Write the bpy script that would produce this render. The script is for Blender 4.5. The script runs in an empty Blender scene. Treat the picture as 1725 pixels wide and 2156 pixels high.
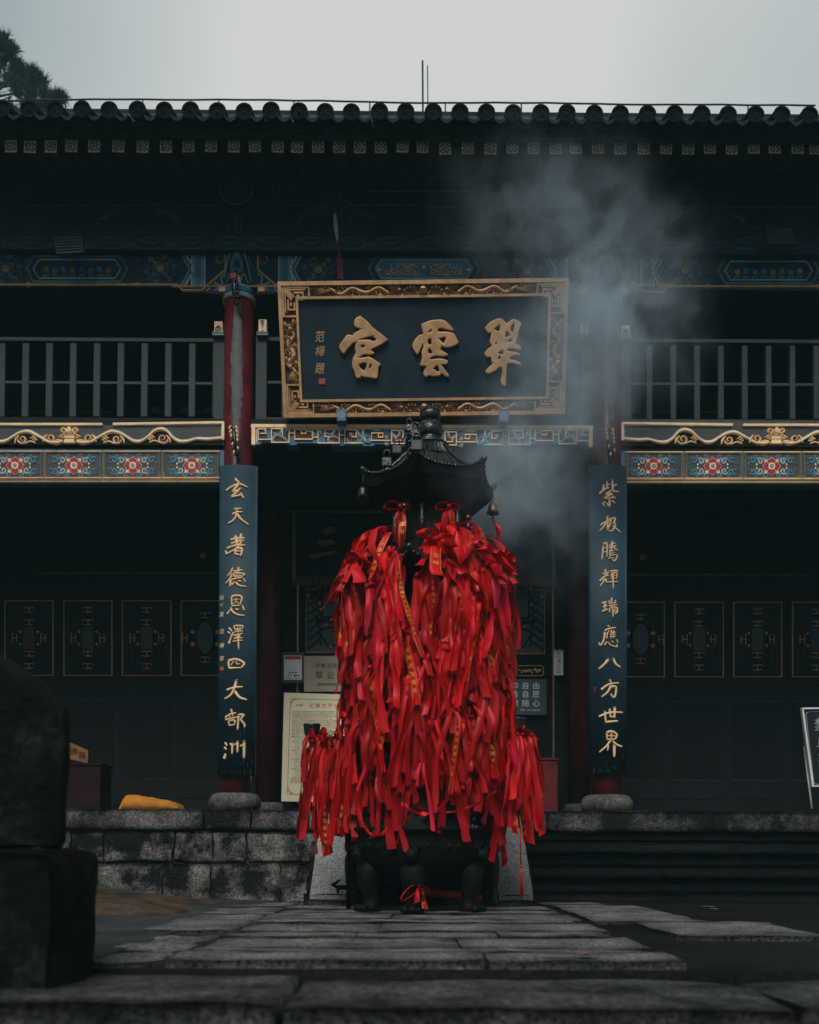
import bpy, math, random
import numpy as np
from mathutils import Vector, Matrix, noise as mnoise

# ---------------------------------------------------------------- camera
SC = bpy.context.scene
COL = SC.collection
FPX, CX, CY = 2000.0, 879.0, 1758.0          # focal length and principal point on a 1725 x 2156 picture
YAW, PITCH, ROLL = math.radians(0.25), math.radians(1.2), math.radians(0.25)
CAM = Vector((0, 0, 0.45))
_F = Vector((math.sin(YAW) * math.cos(PITCH), math.cos(YAW) * math.cos(PITCH), math.sin(PITCH)))
_R0 = Vector((math.cos(YAW), -math.sin(YAW), 0))
_U0 = _R0.cross(_F)
CR, CUP = math.cos(ROLL), math.sin(ROLL)
_R = _R0 * CR + _U0 * CUP
_U = _U0 * CR - _R0 * CUP
cd = bpy.data.cameras.new('camera')
cam = bpy.data.objects.new('camera', cd)
COL.objects.link(cam)
cam.matrix_world = Matrix(((_R.x, _U.x, -_F.x, CAM.x), (_R.y, _U.y, -_F.y, CAM.y), (_R.z, _U.z, -_F.z, CAM.z), (0, 0, 0, 1)))
cd.sensor_fit = 'VERTICAL'
cd.sensor_height = 36.0
cd.sensor_width = 36.0
cd.lens = FPX / 2156 * 36
cd.shift_x = (862.5 - CX) / 2156
cd.shift_y = (CY - 1078) / 2156
cd.clip_end = 500
cd.clip_start = 0.05
cd.dof.use_dof = True
cd.dof.focus_distance = 8.9
cd.dof.aperture_fstop = 1.7
SC.camera = cam

# ---------------------------------------------------------------- sky, sun, exposure
SUN_EL, SUN_AZ = math.radians(47), math.radians(9)     # azimuth: how far left of the view's back
world = bpy.data.worlds.new('World')
SC.world = world
world.use_nodes = True
nt = world.node_tree
nt.nodes.clear()
out = nt.nodes.new('ShaderNodeOutputWorld')
bg = nt.nodes.new('ShaderNodeBackground')
bg.inputs['Strength'].default_value = 0.1
sky = nt.nodes.new('ShaderNodeTexSky')
sky.sky_type = 'NISHITA'
sky.sun_disc = False
sky.sun_elevation = SUN_EL
sky.sun_rotation = math.radians(180) + SUN_AZ
tc = nt.nodes.new('ShaderNodeTexCoord')
nz = nt.nodes.new('ShaderNodeTexNoise')
nz.inputs['Scale'].default_value = 2.1
nz.inputs['Detail'].default_value = 3
nz.inputs['Roughness'].default_value = 0.45
nt.links.new(tc.outputs['Generated'], nz.inputs['Vector'])
sep = nt.nodes.new('ShaderNodeSeparateXYZ')
nt.links.new(tc.outputs['Generated'], sep.inputs[0])
m1 = nt.nodes.new('ShaderNodeMath'); m1.operation = 'MULTIPLY_ADD'
ab = nt.nodes.new('ShaderNodeMath'); ab.operation = 'SUBTRACT'; ab.inputs[1].default_value = 0.06
nt.links.new(sep.outputs['X'], ab.inputs[0])
ab2 = nt.nodes.new('ShaderNodeMath'); ab2.operation = 'ABSOLUTE'; nt.links.new(ab.outputs[0], ab2.inputs[0])
nt.links.new(ab2.outputs[0], m1.inputs[0]); m1.inputs[1].default_value = -0.95; m1.inputs[2].default_value = 0.42
m2 = nt.nodes.new('ShaderNodeMath'); m2.operation = 'MULTIPLY_ADD'
nt.links.new(nz.outputs['Fac'], m2.inputs[0]); m2.inputs[1].default_value = 0.7
nt.links.new(m1.outputs[0], m2.inputs[2])
rp = nt.nodes.new('ShaderNodeValToRGB')
e = rp.color_ramp.elements
e[0].position = 0.42; e[0].color = (0.37, 0.435, 0.445, 1)
e[1].position = 0.72; e[1].color = (0.72, 0.72, 0.70, 1)
nt.links.new(m2.outputs[0], rp.inputs['Fac'])
sc10 = nt.nodes.new('ShaderNodeVectorMath'); sc10.operation = 'SCALE'
sc10.inputs['Scale'].default_value = 6.9
mr_ = nt.nodes.new('ShaderNodeMapRange'); mr_.interpolation_type = 'SMOOTHSTEP'
mr_.inputs['From Min'].default_value = -0.25; mr_.inputs['From Max'].default_value = 0.45; mr_.inputs['To Min'].default_value = 2.9; mr_.inputs['To Max'].default_value = 5.4
nt.links.new(sep.outputs['Y'], mr_.inputs['Value']); nt.links.new(mr_.outputs[0], sc10.inputs['Scale'])
nt.links.new(rp.outputs['Color'], sc10.inputs[0])
mx = nt.nodes.new('ShaderNodeMix'); mx.data_type = 'RGBA'
mx.inputs['Factor'].default_value = 0.95
nt.links.new(sky.outputs['Color'], mx.inputs['A'])
nt.links.new(sc10.outputs[0], mx.inputs['B'])
nt.links.new(mx.outputs['Result'], bg.inputs['Color'])
nt.links.new(bg.outputs[0], out.inputs['Surface'])

sd = bpy.data.lights.new('sun', 'SUN')
sd.energy = 1.5
sd.angle = math.radians(24)
sd.color = (1.0, 0.96, 0.90)
sun = bpy.data.objects.new('sun', sd)
COL.objects.link(sun)
sdir = Vector((math.sin(SUN_AZ) * math.cos(SUN_EL), math.cos(SUN_AZ) * math.cos(SUN_EL), -math.sin(SUN_EL)))
sun.rotation_euler = sdir.to_track_quat('-Z', 'Y').to_euler()
sun.location = (0, 0, 20)

SC.view_settings.view_transform = 'Standard'
SC.view_settings.look = 'None'
SC.view_settings.gamma = 1
SC.view_settings.exposure = 0.80
SC.render.engine = 'CYCLES'
cy = SC.cycles
cy.use_denoising = True
cy.max_bounces = 6
cy.diffuse_bounces = 3
cy.glossy_bounces = 2
cy.transmission_bounces = 2
cy.volume_bounces = 1
cy.transparent_max_bounces = 6
cy.volume_step_rate = 1.0
cy.volume_max_steps = 128
cy.use_adaptive_sampling = True
cy.adaptive_threshold = 0.015

# ---------------------------------------------------------------- glyphs (built-in font), made while the scene is still empty
def glyph(text, res=2):
    c = bpy.data.curves.new('t', 'FONT')
    c.body = text; c.size = 1.0; c.resolution_u = res
    o = bpy.data.objects.new('t', c)
    COL.objects.link(o)
    dg = bpy.context.evaluated_depsgraph_get()
    m = bpy.data.meshes.new_from_object(o.evaluated_get(dg))
    v = np.array([tuple(p.co)[:2] for p in m.vertices]) if len(m.vertices) else np.zeros((0, 2))
    f = [tuple(p.vertices) for p in m.polygons]
    bpy.data.objects.remove(o); bpy.data.curves.remove(c); bpy.data.meshes.remove(m)
    return v, f
_gc = {}
def gl(ch):
    """one character: vertices (em box about 0..1 wide, centred on 0,0) and faces"""
    if ch not in _gc:
        v, f = glyph(ch)
        if len(v):
            full = ord(ch) > 0x2000
            adv = 1.0 if full else (v[:, 0].max() + v[:, 0].min())
            v = v - np.array([adv / 2, 0.36])
        else:
            adv = 0.4
        _gc[ch] = (v, f, adv)
    return _gc[ch]
POSTER = ["太岁又称太岁星君,是年岁之神,它既是星辰,也是民间奉", "祀之神,每一年主管,主管人间吉凶祸福,太岁神共有六十位,每",
          "干和地支循环相配而成,每六十甲子轮流值管人间一年的吉凶", "太岁君),道教经籍中说:太岁神之尊(太岁为君)为", "凡是犯人一生的吉凶祸福都由太岁神主管,每一年的健康",
          "气运全与不利,也有不利之年,本命年犯太岁者要多", "神灵保佑的生肖有", "太岁,又称犯太岁", "倒霉,疾病,破财,", "之年,诸事不顺多", "所有不顺,一年到头大", "遇事不顺,常出现口舌"]
for t in ["范樺題癸巳夏書宗教活动场所翠云宫国家宗教事务局监制信仰自由烧香自愿功德随心殿内请勿拍照禁止进入化解太岁消灾乙巳年招财进宝一生平安有求必应吉祥福善三官殿", "2025(),.:-0913436电话箱", ''.join(POSTER)]:
    for ch in set(t):
        gl(ch)

# ---------------------------------------------------------------- picture ray -> world point on a real plane
def ray(u, v):
    return _F + _R * ((u - CX) / FPX) + _U * ((CY - v) / FPX)
def P(u, v, y):
    d = ray(u, v)
    t = (y - CAM.y) / d.y
    return CAM + d * t
def PP(u, v, p0, n):
    d = ray(u, v)
    return CAM + d * ((p0 - CAM).dot(n) / d.dot(n))
def pm(y):                                # metres per picture unit at depth y
    return y / FPX
def flat(y):
    def f(u, v, h=0.0):
        p = P(u, v, y); p.y -= h
        return p
    f.s = pm(y)
    return f
def mirror(f, uc, dv=0.0):
    def g(u, v, h=0.0):
        return f(2 * uc - u, v + dv, h)
    g.s = f.s
    return g
def shift(f, du, dv):
    def g(u, v, h=0.0):
        return f(u + du, v + dv, h)
    g.s = f.s
    return g

# ---------------------------------------------------------------- materials
MATS = {}
def mat(name, base, rough=0.7, metal=0.0, var=0.0, vscale=6.0, bump=0.0, bscale=40.0, base2=None, lo=0.35, hi=0.65, stretch=(1, 1, 1), spec=None, detail=5.0, bdist=0.02, rand=0.0, coat=0.0):
    m = bpy.data.materials.new(name)
    m.use_nodes = True
    n = m.node_tree.nodes; L = m.node_tree.links
    b = n['Principled BSDF']
    b.inputs['Base Color'].default_value = (*base, 1)
    b.inputs['Roughness'].default_value = rough
    b.inputs['Metallic'].default_value = metal
    if spec is None: spec = 0.12 if max(base) < 0.03 else 0.25 if max(base) < 0.12 else 0.35
    b.inputs['Specular IOR Level'].default_value = spec
    if coat: b.inputs['Coat Weight'].default_value = coat
    t = n.new('ShaderNodeTexCoord')
    mp = n.new('ShaderNodeMapping')
    mp.inputs['Scale'].default_value = stretch
    L.new(t.outputs['Object'], mp.inputs['Vector'])
    col = None
    if var or base2:
        z = n.new('ShaderNodeTexNoise')
        z.inputs['Scale'].default_value = vscale; z.inputs['Detail'].default_value = detail; z.inputs['Roughness'].default_value = 0.62
        L.new(mp.outputs[0], z.inputs['Vector'])
        r = n.new('ShaderNodeValToRGB')
        b2 = base2 or tuple(min(1, c * (1 + var)) for c in base)
        b1 = base if base2 else tuple(c * (1 - var) for c in base)
        r.color_ramp.elements[0].position = lo; r.color_ramp.elements[0].color = (*b1, 1)
        r.color_ramp.elements[1].position = hi; r.color_ramp.elements[1].color = (*b2, 1)
        L.new(z.outputs['Fac'], r.inputs['Fac'])
        col = r.outputs['Color']
        rm = n.new('ShaderNodeMapRange')
        rm.inputs['To Min'].default_value = max(0.05, rough - 0.12); rm.inputs['To Max'].default_value = min(1, rough + 0.12)
        L.new(z.outputs['Fac'], rm.inputs['Value'])
        L.new(rm.outputs[0], b.inputs['Roughness'])
    if rand:
        oi = n.new('ShaderNodeObjectInfo')
        hs = n.new('ShaderNodeHueSaturation')
        a = n.new('ShaderNodeMath'); a.operation = 'MULTIPLY_ADD'; a.inputs[1].default_value = rand; a.inputs[2].default_value = 1 - rand / 2
        L.new(oi.outputs['Random'], a.inputs[0])
        L.new(a.outputs[0], hs.inputs['Value'])
        if col: L.new(col, hs.inputs['Color'])
        else: hs.inputs['Color'].default_value = (*base, 1)
        col = hs.outputs['Color']
    if col: L.new(col, b.inputs['Base Color'])
    if bump:
        z2 = n.new('ShaderNodeTexNoise')
        z2.inputs['Scale'].default_value = bscale; z2.inputs['Detail'].default_value = 6
        L.new(mp.outputs[0], z2.inputs['Vector'])
        bp = n.new('ShaderNodeBump')
        bp.inputs['Strength'].default_value = bump; bp.inputs['Distance'].default_value = bdist
        L.new(z2.outputs['Fac'], bp.inputs['Height'])
        L.new(bp.outputs[0], b.inputs['Normal'])
    MATS[name] = m
    return m
def stone(name, dark, light, grain, speck=0.35, bump=0.6, patch=1.7, lo=0.42, hi=0.6, gscale=55, flatness=(1, 1, 1), rough=0.75, third=None):
    """rough granite: large stained patches x fine pale and dark grains, coarse chisel relief"""
    m = bpy.data.materials.new(name); m.use_nodes = True
    n = m.node_tree.nodes; L = m.node_tree.links; b = n['Principled BSDF']
    t = n.new('ShaderNodeTexCoord'); mp = n.new('ShaderNodeMapping'); mp.inputs['Scale'].default_value = flatness
    L.new(t.outputs['Object'], mp.inputs['Vector'])
    z = n.new('ShaderNodeTexNoise'); z.inputs['Scale'].default_value = patch; z.inputs['Detail'].default_value = 7; z.inputs['Roughness'].default_value = 0.65
    L.new(mp.outputs[0], z.inputs['Vector'])
    r = n.new('ShaderNodeValToRGB')
    r.color_ramp.elements[0].position = lo; r.color_ramp.elements[0].color = (*dark, 1)
    r.color_ramp.elements[1].position = hi; r.color_ramp.elements[1].color = (*light, 1)
    if third:
        el = r.color_ramp.elements.new(min(0.99, hi + 0.08)); el.color = (*third, 1)
    L.new(z.outputs['Fac'], r.inputs['Fac'])
    g = n.new('ShaderNodeTexNoise'); g.inputs['Scale'].default_value = gscale; g.inputs['Detail'].default_value = 3; g.inputs['Roughness'].default_value = 0.7
    L.new(mp.outputs[0], g.inputs['Vector'])
    gr = n.new('ShaderNodeValToRGB')
    gr.color_ramp.elements[0].position = 0.36; gr.color_ramp.elements[0].color = (1 - speck * 1.6, 1 - speck * 1.6, 1 - speck * 1.6, 1)
    gr.color_ramp.elements[1].position = 0.68; gr.color_ramp.elements[1].color = (1 + speck * 2, 1 + speck * 2, 1 + speck * 2, 1)
    L.new(g.outputs['Fac'], gr.inputs['Fac'])
    mm = n.new('ShaderNodeMix'); mm.data_type = 'RGBA'; mm.blend_type = 'MULTIPLY'; mm.inputs['Factor'].default_value = 1.0; mm.clamp_result = False
    L.new(r.outputs['Color'], mm.inputs['A']); L.new(gr.outputs['Color'], mm.inputs['B'])
    L.new(mm.outputs['Result'], b.inputs['Base Color'])
    b.inputs['Roughness'].default_value = rough
    b.inputs['Specular IOR Level'].default_value = 0.15
    v = n.new('ShaderNodeTexNoise'); v.inputs['Scale'].default_value = grain; v.inputs['Detail'].default_value = 8; v.inputs['Roughness'].default_value = 0.7
    L.new(mp.outputs[0], v.inputs['Vector'])
    bp = n.new('ShaderNodeBump'); bp.inputs['Strength'].default_value = bump; bp.inputs['Distance'].default_value = 0.03
    L.new(v.outputs['Fac'], bp.inputs['Height']); L.new(bp.outputs[0], b.inputs['Normal'])
    MATS[name] = m
    return m

mat('gold', (0.54, 0.315, 0.155), 0.48, 0.1, var=0.22, vscale=9, bump=0.08, bscale=60, bdist=.008)
mat('gold_bright', (0.82, 0.56, 0.31), 0.55, 0.0, var=0.16, vscale=7, bump=0.2, bscale=30)
mat('gold_dim', (0.22, 0.145, 0.075), 0.6, 0.0, var=0.35, vscale=14)
mat('bronze_back', (0.085, 0.052, 0.028), 0.6, 0.1, var=0.3, vscale=12)
mat('navy', (0.009, 0.024, 0.040), 0.5, 0.0, var=0.25, vscale=3, bump=0.12, bscale=120)
mat('blue', (0.040, 0.135, 0.215), 0.6, 0.0, var=0.25, vscale=6, bump=0.1, bscale=50)
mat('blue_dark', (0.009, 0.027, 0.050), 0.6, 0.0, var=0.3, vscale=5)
mat('line_blue', (0.13, 0.30, 0.38), 0.6, var=0.2)
mat('line_pale', (0.38, 0.50, 0.52), 0.6, var=0.15)
mat('teal', (0.055, 0.13, 0.14), 0.6, var=0.25)
mat('leaf_grey', (0.30, 0.37, 0.36), 0.6, var=0.3, vscale=20)
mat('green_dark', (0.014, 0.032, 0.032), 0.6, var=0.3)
mat('white_line', (0.62, 0.64, 0.62), 0.6, var=0.1)
mat('crimson', (0.26, 0.018, 0.035), 0.55, var=0.3, vscale=20)
mat('pink', (0.50, 0.17, 0.19), 0.6, var=0.15)
mat('maroon_back', (0.085, 0.014, 0.014), 0.6, var=0.3)
mat('slate_board', (0.050, 0.058, 0.060), 0.6, var=0.3, vscale=5, stretch=(1, 1, 8), bump=0.15)
mat('grey_wood', (0.025, 0.034, 0.038), 0.6, var=0.25, vscale=6, bump=0.2, bscale=25)
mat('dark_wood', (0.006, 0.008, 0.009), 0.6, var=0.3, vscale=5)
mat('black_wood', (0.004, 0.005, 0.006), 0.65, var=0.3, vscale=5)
mat('lattice', (0.012, 0.017, 0.019), 0.5, var=0.3)
mat('glass_dim', (0.026, 0.036, 0.041), 0.35, var=0.25, vscale=4)
mat('red_lacquer', (0.075, 0.009, 0.014), 0.36, var=0.4, vscale=5, coat=0.08)
mat('red_paint', (0.13, 0.010, 0.012), 0.5, var=0.3, vscale=6)
mat('iron', (0.006, 0.0075, 0.008), 0.30, 0.0, var=0.4, vscale=14, bump=0.35, bscale=45, spec=0.6)
mat('iron_dull', (0.003, 0.0038, 0.0042), 0.6, 0.0, var=0.4, vscale=14, bump=0.35, bscale=45)
mat('ash_iron', (0.05, 0.052, 0.05), 0.7, 0.0, var=0.5, vscale=18, bump=0.4, bscale=40)
mat('steel', (0.07, 0.075, 0.075), 0.45, 0.2, var=0.2)
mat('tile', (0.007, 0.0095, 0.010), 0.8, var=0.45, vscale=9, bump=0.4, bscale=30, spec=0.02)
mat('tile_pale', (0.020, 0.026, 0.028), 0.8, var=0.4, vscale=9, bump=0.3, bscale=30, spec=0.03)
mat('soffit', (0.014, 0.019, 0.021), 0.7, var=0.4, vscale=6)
mat('rafter_line', (0.42, 0.37, 0.30), 0.6, var=0.4, vscale=30)
mat('rafter_orange', (0.32, 0.15, 0.09), 0.6, var=0.4, vscale=30)
mat('cream', (0.80, 0.71, 0.50), 0.6, var=0.06, vscale=2)
mat('brass_plate', (0.36, 0.29, 0.22), 0.4, 0.25, var=0.15, vscale=3)
mat('ink_brown', (0.10, 0.045, 0.035), 0.7)
mat('ink_black', (0.02, 0.02, 0.02), 0.6)
mat('ink_green', (0.07, 0.11, 0.08), 0.7)
mat('ink_blue', (0.05, 0.13, 0.20), 0.7)
mat('ink_red', (0.42, 0.05, 0.04), 0.7)
mat('ink_red_soft', (0.42, 0.16, 0.12), 0.7)
mat('white_card', (0.66, 0.67, 0.66), 0.5, var=0.06)
mat('white_metal', (0.62, 0.63, 0.62), 0.45, var=0.12, vscale=10)
mat('pale_grey', (0.26, 0.30, 0.31), 0.5, var=0.1)
mat('slate_sign', (0.040, 0.068, 0.075), 0.5, var=0.15)
mat('sign_dark', (0.014, 0.018, 0.024), 0.4)
mat('logo_teal', (0.05, 0.32, 0.36), 0.5)
mat('seal_red', (0.45, 0.085, 0.05), 0.6, var=0.25, vscale=60)
mat('yellow_cloth', (0.40, 0.155, 0.014), 0.8, var=0.25, vscale=5, bump=0.4, bscale=14)
mat('yellow_label', (0.20, 0.085, 0.010), 0.6, var=0.2)
mat('banner_cloth', (0.006, 0.008, 0.009), 0.85, var=0.3)
mat('banner_brown', (0.13, 0.092, 0.055), 0.8, var=0.35, vscale=20, stretch=(6, 1, 1))
mat('banner_red', (0.10, 0.030, 0.024), 0.8, var=0.3)
mat('bronze', (0.16, 0.12, 0.075), 0.45, 0.5, var=0.4, vscale=12)
mat('wire', (0.02, 0.025, 0.028), 0.5)
mat('candle_red', (0.42, 0.020, 0.012), 0.45, var=0.3)
mat('bark', (0.03, 0.026, 0.022), 0.9, var=0.3, bump=0.5)
mat('needles', (0.028, 0.040, 0.036), 0.8, var=0.4, vscale=1.5)
stone('granite_wall', (0.008, 0.010, 0.011), (0.27, 0.26, 0.24), 26, lo=0.45, hi=0.66, patch=2.4, bump=1.0, speck=.45)
stone('granite_coping', (0.008, 0.010, 0.011), (0.17, 0.165, 0.155), 26, lo=0.44, hi=0.68, patch=1.7, bump=0.9, speck=.45)
stone('granite_pale', (0.16, 0.165, 0.165), (0.26, 0.26, 0.25), 30, lo=0.3, hi=0.7, patch=2.5, bump=0.5)
stone('granite_black', (0.002, 0.0025, 0.003), (0.011, 0.013, 0.014), 22, lo=0.4, hi=0.72, patch=1.6, bump=0.7, flatness=(0.35, 1, 2.4))
stone('paving_stone', (0.050, 0.055, 0.057), (0.215, 0.213, 0.204), 22, lo=0.34, hi=0.66, patch=2.4, bump=0.9, speck=.5, gscale=48, third=(0.15, 0.125, 0.105))
stone('step_stone', (0.010, 0.012, 0.013), (0.095, 0.098, 0.097), 14, lo=0.36, hi=0.68, patch=2.6, bump=1.0, speck=.45, gscale=35)
stone('dark_stone', (0.002, 0.0026, 0.0028), (0.028, 0.032, 0.033), 14, lo=0.50, hi=0.82, patch=5.0, bump=1.0, gscale=26, speck=.5)
stone('drum_stone', (0.035, 0.035, 0.033), (0.14, 0.135, 0.12), 26, lo=0.35, hi=0.65, patch=6, bump=0.5)
stone('wet_ground', (0.003, 0.004, 0.0045), (0.014, 0.016, 0.017), 30, lo=0.35, hi=0.7, patch=1.2, bump=0.5, rough=0.6)
stone('asphalt', (0.022, 0.025, 0.027), (0.060, 0.063, 0.064), 60, lo=0.35, hi=0.65, patch=1.5, bump=0.5, gscale=90)
stone('brown_rock', (0.022, 0.024, 0.025), (0.105, 0.066, 0.036), 16, lo=0.40, hi=0.58, patch=2.2, bump=0.9, flatness=(1, 1, 3), third=(0.05, 0.052, 0.052))

mat('board_blue', (0.015, 0.042, 0.064), 0.6, var=0.3, vscale=2.5, bump=0.12, bscale=60)
mat('chip', (0.30, 0.34, 0.36), 0.7)
mat('box_maroon', (0.018, 0.005, 0.006), 0.5, var=0.3)
mat('louvre_grey', (0.045, 0.052, 0.056), 0.5, var=0.2)
mat('leg_wood', (0.030, 0.026, 0.026), 0.35, var=0.3)
mat('leaf_brown', (0.22, 0.09, 0.05), 0.7)
mat('twig', (0.20, 0.18, 0.16), 0.8)
mat('cloud_line', (0.045, 0.10, 0.135), 0.6, var=0.25)
mat('cloud_ground', (0.008, 0.024, 0.045), 0.6, var=0.3)
stone('joint_dirt', (0.010, 0.011, 0.011), (0.040, 0.040, 0.037), 30, lo=0.4, hi=0.65, patch=4, bump=0.7)
mat('flag_red', (0.085, 0.006, 0.016), 0.7)
mat('glass_door', (0.055, 0.074, 0.082), 0.4, var=0.25, vscale=4)
mat('worn_grey', (0.085, 0.088, 0.088), 0.5, var=0.25, vscale=8, bump=0.15, bscale=40)
mat('pale_soft', (0.05, 0.06, 0.065), 0.5)

def ribbon_mat(name, c1, c2, rough):
    """satin: reds differ between ribbons, creased cloth, a little light through it"""
    m = bpy.data.materials.new(name); m.use_nodes = True
    n = m.node_tree.nodes; L = m.node_tree.links; b = n['Principled BSDF']
    oi = n.new('ShaderNodeObjectInfo')
    r = n.new('ShaderNodeValToRGB')
    r.color_ramp.elements[0].position = 0.0; r.color_ramp.elements[0].color = (*c1, 1)
    r.color_ramp.elements[1].position = 1.0; r.color_ramp.elements[1].color = (*c2, 1)
    L.new(oi.outputs['Random'], r.inputs['Fac'])
    L.new(r.outputs['Color'], b.inputs['Base Color'])
    b.inputs['Roughness'].default_value = rough
    b.inputs['Specular IOR Level'].default_value = 0.6
    b.inputs['Specular Tint'].default_value = (1, 0.30, 0.30, 1)
    t = n.new('ShaderNodeTexCoord')
    z = n.new('ShaderNodeTexNoise'); z.inputs['Scale'].default_value = 22; z.inputs['Detail'].default_value = 5; z.inputs['Roughness'].default_value = .6
    L.new(t.outputs['Object'], z.inputs['Vector'])
    bp = n.new('ShaderNodeBump'); bp.inputs['Strength'].default_value = 0.22; bp.inputs['Distance'].default_value = 0.012
    L.new(z.outputs['Fac'], bp.inputs['Height']); L.new(bp.outputs[0], b.inputs['Normal'])
    tr = n.new('ShaderNodeBsdfTranslucent'); L.new(r.outputs['Color'], tr.inputs['Color'])
    ms = n.new('ShaderNodeMixShader'); ms.inputs[0].default_value = 0.12
    L.new(b.outputs[0], ms.inputs[1]); L.new(tr.outputs[0], ms.inputs[2])
    L.new(ms.outputs[0], n['Material Output'].inputs['Surface'])
    MATS[name] = m
ribbon_mat('ribbon_red', (0.22, 0.002, 0.003), (0.66, 0.007, 0.010), 0.46)
ribbon_mat('ribbon_pink', (0.46, 0.007, 0.020), (0.62, 0.012, 0.050), 0.46)
mat('ribbon_gold', (0.85, 0.42, 0.06), 0.4, 0.2)

# ---------------------------------------------------------------- mesh builder
class MB:
    def __init__(s):
        s.v = []; s.f = []; s.m = []; s.sm = []; s.slots = []
    def slot(s, k):
        if k not in s.slots: s.slots.append(k)
        return s.slots.index(k)
    def add(s, vs, fs, k, smooth=False):
        o = len(s.v); i = s.slot(k)
        s.v.extend([tuple(p) for p in vs])
        for f in fs:
            s.f.append(tuple(o + q for q in f)); s.m.append(i); s.sm.append(smooth)
    def build(s, name, parent=None):
        me = bpy.data.meshes.new(name)
        me.from_pydata(s.v, [], s.f)
        for k in s.slots: me.materials.append(MATS[k])
        me.polygons.foreach_set('material_index', s.m)
        me.polygons.foreach_set('use_smooth', s.sm)
        me.update()
        o = bpy.data.objects.new(name, me)
        COL.objects.link(o)
        if parent is not None:
            o.parent = parent
            if parent.type == 'EMPTY':
                o.matrix_parent_inverse = Matrix.Translation(-parent.location)
        return o
    # -- primitives
    def box(s, x0, x1, y0, y1, z0, z1, k, b=0.0):
        if b <= 0:
            vs = [(x, y, z) for z in (z0, z1) for y in (y0, y1) for x in (x0, x1)]
            fs = [(0, 2, 3, 1), (4, 5, 7, 6), (0, 1, 5, 4), (2, 6, 7, 3), (0, 4, 6, 2), (1, 3, 7, 5)]
            s.add(vs, fs, k); return
        # chamfered box
        vs = []; idx = {}
        for sx in (0, 1):
            for sy in (0, 1):
                for sz in (0, 1):
                    X, Y, Z = (x0, x1)[sx], (y0, y1)[sy], (z0, z1)[sz]
                    dx, dy, dz = (b, -b)[sx], (b, -b)[sy], (b, -b)[sz]
                    for a, p in enumerate(((X, Y + dy, Z + dz), (X + dx, Y, Z + dz), (X + dx, Y + dy, Z))):
                        idx[(sx, sy, sz, a)] = len(vs); vs.append(p)
        fs = []
        q = [(0, 0), (1, 0), (1, 1), (0, 1)]
        for t in (0, 1):
            fs.append([idx[(t, i, j, 0)] for i, j in q]); fs.append([idx[(i, t, j, 1)] for i, j in q]); fs.append([idx[(i, j, t, 2)] for i, j in q])
        for i in (0, 1):
            for j in (0, 1):
                fs.append([idx[(i, j, 0, 0)], idx[(i, j, 1, 0)], idx[(i, j, 1, 1)], idx[(i, j, 0, 1)]])
                fs.append([idx[(i, 0, j, 0)], idx[(i, 1, j, 0)], idx[(i, 1, j, 2)], idx[(i, 0, j, 2)]])
                fs.append([idx[(0, i, j, 1)], idx[(1, i, j, 1)], idx[(1, i, j, 2)], idx[(0, i, j, 2)]])
                for l in (0, 1):
                    fs.append([idx[(i, j, l, a)] for a in range(3)])
        s.add(vs, fs, k)
    def beam(s, p, q, w, h, k, up=Vector((0, 0, 1))):
        """box from p to q, w across, h along up"""
        p, q = Vector(p), Vector(q)
        d = (q - p).normalized(); side = d.cross(up).normalized(); u = side.cross(d).normalized()
        vs = []
        for c in (p, q):
            for a, b2 in ((-1, -1), (1, -1), (1, 1), (-1, 1)):
                vs.append(c + side * (a * w / 2) + u * (b2 * h / 2))
        s.add(vs, [(0, 1, 2, 3), (7, 6, 5, 4), (0, 4, 5, 1), (1, 5, 6, 2), (2, 6, 7, 3), (3, 7, 4, 0)], k)
    def tube(s, pts, r, k, n=8, cap=True, squash=None):
        pts = [Vector(p) for p in pts]
        N = len(pts)
        rr = [r] * N if not hasattr(r, '__len__') else list(r)
        t0 = (pts[1] - pts[0]).normalized()
        a = Vector((0, 0, 1)) if abs(t0.z) < 0.9 else Vector((1, 0, 0))
        nrm = (a - t0 * a.dot(t0)).normalized()
        vs = []
        for i in range(N):
            t = (pts[min(i + 1, N - 1)] - pts[max(i - 1, 0)])
            t = t.normalized() if t.length > 1e-9 else t0
            nrm = (nrm - t * nrm.dot(t))
            nrm = nrm.normalized() if nrm.length > 1e-6 else t.orthogonal().normalized()
            bn = t.cross(nrm)
            for j in range(n):
                an = 2 * math.pi * j / n
                vs.append(pts[i] + nrm * (math.cos(an) * rr[i]) + bn * (math.sin(an) * rr[i]))
        fs = [(i * n + j, i * n + (j + 1) % n, (i + 1) * n + (j + 1) % n, (i + 1) * n + j) for i in range(N - 1) for j in range(n)]
        if cap:
            fs.append(tuple(range(n - 1, -1, -1))); fs.append(tuple((N - 1) * n + j for j in range(n)))
        s.add(vs, fs, k, True)
    def lathe(s, prof, c, k, n=28, a0=0.0, a1=2 * math.pi, smooth=True):
        """profile [(r, z)] turned about the vertical through c"""
        full = abs(a1 - a0 - 2 * math.pi) < 1e-6
        m = n if full else n + 1
        vs = [(c[0] + r * math.sin(a0 + (a1 - a0) * j / n), c[1] - r * math.cos(a0 + (a1 - a0) * j / n), z) for r, z in prof for j in range(m)]
        fs = []
        for i in range(len(prof) - 1):
            for j in range(n):
                j2 = (j + 1) % m
                fs.append((i * m + j, i * m + j2, (i + 1) * m + j2, (i + 1) * m + j))
        if full:
            if prof[0][0] > 1e-4: fs.append(tuple(range(m - 1, -1, -1)))
            if prof[-1][0] > 1e-4: fs.append(tuple((len(prof) - 1) * m + j for j in range(m)))
        s.add(vs, fs, k, smooth)
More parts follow.
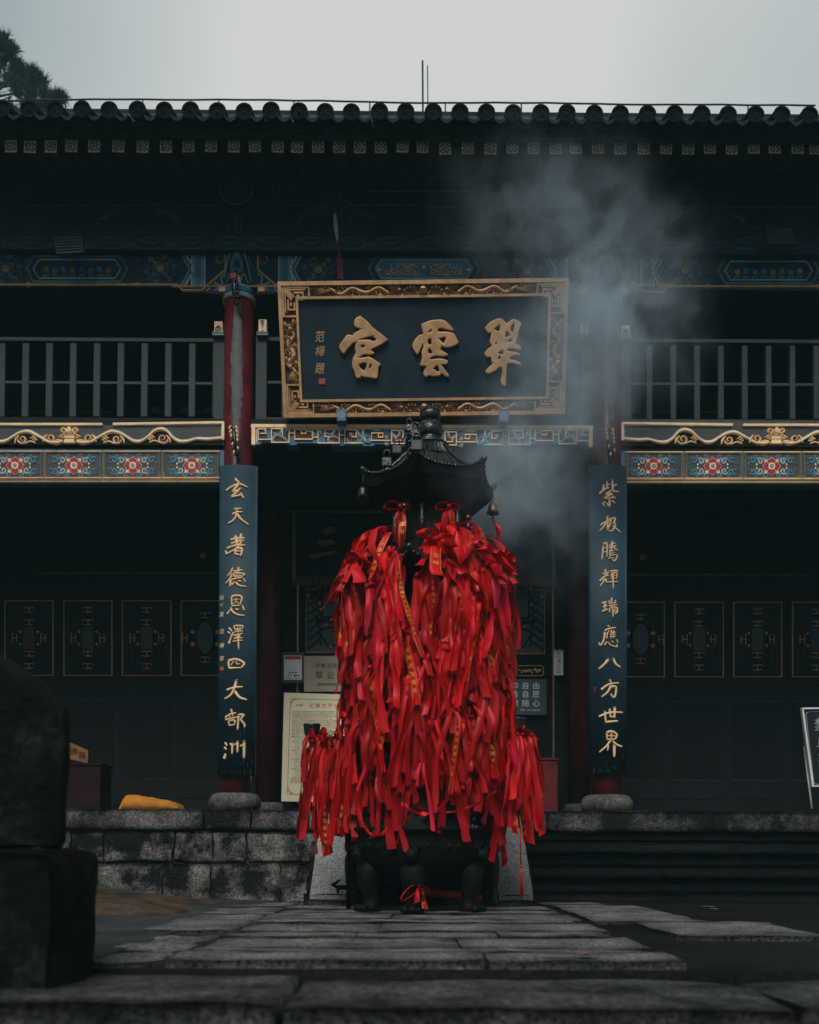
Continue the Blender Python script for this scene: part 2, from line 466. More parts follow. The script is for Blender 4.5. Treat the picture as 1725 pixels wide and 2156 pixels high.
    def ball(s, c, r, k, n=12, sz=1.0, sx=1.0, sy=1.0):
        vs = []; fs = []
        for i in range(n + 1):
            th = math.pi * i / n
            for j in range(2 * n):
                ph = math.pi * j / n
                vs.append((c[0] + sx * r * math.sin(th) * math.cos(ph), c[1] + sy * r * math.sin(th) * math.sin(ph), c[2] + sz * r * math.cos(th)))
        for i in range(n):
            for j in range(2 * n):
                j2 = (j + 1) % (2 * n)
                fs.append((i * 2 * n + j, (i + 1) * 2 * n + j, (i + 1) * 2 * n + j2, i * 2 * n + j2))
        s.add(vs, fs, k, True)
    # -- relief on a surface given by f(u, v, h)
    def poly(s, pts, f, k, h=0.004, h0=-0.002):
        n = len(pts)
        vs = [f(u, v, h) for u, v in pts] + [f(u, v, h0) for u, v in pts]
        s.add(vs, [tuple(range(n))] + [(i, (i + 1) % n, n + (i + 1) % n, n + i) for i in range(n)], k)
    def rect(s, u0, v0, u1, v1, f, k, h=0.004, h0=-0.002):
        s.poly([(u0, v0), (u1, v0), (u1, v1), (u0, v1)], f, k, h, h0)
    def disc(s, c, r, f, k, h=0.004, n=14, ry=None, dome=False):
        ry = ry or r
        pts = [(c[0] + r * math.cos(2 * math.pi * i / n), c[1] + ry * math.sin(2 * math.pi * i / n)) for i in range(n)]
        if not dome: s.poly(pts, f, k, h); return
        vs = [f(u, v, -0.002) for u, v in pts] + [f(c[0] + (u - c[0]) * .7, c[1] + (v - c[1]) * .7, h * .75) for u, v in pts] + [f(c[0], c[1], h)]
        fs = [(i, (i + 1) % n, n + (i + 1) % n, n + i) for i in range(n)] + [(n + i, n + (i + 1) % n, 2 * n) for i in range(n)]
        s.add(vs, fs, k, True)
    def ridge(s, pts, w, f, k, H=0.01, rounded=True, smooth=0, base=-0.002, taper=None, tipround=0.35):
        """a stroke along pts, w wide (number or one per point), raised H at the middle"""
        if smooth: pts, w = spline(pts, w, smooth)
        N = len(pts)
        ww = [w] * N if not hasattr(w, '__len__') else list(w)
        if taper:
            ww = [ww[i] * taper(i / (N - 1)) for i in range(N)]
        prof = ((-0.5, 0), (-0.34, 0.72), (0, 1), (0.34, 0.72), (0.5, 0)) if rounded else ((-0.5, 0), (-0.46, 1), (0.46, 1), (0.5, 0))
        m = len(prof)
        vs = []
        for i in range(N):
            a, b2 = pts[max(i - 1, 0)], pts[min(i + 1, N - 1)]
            dx, dy = b2[0] - a[0], b2[1] - a[1]
            l = math.hypot(dx, dy) or 1
            nx, ny = -dy / l, dx / l
            if 0 < i < N - 1 and not smooth:      # mitre
                d1 = Vector((pts[i][0] - a[0], pts[i][1] - a[1])); d2 = Vector((b2[0] - pts[i][0], b2[1] - pts[i][1]))
                if d1.length > 0 and d2.length > 0:
                    c = max(0.5, math.sqrt(max(0.0, (1 + d1.normalized().dot(d2.normalized())) / 2)))
                    nx /= c; ny /= c
            for o, hh in prof:
                vs.append(f(pts[i][0] + nx * o * ww[i], pts[i][1] + ny * o * ww[i], base + hh * (H - base)))
        fs = [(i * m + j, i * m + j + 1, (i + 1) * m + j + 1, (i + 1) * m + j) for i in range(N - 1) for j in range(m - 1)]
        # end caps: a rounded tip
        for e2, i, q in ((0, 0, 1), (1, N - 1, N - 2)):
            dx, dy = pts[i][0] - pts[q][0], pts[i][1] - pts[q][1]
            l = math.hypot(dx, dy) or 1
            tip = f(pts[i][0] + dx / l * ww[i] * tipround, pts[i][1] + dy / l * ww[i] * tipround, base)
            o = len(vs); vs.append(tip)
            for j in range(m - 1): fs.append((i * m + j, i * m + j + 1, o))
        s.add(vs, fs, k, rounded)
    def text(s, txt, u, v, size, f, k, h=0.002, vertical=False, gap=1.0, slant=0.0, sx=1.0):
        """characters centred on (u, v) going right (or down)"""
        adv = [gl(c)[2] * sx if not vertical else 1 for c in txt]
        cur = u if not vertical else v
        for c, a in zip(txt, adv):
            gv, gf, _ = gl(c)
            if len(gv):
                cu, cv = (cur, v) if not vertical else (u, cur)
                s.add([f(cu + (p[0] * sx + slant * p[1]) * size, cv - p[1] * size, h) for p in gv], gf, k)
            cur += size * gap * (a if not vertical else 1)
def spline(pts, w, n):
    """Catmull-Rom through pts, n steps per span; widths follow"""
    ww = [w] * len(pts) if not hasattr(w, '__len__') else list(w)
    P_ = [np.array(p, float) for p in pts]
    P_ = [2 * P_[0] - P_[1]] + P_ + [2 * P_[-1] - P_[-2]]
    o = []; q = []
    for i in range(1, len(P_) - 2):
        a, b, c, d = P_[i - 1:i + 3]
        for k in range(n):
            t = k / n
            o.append(tuple(0.5 * (2 * b + (c - a) * t + (2 * a - 5 * b + 4 * c - d) * t * t + (3 * b - a - 3 * c + d) * t ** 3)))
            q.append(ww[i - 1] * (1 - t) + ww[i] * t)
    o.append(tuple(P_[-2])); q.append(ww[-1])
    return o, q
def spiral(c, r, turns=1.3, a0=0.0, dir=1, n=16, r1=0.25):
    return [(c[0] + r * (1 - (1 - r1) * i / n) * math.cos(a0 + dir * 2 * math.pi * turns * i / n), c[1] + r * (1 - (1 - r1) * i / n) * math.sin(a0 + dir * 2 * math.pi * turns * i / n)) for i in range(n + 1)]

def tag(o, label=None, cat=None, group=None, kind=None):
    if label: o['label'] = label
    if cat: o['category'] = cat
    if group: o['group'] = group
    if kind: o['kind'] = kind
    return o
def thing(name, label, cat, loc, group=None):
    o = bpy.data.objects.new(name, None)
    o.empty_display_size = 0.1
    COL.objects.link(o)
    o.location = loc
    return tag(o, label, cat, group)
def block(mb, x0, x1, y0, y1, z0, z1, k, seed, nx=6, ny=3, nz=4, amp=0.012, rnd=0.03, freq=5.0):
    """a dressed stone with worn edges: a gridded box, corners rounded, faces uneven"""
    n = (nx, ny, nz); lo = Vector((x0, y0, z0)); hi = Vector((x1, y1, z1)); ctr = (lo + hi) / 2; half = (hi - lo) / 2
    idx = {}; vs = []
    def vert(i, j, l):
        key = (i, j, l)
        if key in idx: return idx[key]
        p = Vector((lo[a] + (hi[a] - lo[a]) * t / n[a] for a, t in enumerate(key)))
        q = p - ctr
        c = Vector([max(-half[a] + rnd, min(half[a] - rnd, q[a])) if half[a] > rnd else 0 for a in range(3)])
        d = q - c
        if d.length > 1e-9:
            d = d.normalized() * min(rnd, d.length)
        q = c + d
        nv = mnoise.noise_vector((p + Vector((seed * 3.7, seed * 1.3, seed * 2.1))) * freq)
        vs.append(ctr + q + nv * amp)
        idx[key] = len(vs) - 1
        return idx[key]
    fs = []
    for a in range(3):
        b, c = (a + 1) % 3, (a + 2) % 3
        for side in (0, n[a]):
            for i in range(n[b]):
                for j in range(n[c]):
                    q = []
                    for di, dj in ((0, 0), (1, 0), (1, 1), (0, 1)):
                        k3 = [0, 0, 0]; k3[a] = side; k3[b] = i + di; k3[c] = j + dj
                        q.append(vert(*k3))
                    fs.append(tuple(q))
    mb.add(vs, fs, k, True)
# ================================================================ setting: ground, paving, steps
gz = lambda v, y: P(870, v, y).z
PX = lambda u, y, v=1700: P(u, v, y).x
YC = 10.0                                   # column axis
XL, XR = P(499, 1250, YC).x, P(1277.5, 1250, YC).x
XM = (XL + XR) / 2
YF = 9.88                                   # face of the beams
YW = 12.05                                  # back wall
ZT = P(600, 1703.5, 9.5).z                  # terrace top
rng = random.Random(5)

g = MB()
n = 40
prof = [(-60, -0.34), (3.3, -0.34), (3.30, -0.20), (4.008, -0.20), (4.008, -0.035), (5, -0.03), (7, -0.02), (9.6, -0.02), (120, -0.02)]
xs = [-150, -20, -8] + [-6 + 0.5 * i for i in range(25)] + [8, 20, 150]
vs = []
for y, z in prof:
    for x in xs:
        vs.append((x, y, z))
m = len(xs)
g.add(vs, [(i * m + j, i * m + j + 1, (i + 1) * m + j + 1, (i + 1) * m + j) for i in range(len(prof) - 1) for j in range(m - 1)], 'wet_ground')
tag(g.build('ground'), kind='structure')

a = MB()                                    # the dull asphalt patch left of the slabs
vs = []; fs = []
for i in range(13):
    t = i / 12
    y = 4.05 + 5.45 * t
    for x in (-6.0, -4.0, -2.6, -1.40):
        vs.append((x, y, -0.012 + 0.05 * max(0, -x - 2.0) * t + 0.012 * mnoise.noise(Vector((x * 2, y * 2, 0)))))
for i in range(12):
    for j in range(3): fs.append((i * 4 + j, i * 4 + j + 1, i * 4 + j + 5, i * 4 + j + 4))
a.add(vs, fs, 'asphalt', True)
tag(a.build('courtyard_ground'), kind='structure')

pv = MB()
def slab(x0, x1, y0, y1, s, k='paving_stone', z=0.0, skew=0.0):
    block(pv, x0, x1, y0, y1, -0.16, z, k, s, nx=max(6, int((x1 - x0) / 0.16)), ny=max(3, int((y1 - y0) / 0.16)), nz=2, amp=0.012, rnd=0.011, freq=4.2)
rows = [4.035, 4.42, 4.62, 5.25, 5.62, 6.30, 6.62, 7.30, 7.75, 8.42, 9.2]
sd_ = 0
for i in range(len(rows) - 1):
    y0, y1 = rows[i], rows[i + 1]
    cuts = [-1.08 + 0.05 * rng.random()]
    if i % 2 == 0: cuts += [rng.uniform(-0.35, 0.55)]
    elif i % 3 == 0: cuts += [rng.uniform(-0.6, -0.1), rng.uniform(0.2, 0.7)]
    cuts += [1.15 + rng.uniform(-0.06, 0.04)]
    for c0, c1 in zip(cuts[:-1], cuts[1:]):
        sd_ += 1
        slab(c0 + 0.002, c1 - 0.002, y0 + 0.002, y1 - 0.002, sd_, z=rng.uniform(-0.007, 0.007))
for y0, y1, x0 in ((4.05, 5.6, -1.52), (5.62, 7.2, -1.62), (7.23, 8.35, -1.68), (8.37, 9.2, -1.70)):
    sd_ += 1
    slab(x0, -1.10, y0, y1, sd_, z=rng.uniform(-0.015, 0.005))
for y0, y1, x0, x1 in ((5.35, 6.52, 1.50, 2.36), (6.54, 8.78, 1.26, 2.04), (8.8, 9.25, 1.19, 1.78)):
    sd_ += 1
    slab(x0, x1, y0, y1, sd_, z=rng.uniform(-0.006, 0.006))
pv.box(-1.66, 1.16, 4.06, 9.3, -.2, -.018, 'joint_dirt')
tag(pv.build('paving'), kind='structure')

st = MB()
x = -4.2
while x < 4.2:
    w = rng.uniform(1.1, 1.9); sd_ += 1
    block(st, x + .004, x + w - .004, 3.22, 4.0, -0.30, -0.050 + rng.uniform(-.012, .008), 'step_stone', sd_, nx=12, ny=8, nz=3, amp=0.016, rnd=0.035, freq=3.5)
    x += w
x = -4.0
while x < 4.2:
    w = rng.uniform(1.2, 2.0); sd_ += 1
    block(st, x + .004, x + w - .004, 2.45, 3.20, -0.5, -0.215, 'dark_stone', sd_, nx=12, ny=8, nz=3, amp=0.02, rnd=0.05, freq=3.5)
    x += w
tag(st.build('path_steps'), kind='structure')

# low weathered rock bulging out of the ground at the foot of the terrace
rk = MB()
vs = []; nx_, ny_ = 26, 16
for j in range(ny_ + 1):
    for i in range(nx_ + 1):
        a_, b_ = i / nx_ * 2 - 1, j / ny_ * 2 - 1
        r_ = max(0.0, 1 - a_ * a_) * max(0.0, 1 - b_ * b_)
        x, y = -3.2 + a_ * 1.5, 8.1 + b_ * 1.35
        z = 0.36 * r_ ** 0.6 * (0.7 - 0.45 * a_) + 0.035 * mnoise.noise(Vector((x * 3, y * 3, 1))) * (r_ > 0.02) - 0.03
        vs.append((x, y, z))
rk.add(vs, [(j * (nx_ + 1) + i, j * (nx_ + 1) + i + 1, (j + 1) * (nx_ + 1) + i + 1, (j + 1) * (nx_ + 1) + i) for j in range(ny_) for i in range(nx_)], 'brown_rock', True)
tag(rk.build('rock'), 'low brown weathered rock rising from the ground below the terrace wall', 'rock')

# ================================================================ terrace
ter = thing('stone_terrace', 'granite terrace of stained blocks that carries the temple hall', 'terrace', (0, 9.6, 0))
c = MB()
cuts = [-7.2, -5.3, -3.55, -2.1, -1.62, -1.05, -0.2, 0.9, 1.35, 3.0, 4.9, 7.2]
cb = P(600, 1748, 9.5).z
for i in range(len(cuts) - 1):
    block(c, cuts[i] + .004, cuts[i + 1] - .004, 9.50, 9.95, cb, ZT, 'granite_coping', 50 + i, nx=16, ny=4, nz=4, amp=0.012, rnd=0.02)
c.build('coping', ter)
c = MB()
zb2, zb3 = P(600, 1817, 9.55).z, -0.1
row2 = [PX(u, 9.55) for u in (-600, -250, 60, 150, 222, 368, 450, 520, 690, 900)]
row3 = [PX(u, 9.55) for u in (-650, -300, 20, 190, 345, 445, 592, 690, 900)]
for rw, z0, z1, sd0 in ((row2, zb2 + .006, cb - .012, 80), (row3, zb3, zb2 - .008, 100)):
    for i in range(len(rw) - 1):
        block(c, rw[i] + .004, rw[i + 1] - .004, 9.53 + 0.02 * (i % 2), 9.95, z0, z1, 'granite_wall', sd0 + i, nx=14, ny=3, nz=9, amp=0.024, rnd=0.016, freq=7)
c.box(-7, PX(690, 9.6), 9.575, 9.9, zb3, cb - .006, 'joint_dirt')
c.build('block_wall', ter)
c = MB()
x0r = PX(1100, 9.55)
for i, (va, vb) in enumerate(((1752, 1770), (1772, 1797), (1799, 1823), (1825, 1848), (1850, 1880), (1882, 1905))):
    z1, z0 = P(1200, va, 9.55).z, P(1200, vb, 9.55).z
    d = (0.0, -0.05, 0.03, -0.06, 0.02, -0.05)[i]
    x = x0r
    while x < 7:
        w = rng.uniform(1.3, 2.4)
        block(c, x + .003, x + w - .003, 9.56 + d, 9.95, z0, z1, 'granite_black', 130 + i * 9 + int(x * 3), nx=12, ny=2, nz=3, amp=0.008, rnd=0.012)
        x += w
c.build('grooved_wall', ter)
c = MB()
c.box(-7.2, 7.2, 9.9, 12.6, -0.1, ZT - 0.015, 'granite_coping')
c.build('terrace_floor', ter)
# stair between two sloping cheek stones
c = MB()
for i in range(5):
    z1 = ZT - (i + 1) * ZT / 5.6
    block(c, -0.98, 1.10, 9.5 - (i + 1) * 0.2, 9.5 - i * 0.2 + 0.0, z1 - 0.19, z1, 'granite_coping', 170 + i, nx=14, ny=2, nz=2, amp=0.008, rnd=0.012)
c.box(-0.98, 1.10, 8.55, 9.5, -0.1, 0.02, 'granite_black')
c.build('stair', ter)
for u0, u1, ub0, ub1 in ((676, 745, 653, 728), (1036, 1104, 1046, 1114)):
    c = MB()
    yt, yb = 9.47, 8.46
    xa, xb = PX(u0, yt, 1760), PX(u1, yt, 1760)
    xc, xd = PX(ub0, yb, 1885), PX(ub1, yb, 1885)
    x0, x1 = (xa + xc) / 2, (xb + xd) / 2
    nx_, nt = 4, 10
    vs = []; fs = []
    for i in range(nt + 1):
        t = i / nt
        y = yt + (yb - yt) * t; z = ZT - 0.04 + (0.10 - ZT + 0.04) * t
        for j in range(nx_ + 1):
            s_ = j / nx_
            x = x0 + (x1 - x0) * s_
            w = mnoise.noise(Vector((x * 4, y * 4, 3))) * 0.008
            vs.append((x, y, z + w - (0.012 if j in (0, nx_) else 0)))
    for i in range(nt):
        for j in range(nx_): fs.append((i * 5 + j, i * 5 + j + 1, (i + 1) * 5 + j + 1, (i + 1) * 5 + j))
    c.add(vs, fs, 'granite_pale', True)
    # flanks and foot
    for xx in (x0, x1):
        c.add([(xx, yt, ZT - .05), (xx, yb, .09), (xx, yb, -.05), (xx, yt, -.05)], [(0, 1, 2, 3)], 'granite_pale')
    c.add([(x0, yb, .09), (x1, yb, .09), (x1, yb - .015, -.05), (x0, yb - .015, -.05)], [(0, 1, 2, 3)], 'granite_pale')
    block(c, x0 - .03, x1 + .03, yb - 0.14, yb - .02, -0.1, 0.055, 'step_stone', 190, amp=0.008, rnd=0.015)
    c.build('cheek_stone', ter)

# ================================================================ the temple hall
hall = thing('temple_hall', 'two storey wooden temple hall with dark tiled eave and painted beams', 'temple', (XM, YC, ZT))
def part(name, mb, parent=hall): return mb.build(name, parent)

# ---- roof
YE, YR = 8.80, 13.2
ZE = P(870, 237.5, YE).z
zr = lambda t: 0.36 * t + 0.070 * t * t
ts = [0, .1, .25, .45, .7, 1.0, 1.4, 1.8, 2.2, 2.7, 3.2, 3.7, 4.1, 4.4]
tx0 = P(61, 237, YE).x; txd = (P(1477, 237, YE).x - tx0) / 25.0
c = MB()
R = 0.081
for k in range(-10, 42):
    x = tx0 + txd * k + rng.uniform(-.008, .008); dz = rng.uniform(-.008, .008)
    # cover tile row: half barrel with joints
    nseg = 9
    vs = []; fs = []
    for i, t in enumerate(ts):
        y = YE + t; z = ZE + zr(t) + dz
        rr = R * (1.0 if i % 2 == 0 else 0.93)
        for j in range(nseg):
            an = math.pi * (-0.12 + 1.24 * j / (nseg - 1))
            vs.append((x + rr * math.cos(an), y, z + rr * math.sin(an)))
    for i in range(len(ts) - 1):
        for j in range(nseg - 1): fs.append((i * nseg + j, (i + 1) * nseg + j, (i + 1) * nseg + j + 1, i * nseg + j + 1))
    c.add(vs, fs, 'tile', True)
    # round end tile with a raised rim and a face-like boss
    e_ = [(x + R * 1.02 * math.cos(2 * math.pi * j / 20), YE - .012, z0_ + R * 1.02 * math.sin(2 * math.pi * j / 20)) for z0_ in [ZE + dz] for j in range(20)]
    inn = [(x + R * .8 * math.cos(2 * math.pi * j / 20), YE - .012, ZE + dz + R * .8 * math.sin(2 * math.pi * j / 20)) for j in range(20)]
    inb = [(p[0], YE + .004, p[2]) for p in inn]
    bk = [(p[0], YE + .03, p[2]) for p in e_]
    q = 20
    c.add(e_ + inn + inb + bk, [(j, (j + 1) % q, q + (j + 1) % q, q + j) for j in range(q)] + [(q + j, q + (j + 1) % q, 2 * q + (j + 1) % q, 2 * q + j) for j in range(q)] + [tuple(range(2 * q, 3 * q))] + [(j, 3 * q + j, 3 * q + (j + 1) % q, (j + 1) % q) for j in range(q)], 'tile')
    ff = lambda u, v, h=0, x=x, z=ZE + dz: Vector((x + u, YE + .004 - h, z - v))
    for sx in (-1, 1):
        c.disc((sx * .022, -.014), .010, ff, 'tile_pale', h=.010, n=8, dome=True)
        c.ridge([(sx * .006, .002), (sx * .026, .016), (sx * .018, .034)], .010, ff, 'tile_pale', H=.010, smooth=3)
    c.disc((0, .006), .010, ff, 'tile_pale', h=.014, n=8, dome=True)
    c.ridge([(-.04, -.03), (0, -.042), (.04, -.03)], .010, ff, 'tile_pale', H=.009, smooth=3)
    # small pale pointed drip under the round end
    zt_ = ZE + dz - R * 1.0
    c.add([(x - .055, YE + .05, zt_ - .02), (x + .055, YE + .05, zt_ - .02), (x + .03, YE + .05, zt_ - .055), (x, YE + .05, zt_ - .085), (x - .03, YE + .05, zt_ - .055),
           (x - .055, YE + .07, zt_ - .02), (x + .055, YE + .07, zt_ - .02), (x + .03, YE + .07, zt_ - .055), (x, YE + .07, zt_ - .085), (x - .03, YE + .07, zt_ - .055)],
          [(0, 1, 2, 3, 4), (9, 8, 7, 6, 5), (0, 4, 9, 5), (4, 3, 8, 9), (3, 2, 7, 8), (2, 1, 6, 7)], 'tile_pale')
    # pan tiles between rows
    xa, xb = x + R * .85, x + txd - R * .85
    vs = []; fs = []; npn = 7
    for i, t in enumerate(ts):
        y = YE - .03 + t
        for j in range(npn):
            s_ = j / (npn - 1)
            vs.append((xa + (xb - xa) * s_, y, ZE + zr(t) - .062 - .030 * math.sin(math.pi * s_) + (0.008 if i % 2 else 0)))
    for i in range(len(ts) - 1):
        for j in range(npn - 1): fs.append((i * npn + j, i * npn + j + 1, (i + 1) * npn + j + 1, (i + 1) * npn + j))
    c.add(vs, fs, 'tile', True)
    # lip of the pan tile
    vs = []
    for j in range(npn):
        s_ = j / (npn - 1); z = ZE - .062 - .030 * math.sin(math.pi * s_)
        vs += [(xa + (xb - xa) * s_, YE - .035, z + .006), (xa + (xb - xa) * s_, YE - .035, z - .022 - .012 * math.sin(math.pi * s_))]
    c.add(vs, [(2 * j, 2 * j + 2, 2 * j + 3, 2 * j + 1) for j in range(npn - 1)], 'tile_pale')
# underside closing sheet and fascia
XA, XB = tx0 - 10.5 * txd, tx0 + 42 * txd
vs = []
for t in ts:
    vs += [(XA, YE + .02 + t, ZE + zr(t) - .135), (XB, YE + .02 + t, ZE + zr(t) - .135)]
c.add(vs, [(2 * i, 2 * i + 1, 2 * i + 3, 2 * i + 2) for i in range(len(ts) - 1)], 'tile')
roof = part('roof', c)
c = MB()
zrg = ZE + zr(4.4)
ztop = P(870, 240, YR).z
c.box(XA, XB, YR - .05, YR + .25, zrg - .35, ztop, 'tile_pale')
c.tube([(XA, YR + .1, ztop), (XB, YR + .1, ztop)], .035, 'tile_pale', 10)
c.build('ridge', roof)
c = MB()                                   # back slope, out of sight
c.add([(XA, YR + .2, ztop - .1), (XB, YR + .2, ztop - .1), (XB, 17.5, ZE), (XA, 17.5, ZE)], [(0, 1, 2, 3)], 'tile')
c.build('back_slope', roof)

# ---- eave boards and rafters
zf1, zf0 = P(870, 262, 8.92).z, P(870, 291, 8.92).z
c = MB()
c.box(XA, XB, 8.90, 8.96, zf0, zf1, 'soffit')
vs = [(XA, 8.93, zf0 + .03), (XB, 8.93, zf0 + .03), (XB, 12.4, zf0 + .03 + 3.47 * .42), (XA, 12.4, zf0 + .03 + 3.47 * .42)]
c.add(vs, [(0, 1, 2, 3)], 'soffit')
part('eave_board', c)
RU = [23.5, 63.5, 107.6, 150.6, 198.6, 250, 300.7, 349.8, 397, 445, 493, 537, 585, 626, 670, 714, 758, 802, 848, 890, 937.6, 985.6, 1033, 1079, 1124, 1170, 1213, 1259, 1306, 1355.7, 1402.7, 1449, 1494.6, 1541, 1587.5, 1631, 1679.4, 1717]
yr0 = 8.985
def rafter(x, zc, tilt):
    w = .057
    r = MB()
    vs = []
    for y in (yr0, 10.9):
        z = zc + (y - yr0) * .42
        for a_, b_ in ((-w, -w), (w, -w), (w, w), (-w, w)):
            vs.append((x + a_ - tilt * b_, y, z + b_ + tilt * a_))
    r.add(vs, [(0, 1, 2, 3), (7, 6, 5, 4), (0, 4, 5, 1), (1, 5, 6, 2), (2, 6, 7, 3), (3, 7, 4, 0)], 'soffit')
    o = part('rafter', r)
    p = MB()
    f = lambda u, v, h=0: Vector((x + u - tilt * (-v), yr0 - h, zc - v + tilt * u))
    p.ridge([(-.052, -.052), (.052, -.052), (.052, .052), (-.052, .052), (-.052, -.052)], .009, f, 'rafter_line', H=.004, rounded=False)
    p.ridge([(-.056, -.057), (.056, -.057)], .006, f, 'rafter_orange', H=.003, rounded=False)
    p.ridge([(-.056, .057), (.056, .057)], .006, f, 'rafter_orange', H=.003, rounded=False)
    pts = []
    for i in range(49):
        an = 2 * math.pi * i / 48
        rr = .030 + .011 * math.cos(4 * an)
        pts.append((rr * math.cos(an), rr * math.sin(an)))
    p.ridge(pts, .007, f, 'rafter_line', H=.003, rounded=False)
    for q in range(4):
        an = math.pi / 4 + q * math.pi / 2
        ca, sa = math.cos(an), math.sin(an)
        p.ridge([(.060 * ca, .060 * sa), (.040 * ca, .040 * sa)], .010, f, 'rafter_line', H=.003, rounded=False)
        an = q * math.pi / 2
        p.disc((.046 * math.cos(an), .046 * math.sin(an)), .007, f, 'rafter_line', h=.003, n=8)
        p.disc((.030 * math.cos(an + .78), .030 * math.sin(an + .78)), .006, f, 'rafter_orange', h=.0035, n=8)
    p.ridge([(.013 * math.cos(2 * math.pi * i / 12), .013 * math.sin(2 * math.pi * i / 12)) for i in range(13)], .006, f, 'rafter_line', H=.003, rounded=False)
    p.build('painted_end', o)
for u in RU:
    q = P(u, 309 + (0 if u < 900 else 2.5) + rng.uniform(-1.5, 1.5), yr0)
    rafter(q.x, q.z, rng.uniform(-.05, .05))

# ---- upper painted beams
XB0, XB1 = -7.0, 7.0
zA = P(870, 604, YF).z; zB = P(870, 534, YF).z; zC = P(870, 492, YF).z; zD = P(870, 352, YF).z
c = MB()
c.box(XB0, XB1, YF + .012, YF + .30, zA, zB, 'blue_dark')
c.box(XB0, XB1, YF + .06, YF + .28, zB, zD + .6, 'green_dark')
up = part('painted_beam', c)
FU = flat(YF + .012)
def upper_bay(mb, f, edge=True):
    # drawn for the stretch from the left post (u 497) to the left
    ch = 'line_blue'
    for d, k in ((0, 'line_blue'), (5, 'blue'), (10, 'line_pale')):
        mb.ridge([(383 + d, 538), (400 + d, 567), (382 + d, 600)], 3.4, f, k, H=.004 + .0006 * d, rounded=False)
    mb.rect(403, 538, 433, 601, f, 'blue', .006)
    for u, k in ((404.5, 'line_pale'), (410, 'line_blue'), (426, 'line_blue'), (431.5, 'line_pale')):
        mb.ridge([(u, 538), (u, 601)], 2.6, f, k, H=.010, rounded=False)
    # gold brace and curl
    mb.ridge([(475, 536), (476, 560), (474, 570), (425, 612.5), (385, 612.5), (374, 600.5), (-400, 600.5)], 4.2, f, 'gold', H=.022)
    mb.ridge(spiral((464, 547), 11, 1.0, 0.2, -1, 18, .55), 4, f, 'gold_dim', H=.02)
    # blue cloud corner inside the brace
    mb.poly([(476, 578), (476, 615), (432, 615)], f, 'blue_dark', .004)
    mb.ridge([(475, 576), (466, 586), (469, 597), (461, 600), (453, 594)], 4, f, 'line_blue', H=.012, smooth=4)
    mb.ridge([(436, 614), (444, 604), (456, 603), (459, 609), (453, 612)], 4, f, 'line_blue', H=.012, smooth=4)
    mb.rect(451, 594, 456, 600, f, 'gold_dim', .012)
    mb.poly([(475, 601), (475, 615), (461, 615), (462, 606), (468, 602)], f, 'gold', .014)
def swirl_flower(mb, f, cu, cv, R_=34):
    r2 = random.Random(int(cu))
    mb.disc((cu, cv), 8.5, f, 'gold_dim', .012, n=16)
    for rr, nn in ((15, 8), (28, 12)):
        for q in range(nn):
            an = 2 * math.pi * (q + .5 * (rr > 20)) / nn
            x_, y_ = cu + rr * math.cos(an) * 1.05, cv + rr * math.sin(an)
            if abs(y_ - cv) > 31: continue
            mb.ridge(spiral((x_, y_), 6.2, 1.2, an, 1, 14, .2), 1.7, f, 'line_blue' if q % 2 else 'teal', H=.007)
    for su in (-46, 46):
        for sv in (-18, 0, 18):
            mb.ridge(spiral((cu + su, cv + sv), 7.5, 1.2, sv, 1, 14, .2), 1.7, f, 'teal', H=.007)
    for su in (-30, 30):
        mb.disc((cu + su * 1.6, cv + 33), 7, f, 'gold_dim', .009, n=12, ry=5)
def cartouche(mb, f, cu, hw, gold=False):
    o = [(cu - hw + 14, 541), (cu + hw - 14, 541), (cu + hw, 567), (cu + hw - 14, 594), (cu - hw + 14, 594), (cu - hw, 567), (cu - hw + 14, 541)]
    mb.poly(o[:-1], f, 'blue_dark', .003)
    mb.ridge(o, 4.5, f, 'teal', H=.009, rounded=False)
    i2 = [(cu + (u - cu) * (hw - 14) / hw, 567.5 + (v - 567.5) * .74) for u, v in o]
    mb.poly(i2[:-1], f, 'blue_dark' if not gold else 'blue', .006)
    mb.ridge(i2, 3.2, f, 'line_blue', H=.012, rounded=False)
    r2 = random.Random(3)
    if gold:
        for sg in (-1, 1):
            mb.ridge([(cu + sg * 12, 566), (cu + sg * 24, 558), (cu + sg * 38, 562), (cu + sg * 52, 554)], 3, f, 'gold', H=.014, smooth=4)
            for q in range(5):
                x_ = cu + sg * (20 + 14 * q)
                mb.ridge(spiral((x_, 574 - 4 * (q % 2)), 7, 1.15, q * 1.3, sg * (1 if q % 2 else -1), 14, .3), 2.6, f, 'gold', H=.014)
                mb.ridge([(x_ - 6, 581), (x_, 577), (x_ + 7, 582)], 2.6, f, 'gold', H=.013, smooth=3)
                if q < 4: mb.ridge([(x_ + sg * 4, 566), (x_ + sg * 9, 560), (x_ + sg * 4, 556)], 2.4, f, 'gold', H=.013, smooth=3)
            mb.disc((cu + sg * (hw - 22), 569), 5, f, 'gold', .012, n=8, ry=3.5)
        mb.disc((cu, 564), 4, f, 'gold', .014, n=10)
        for q in range(5): mb.ridge([(cu, 562), (cu + (q - 2) * 4.5, 552)], 1.6, f, 'gold', H=.012)
    else:
        for q in range(8):
            x_ = cu - hw * .62 + hw * 1.24 * q / 7
            mb.disc((x_, 568 + 3 * (q % 2)), 6, f, ('gold_dim' if q in (0, 3, 7) else 'blue'), .010, n=10)
            mb.ridge(spiral((x_ + 6, 575 - 8 * (q % 2)), 5, 1.1, q, 1, 10, .3), 1.7, f, 'teal', H=.010)
            mb.ridge([(x_ - 4, 586), (x_ - 4, 580), (x_ + 6, 580), (x_ + 6, 586)], 2, f, 'gold_dim', H=.009, rounded=False)
UC = 890.5
FM = mirror(FU, UC, 3.5)
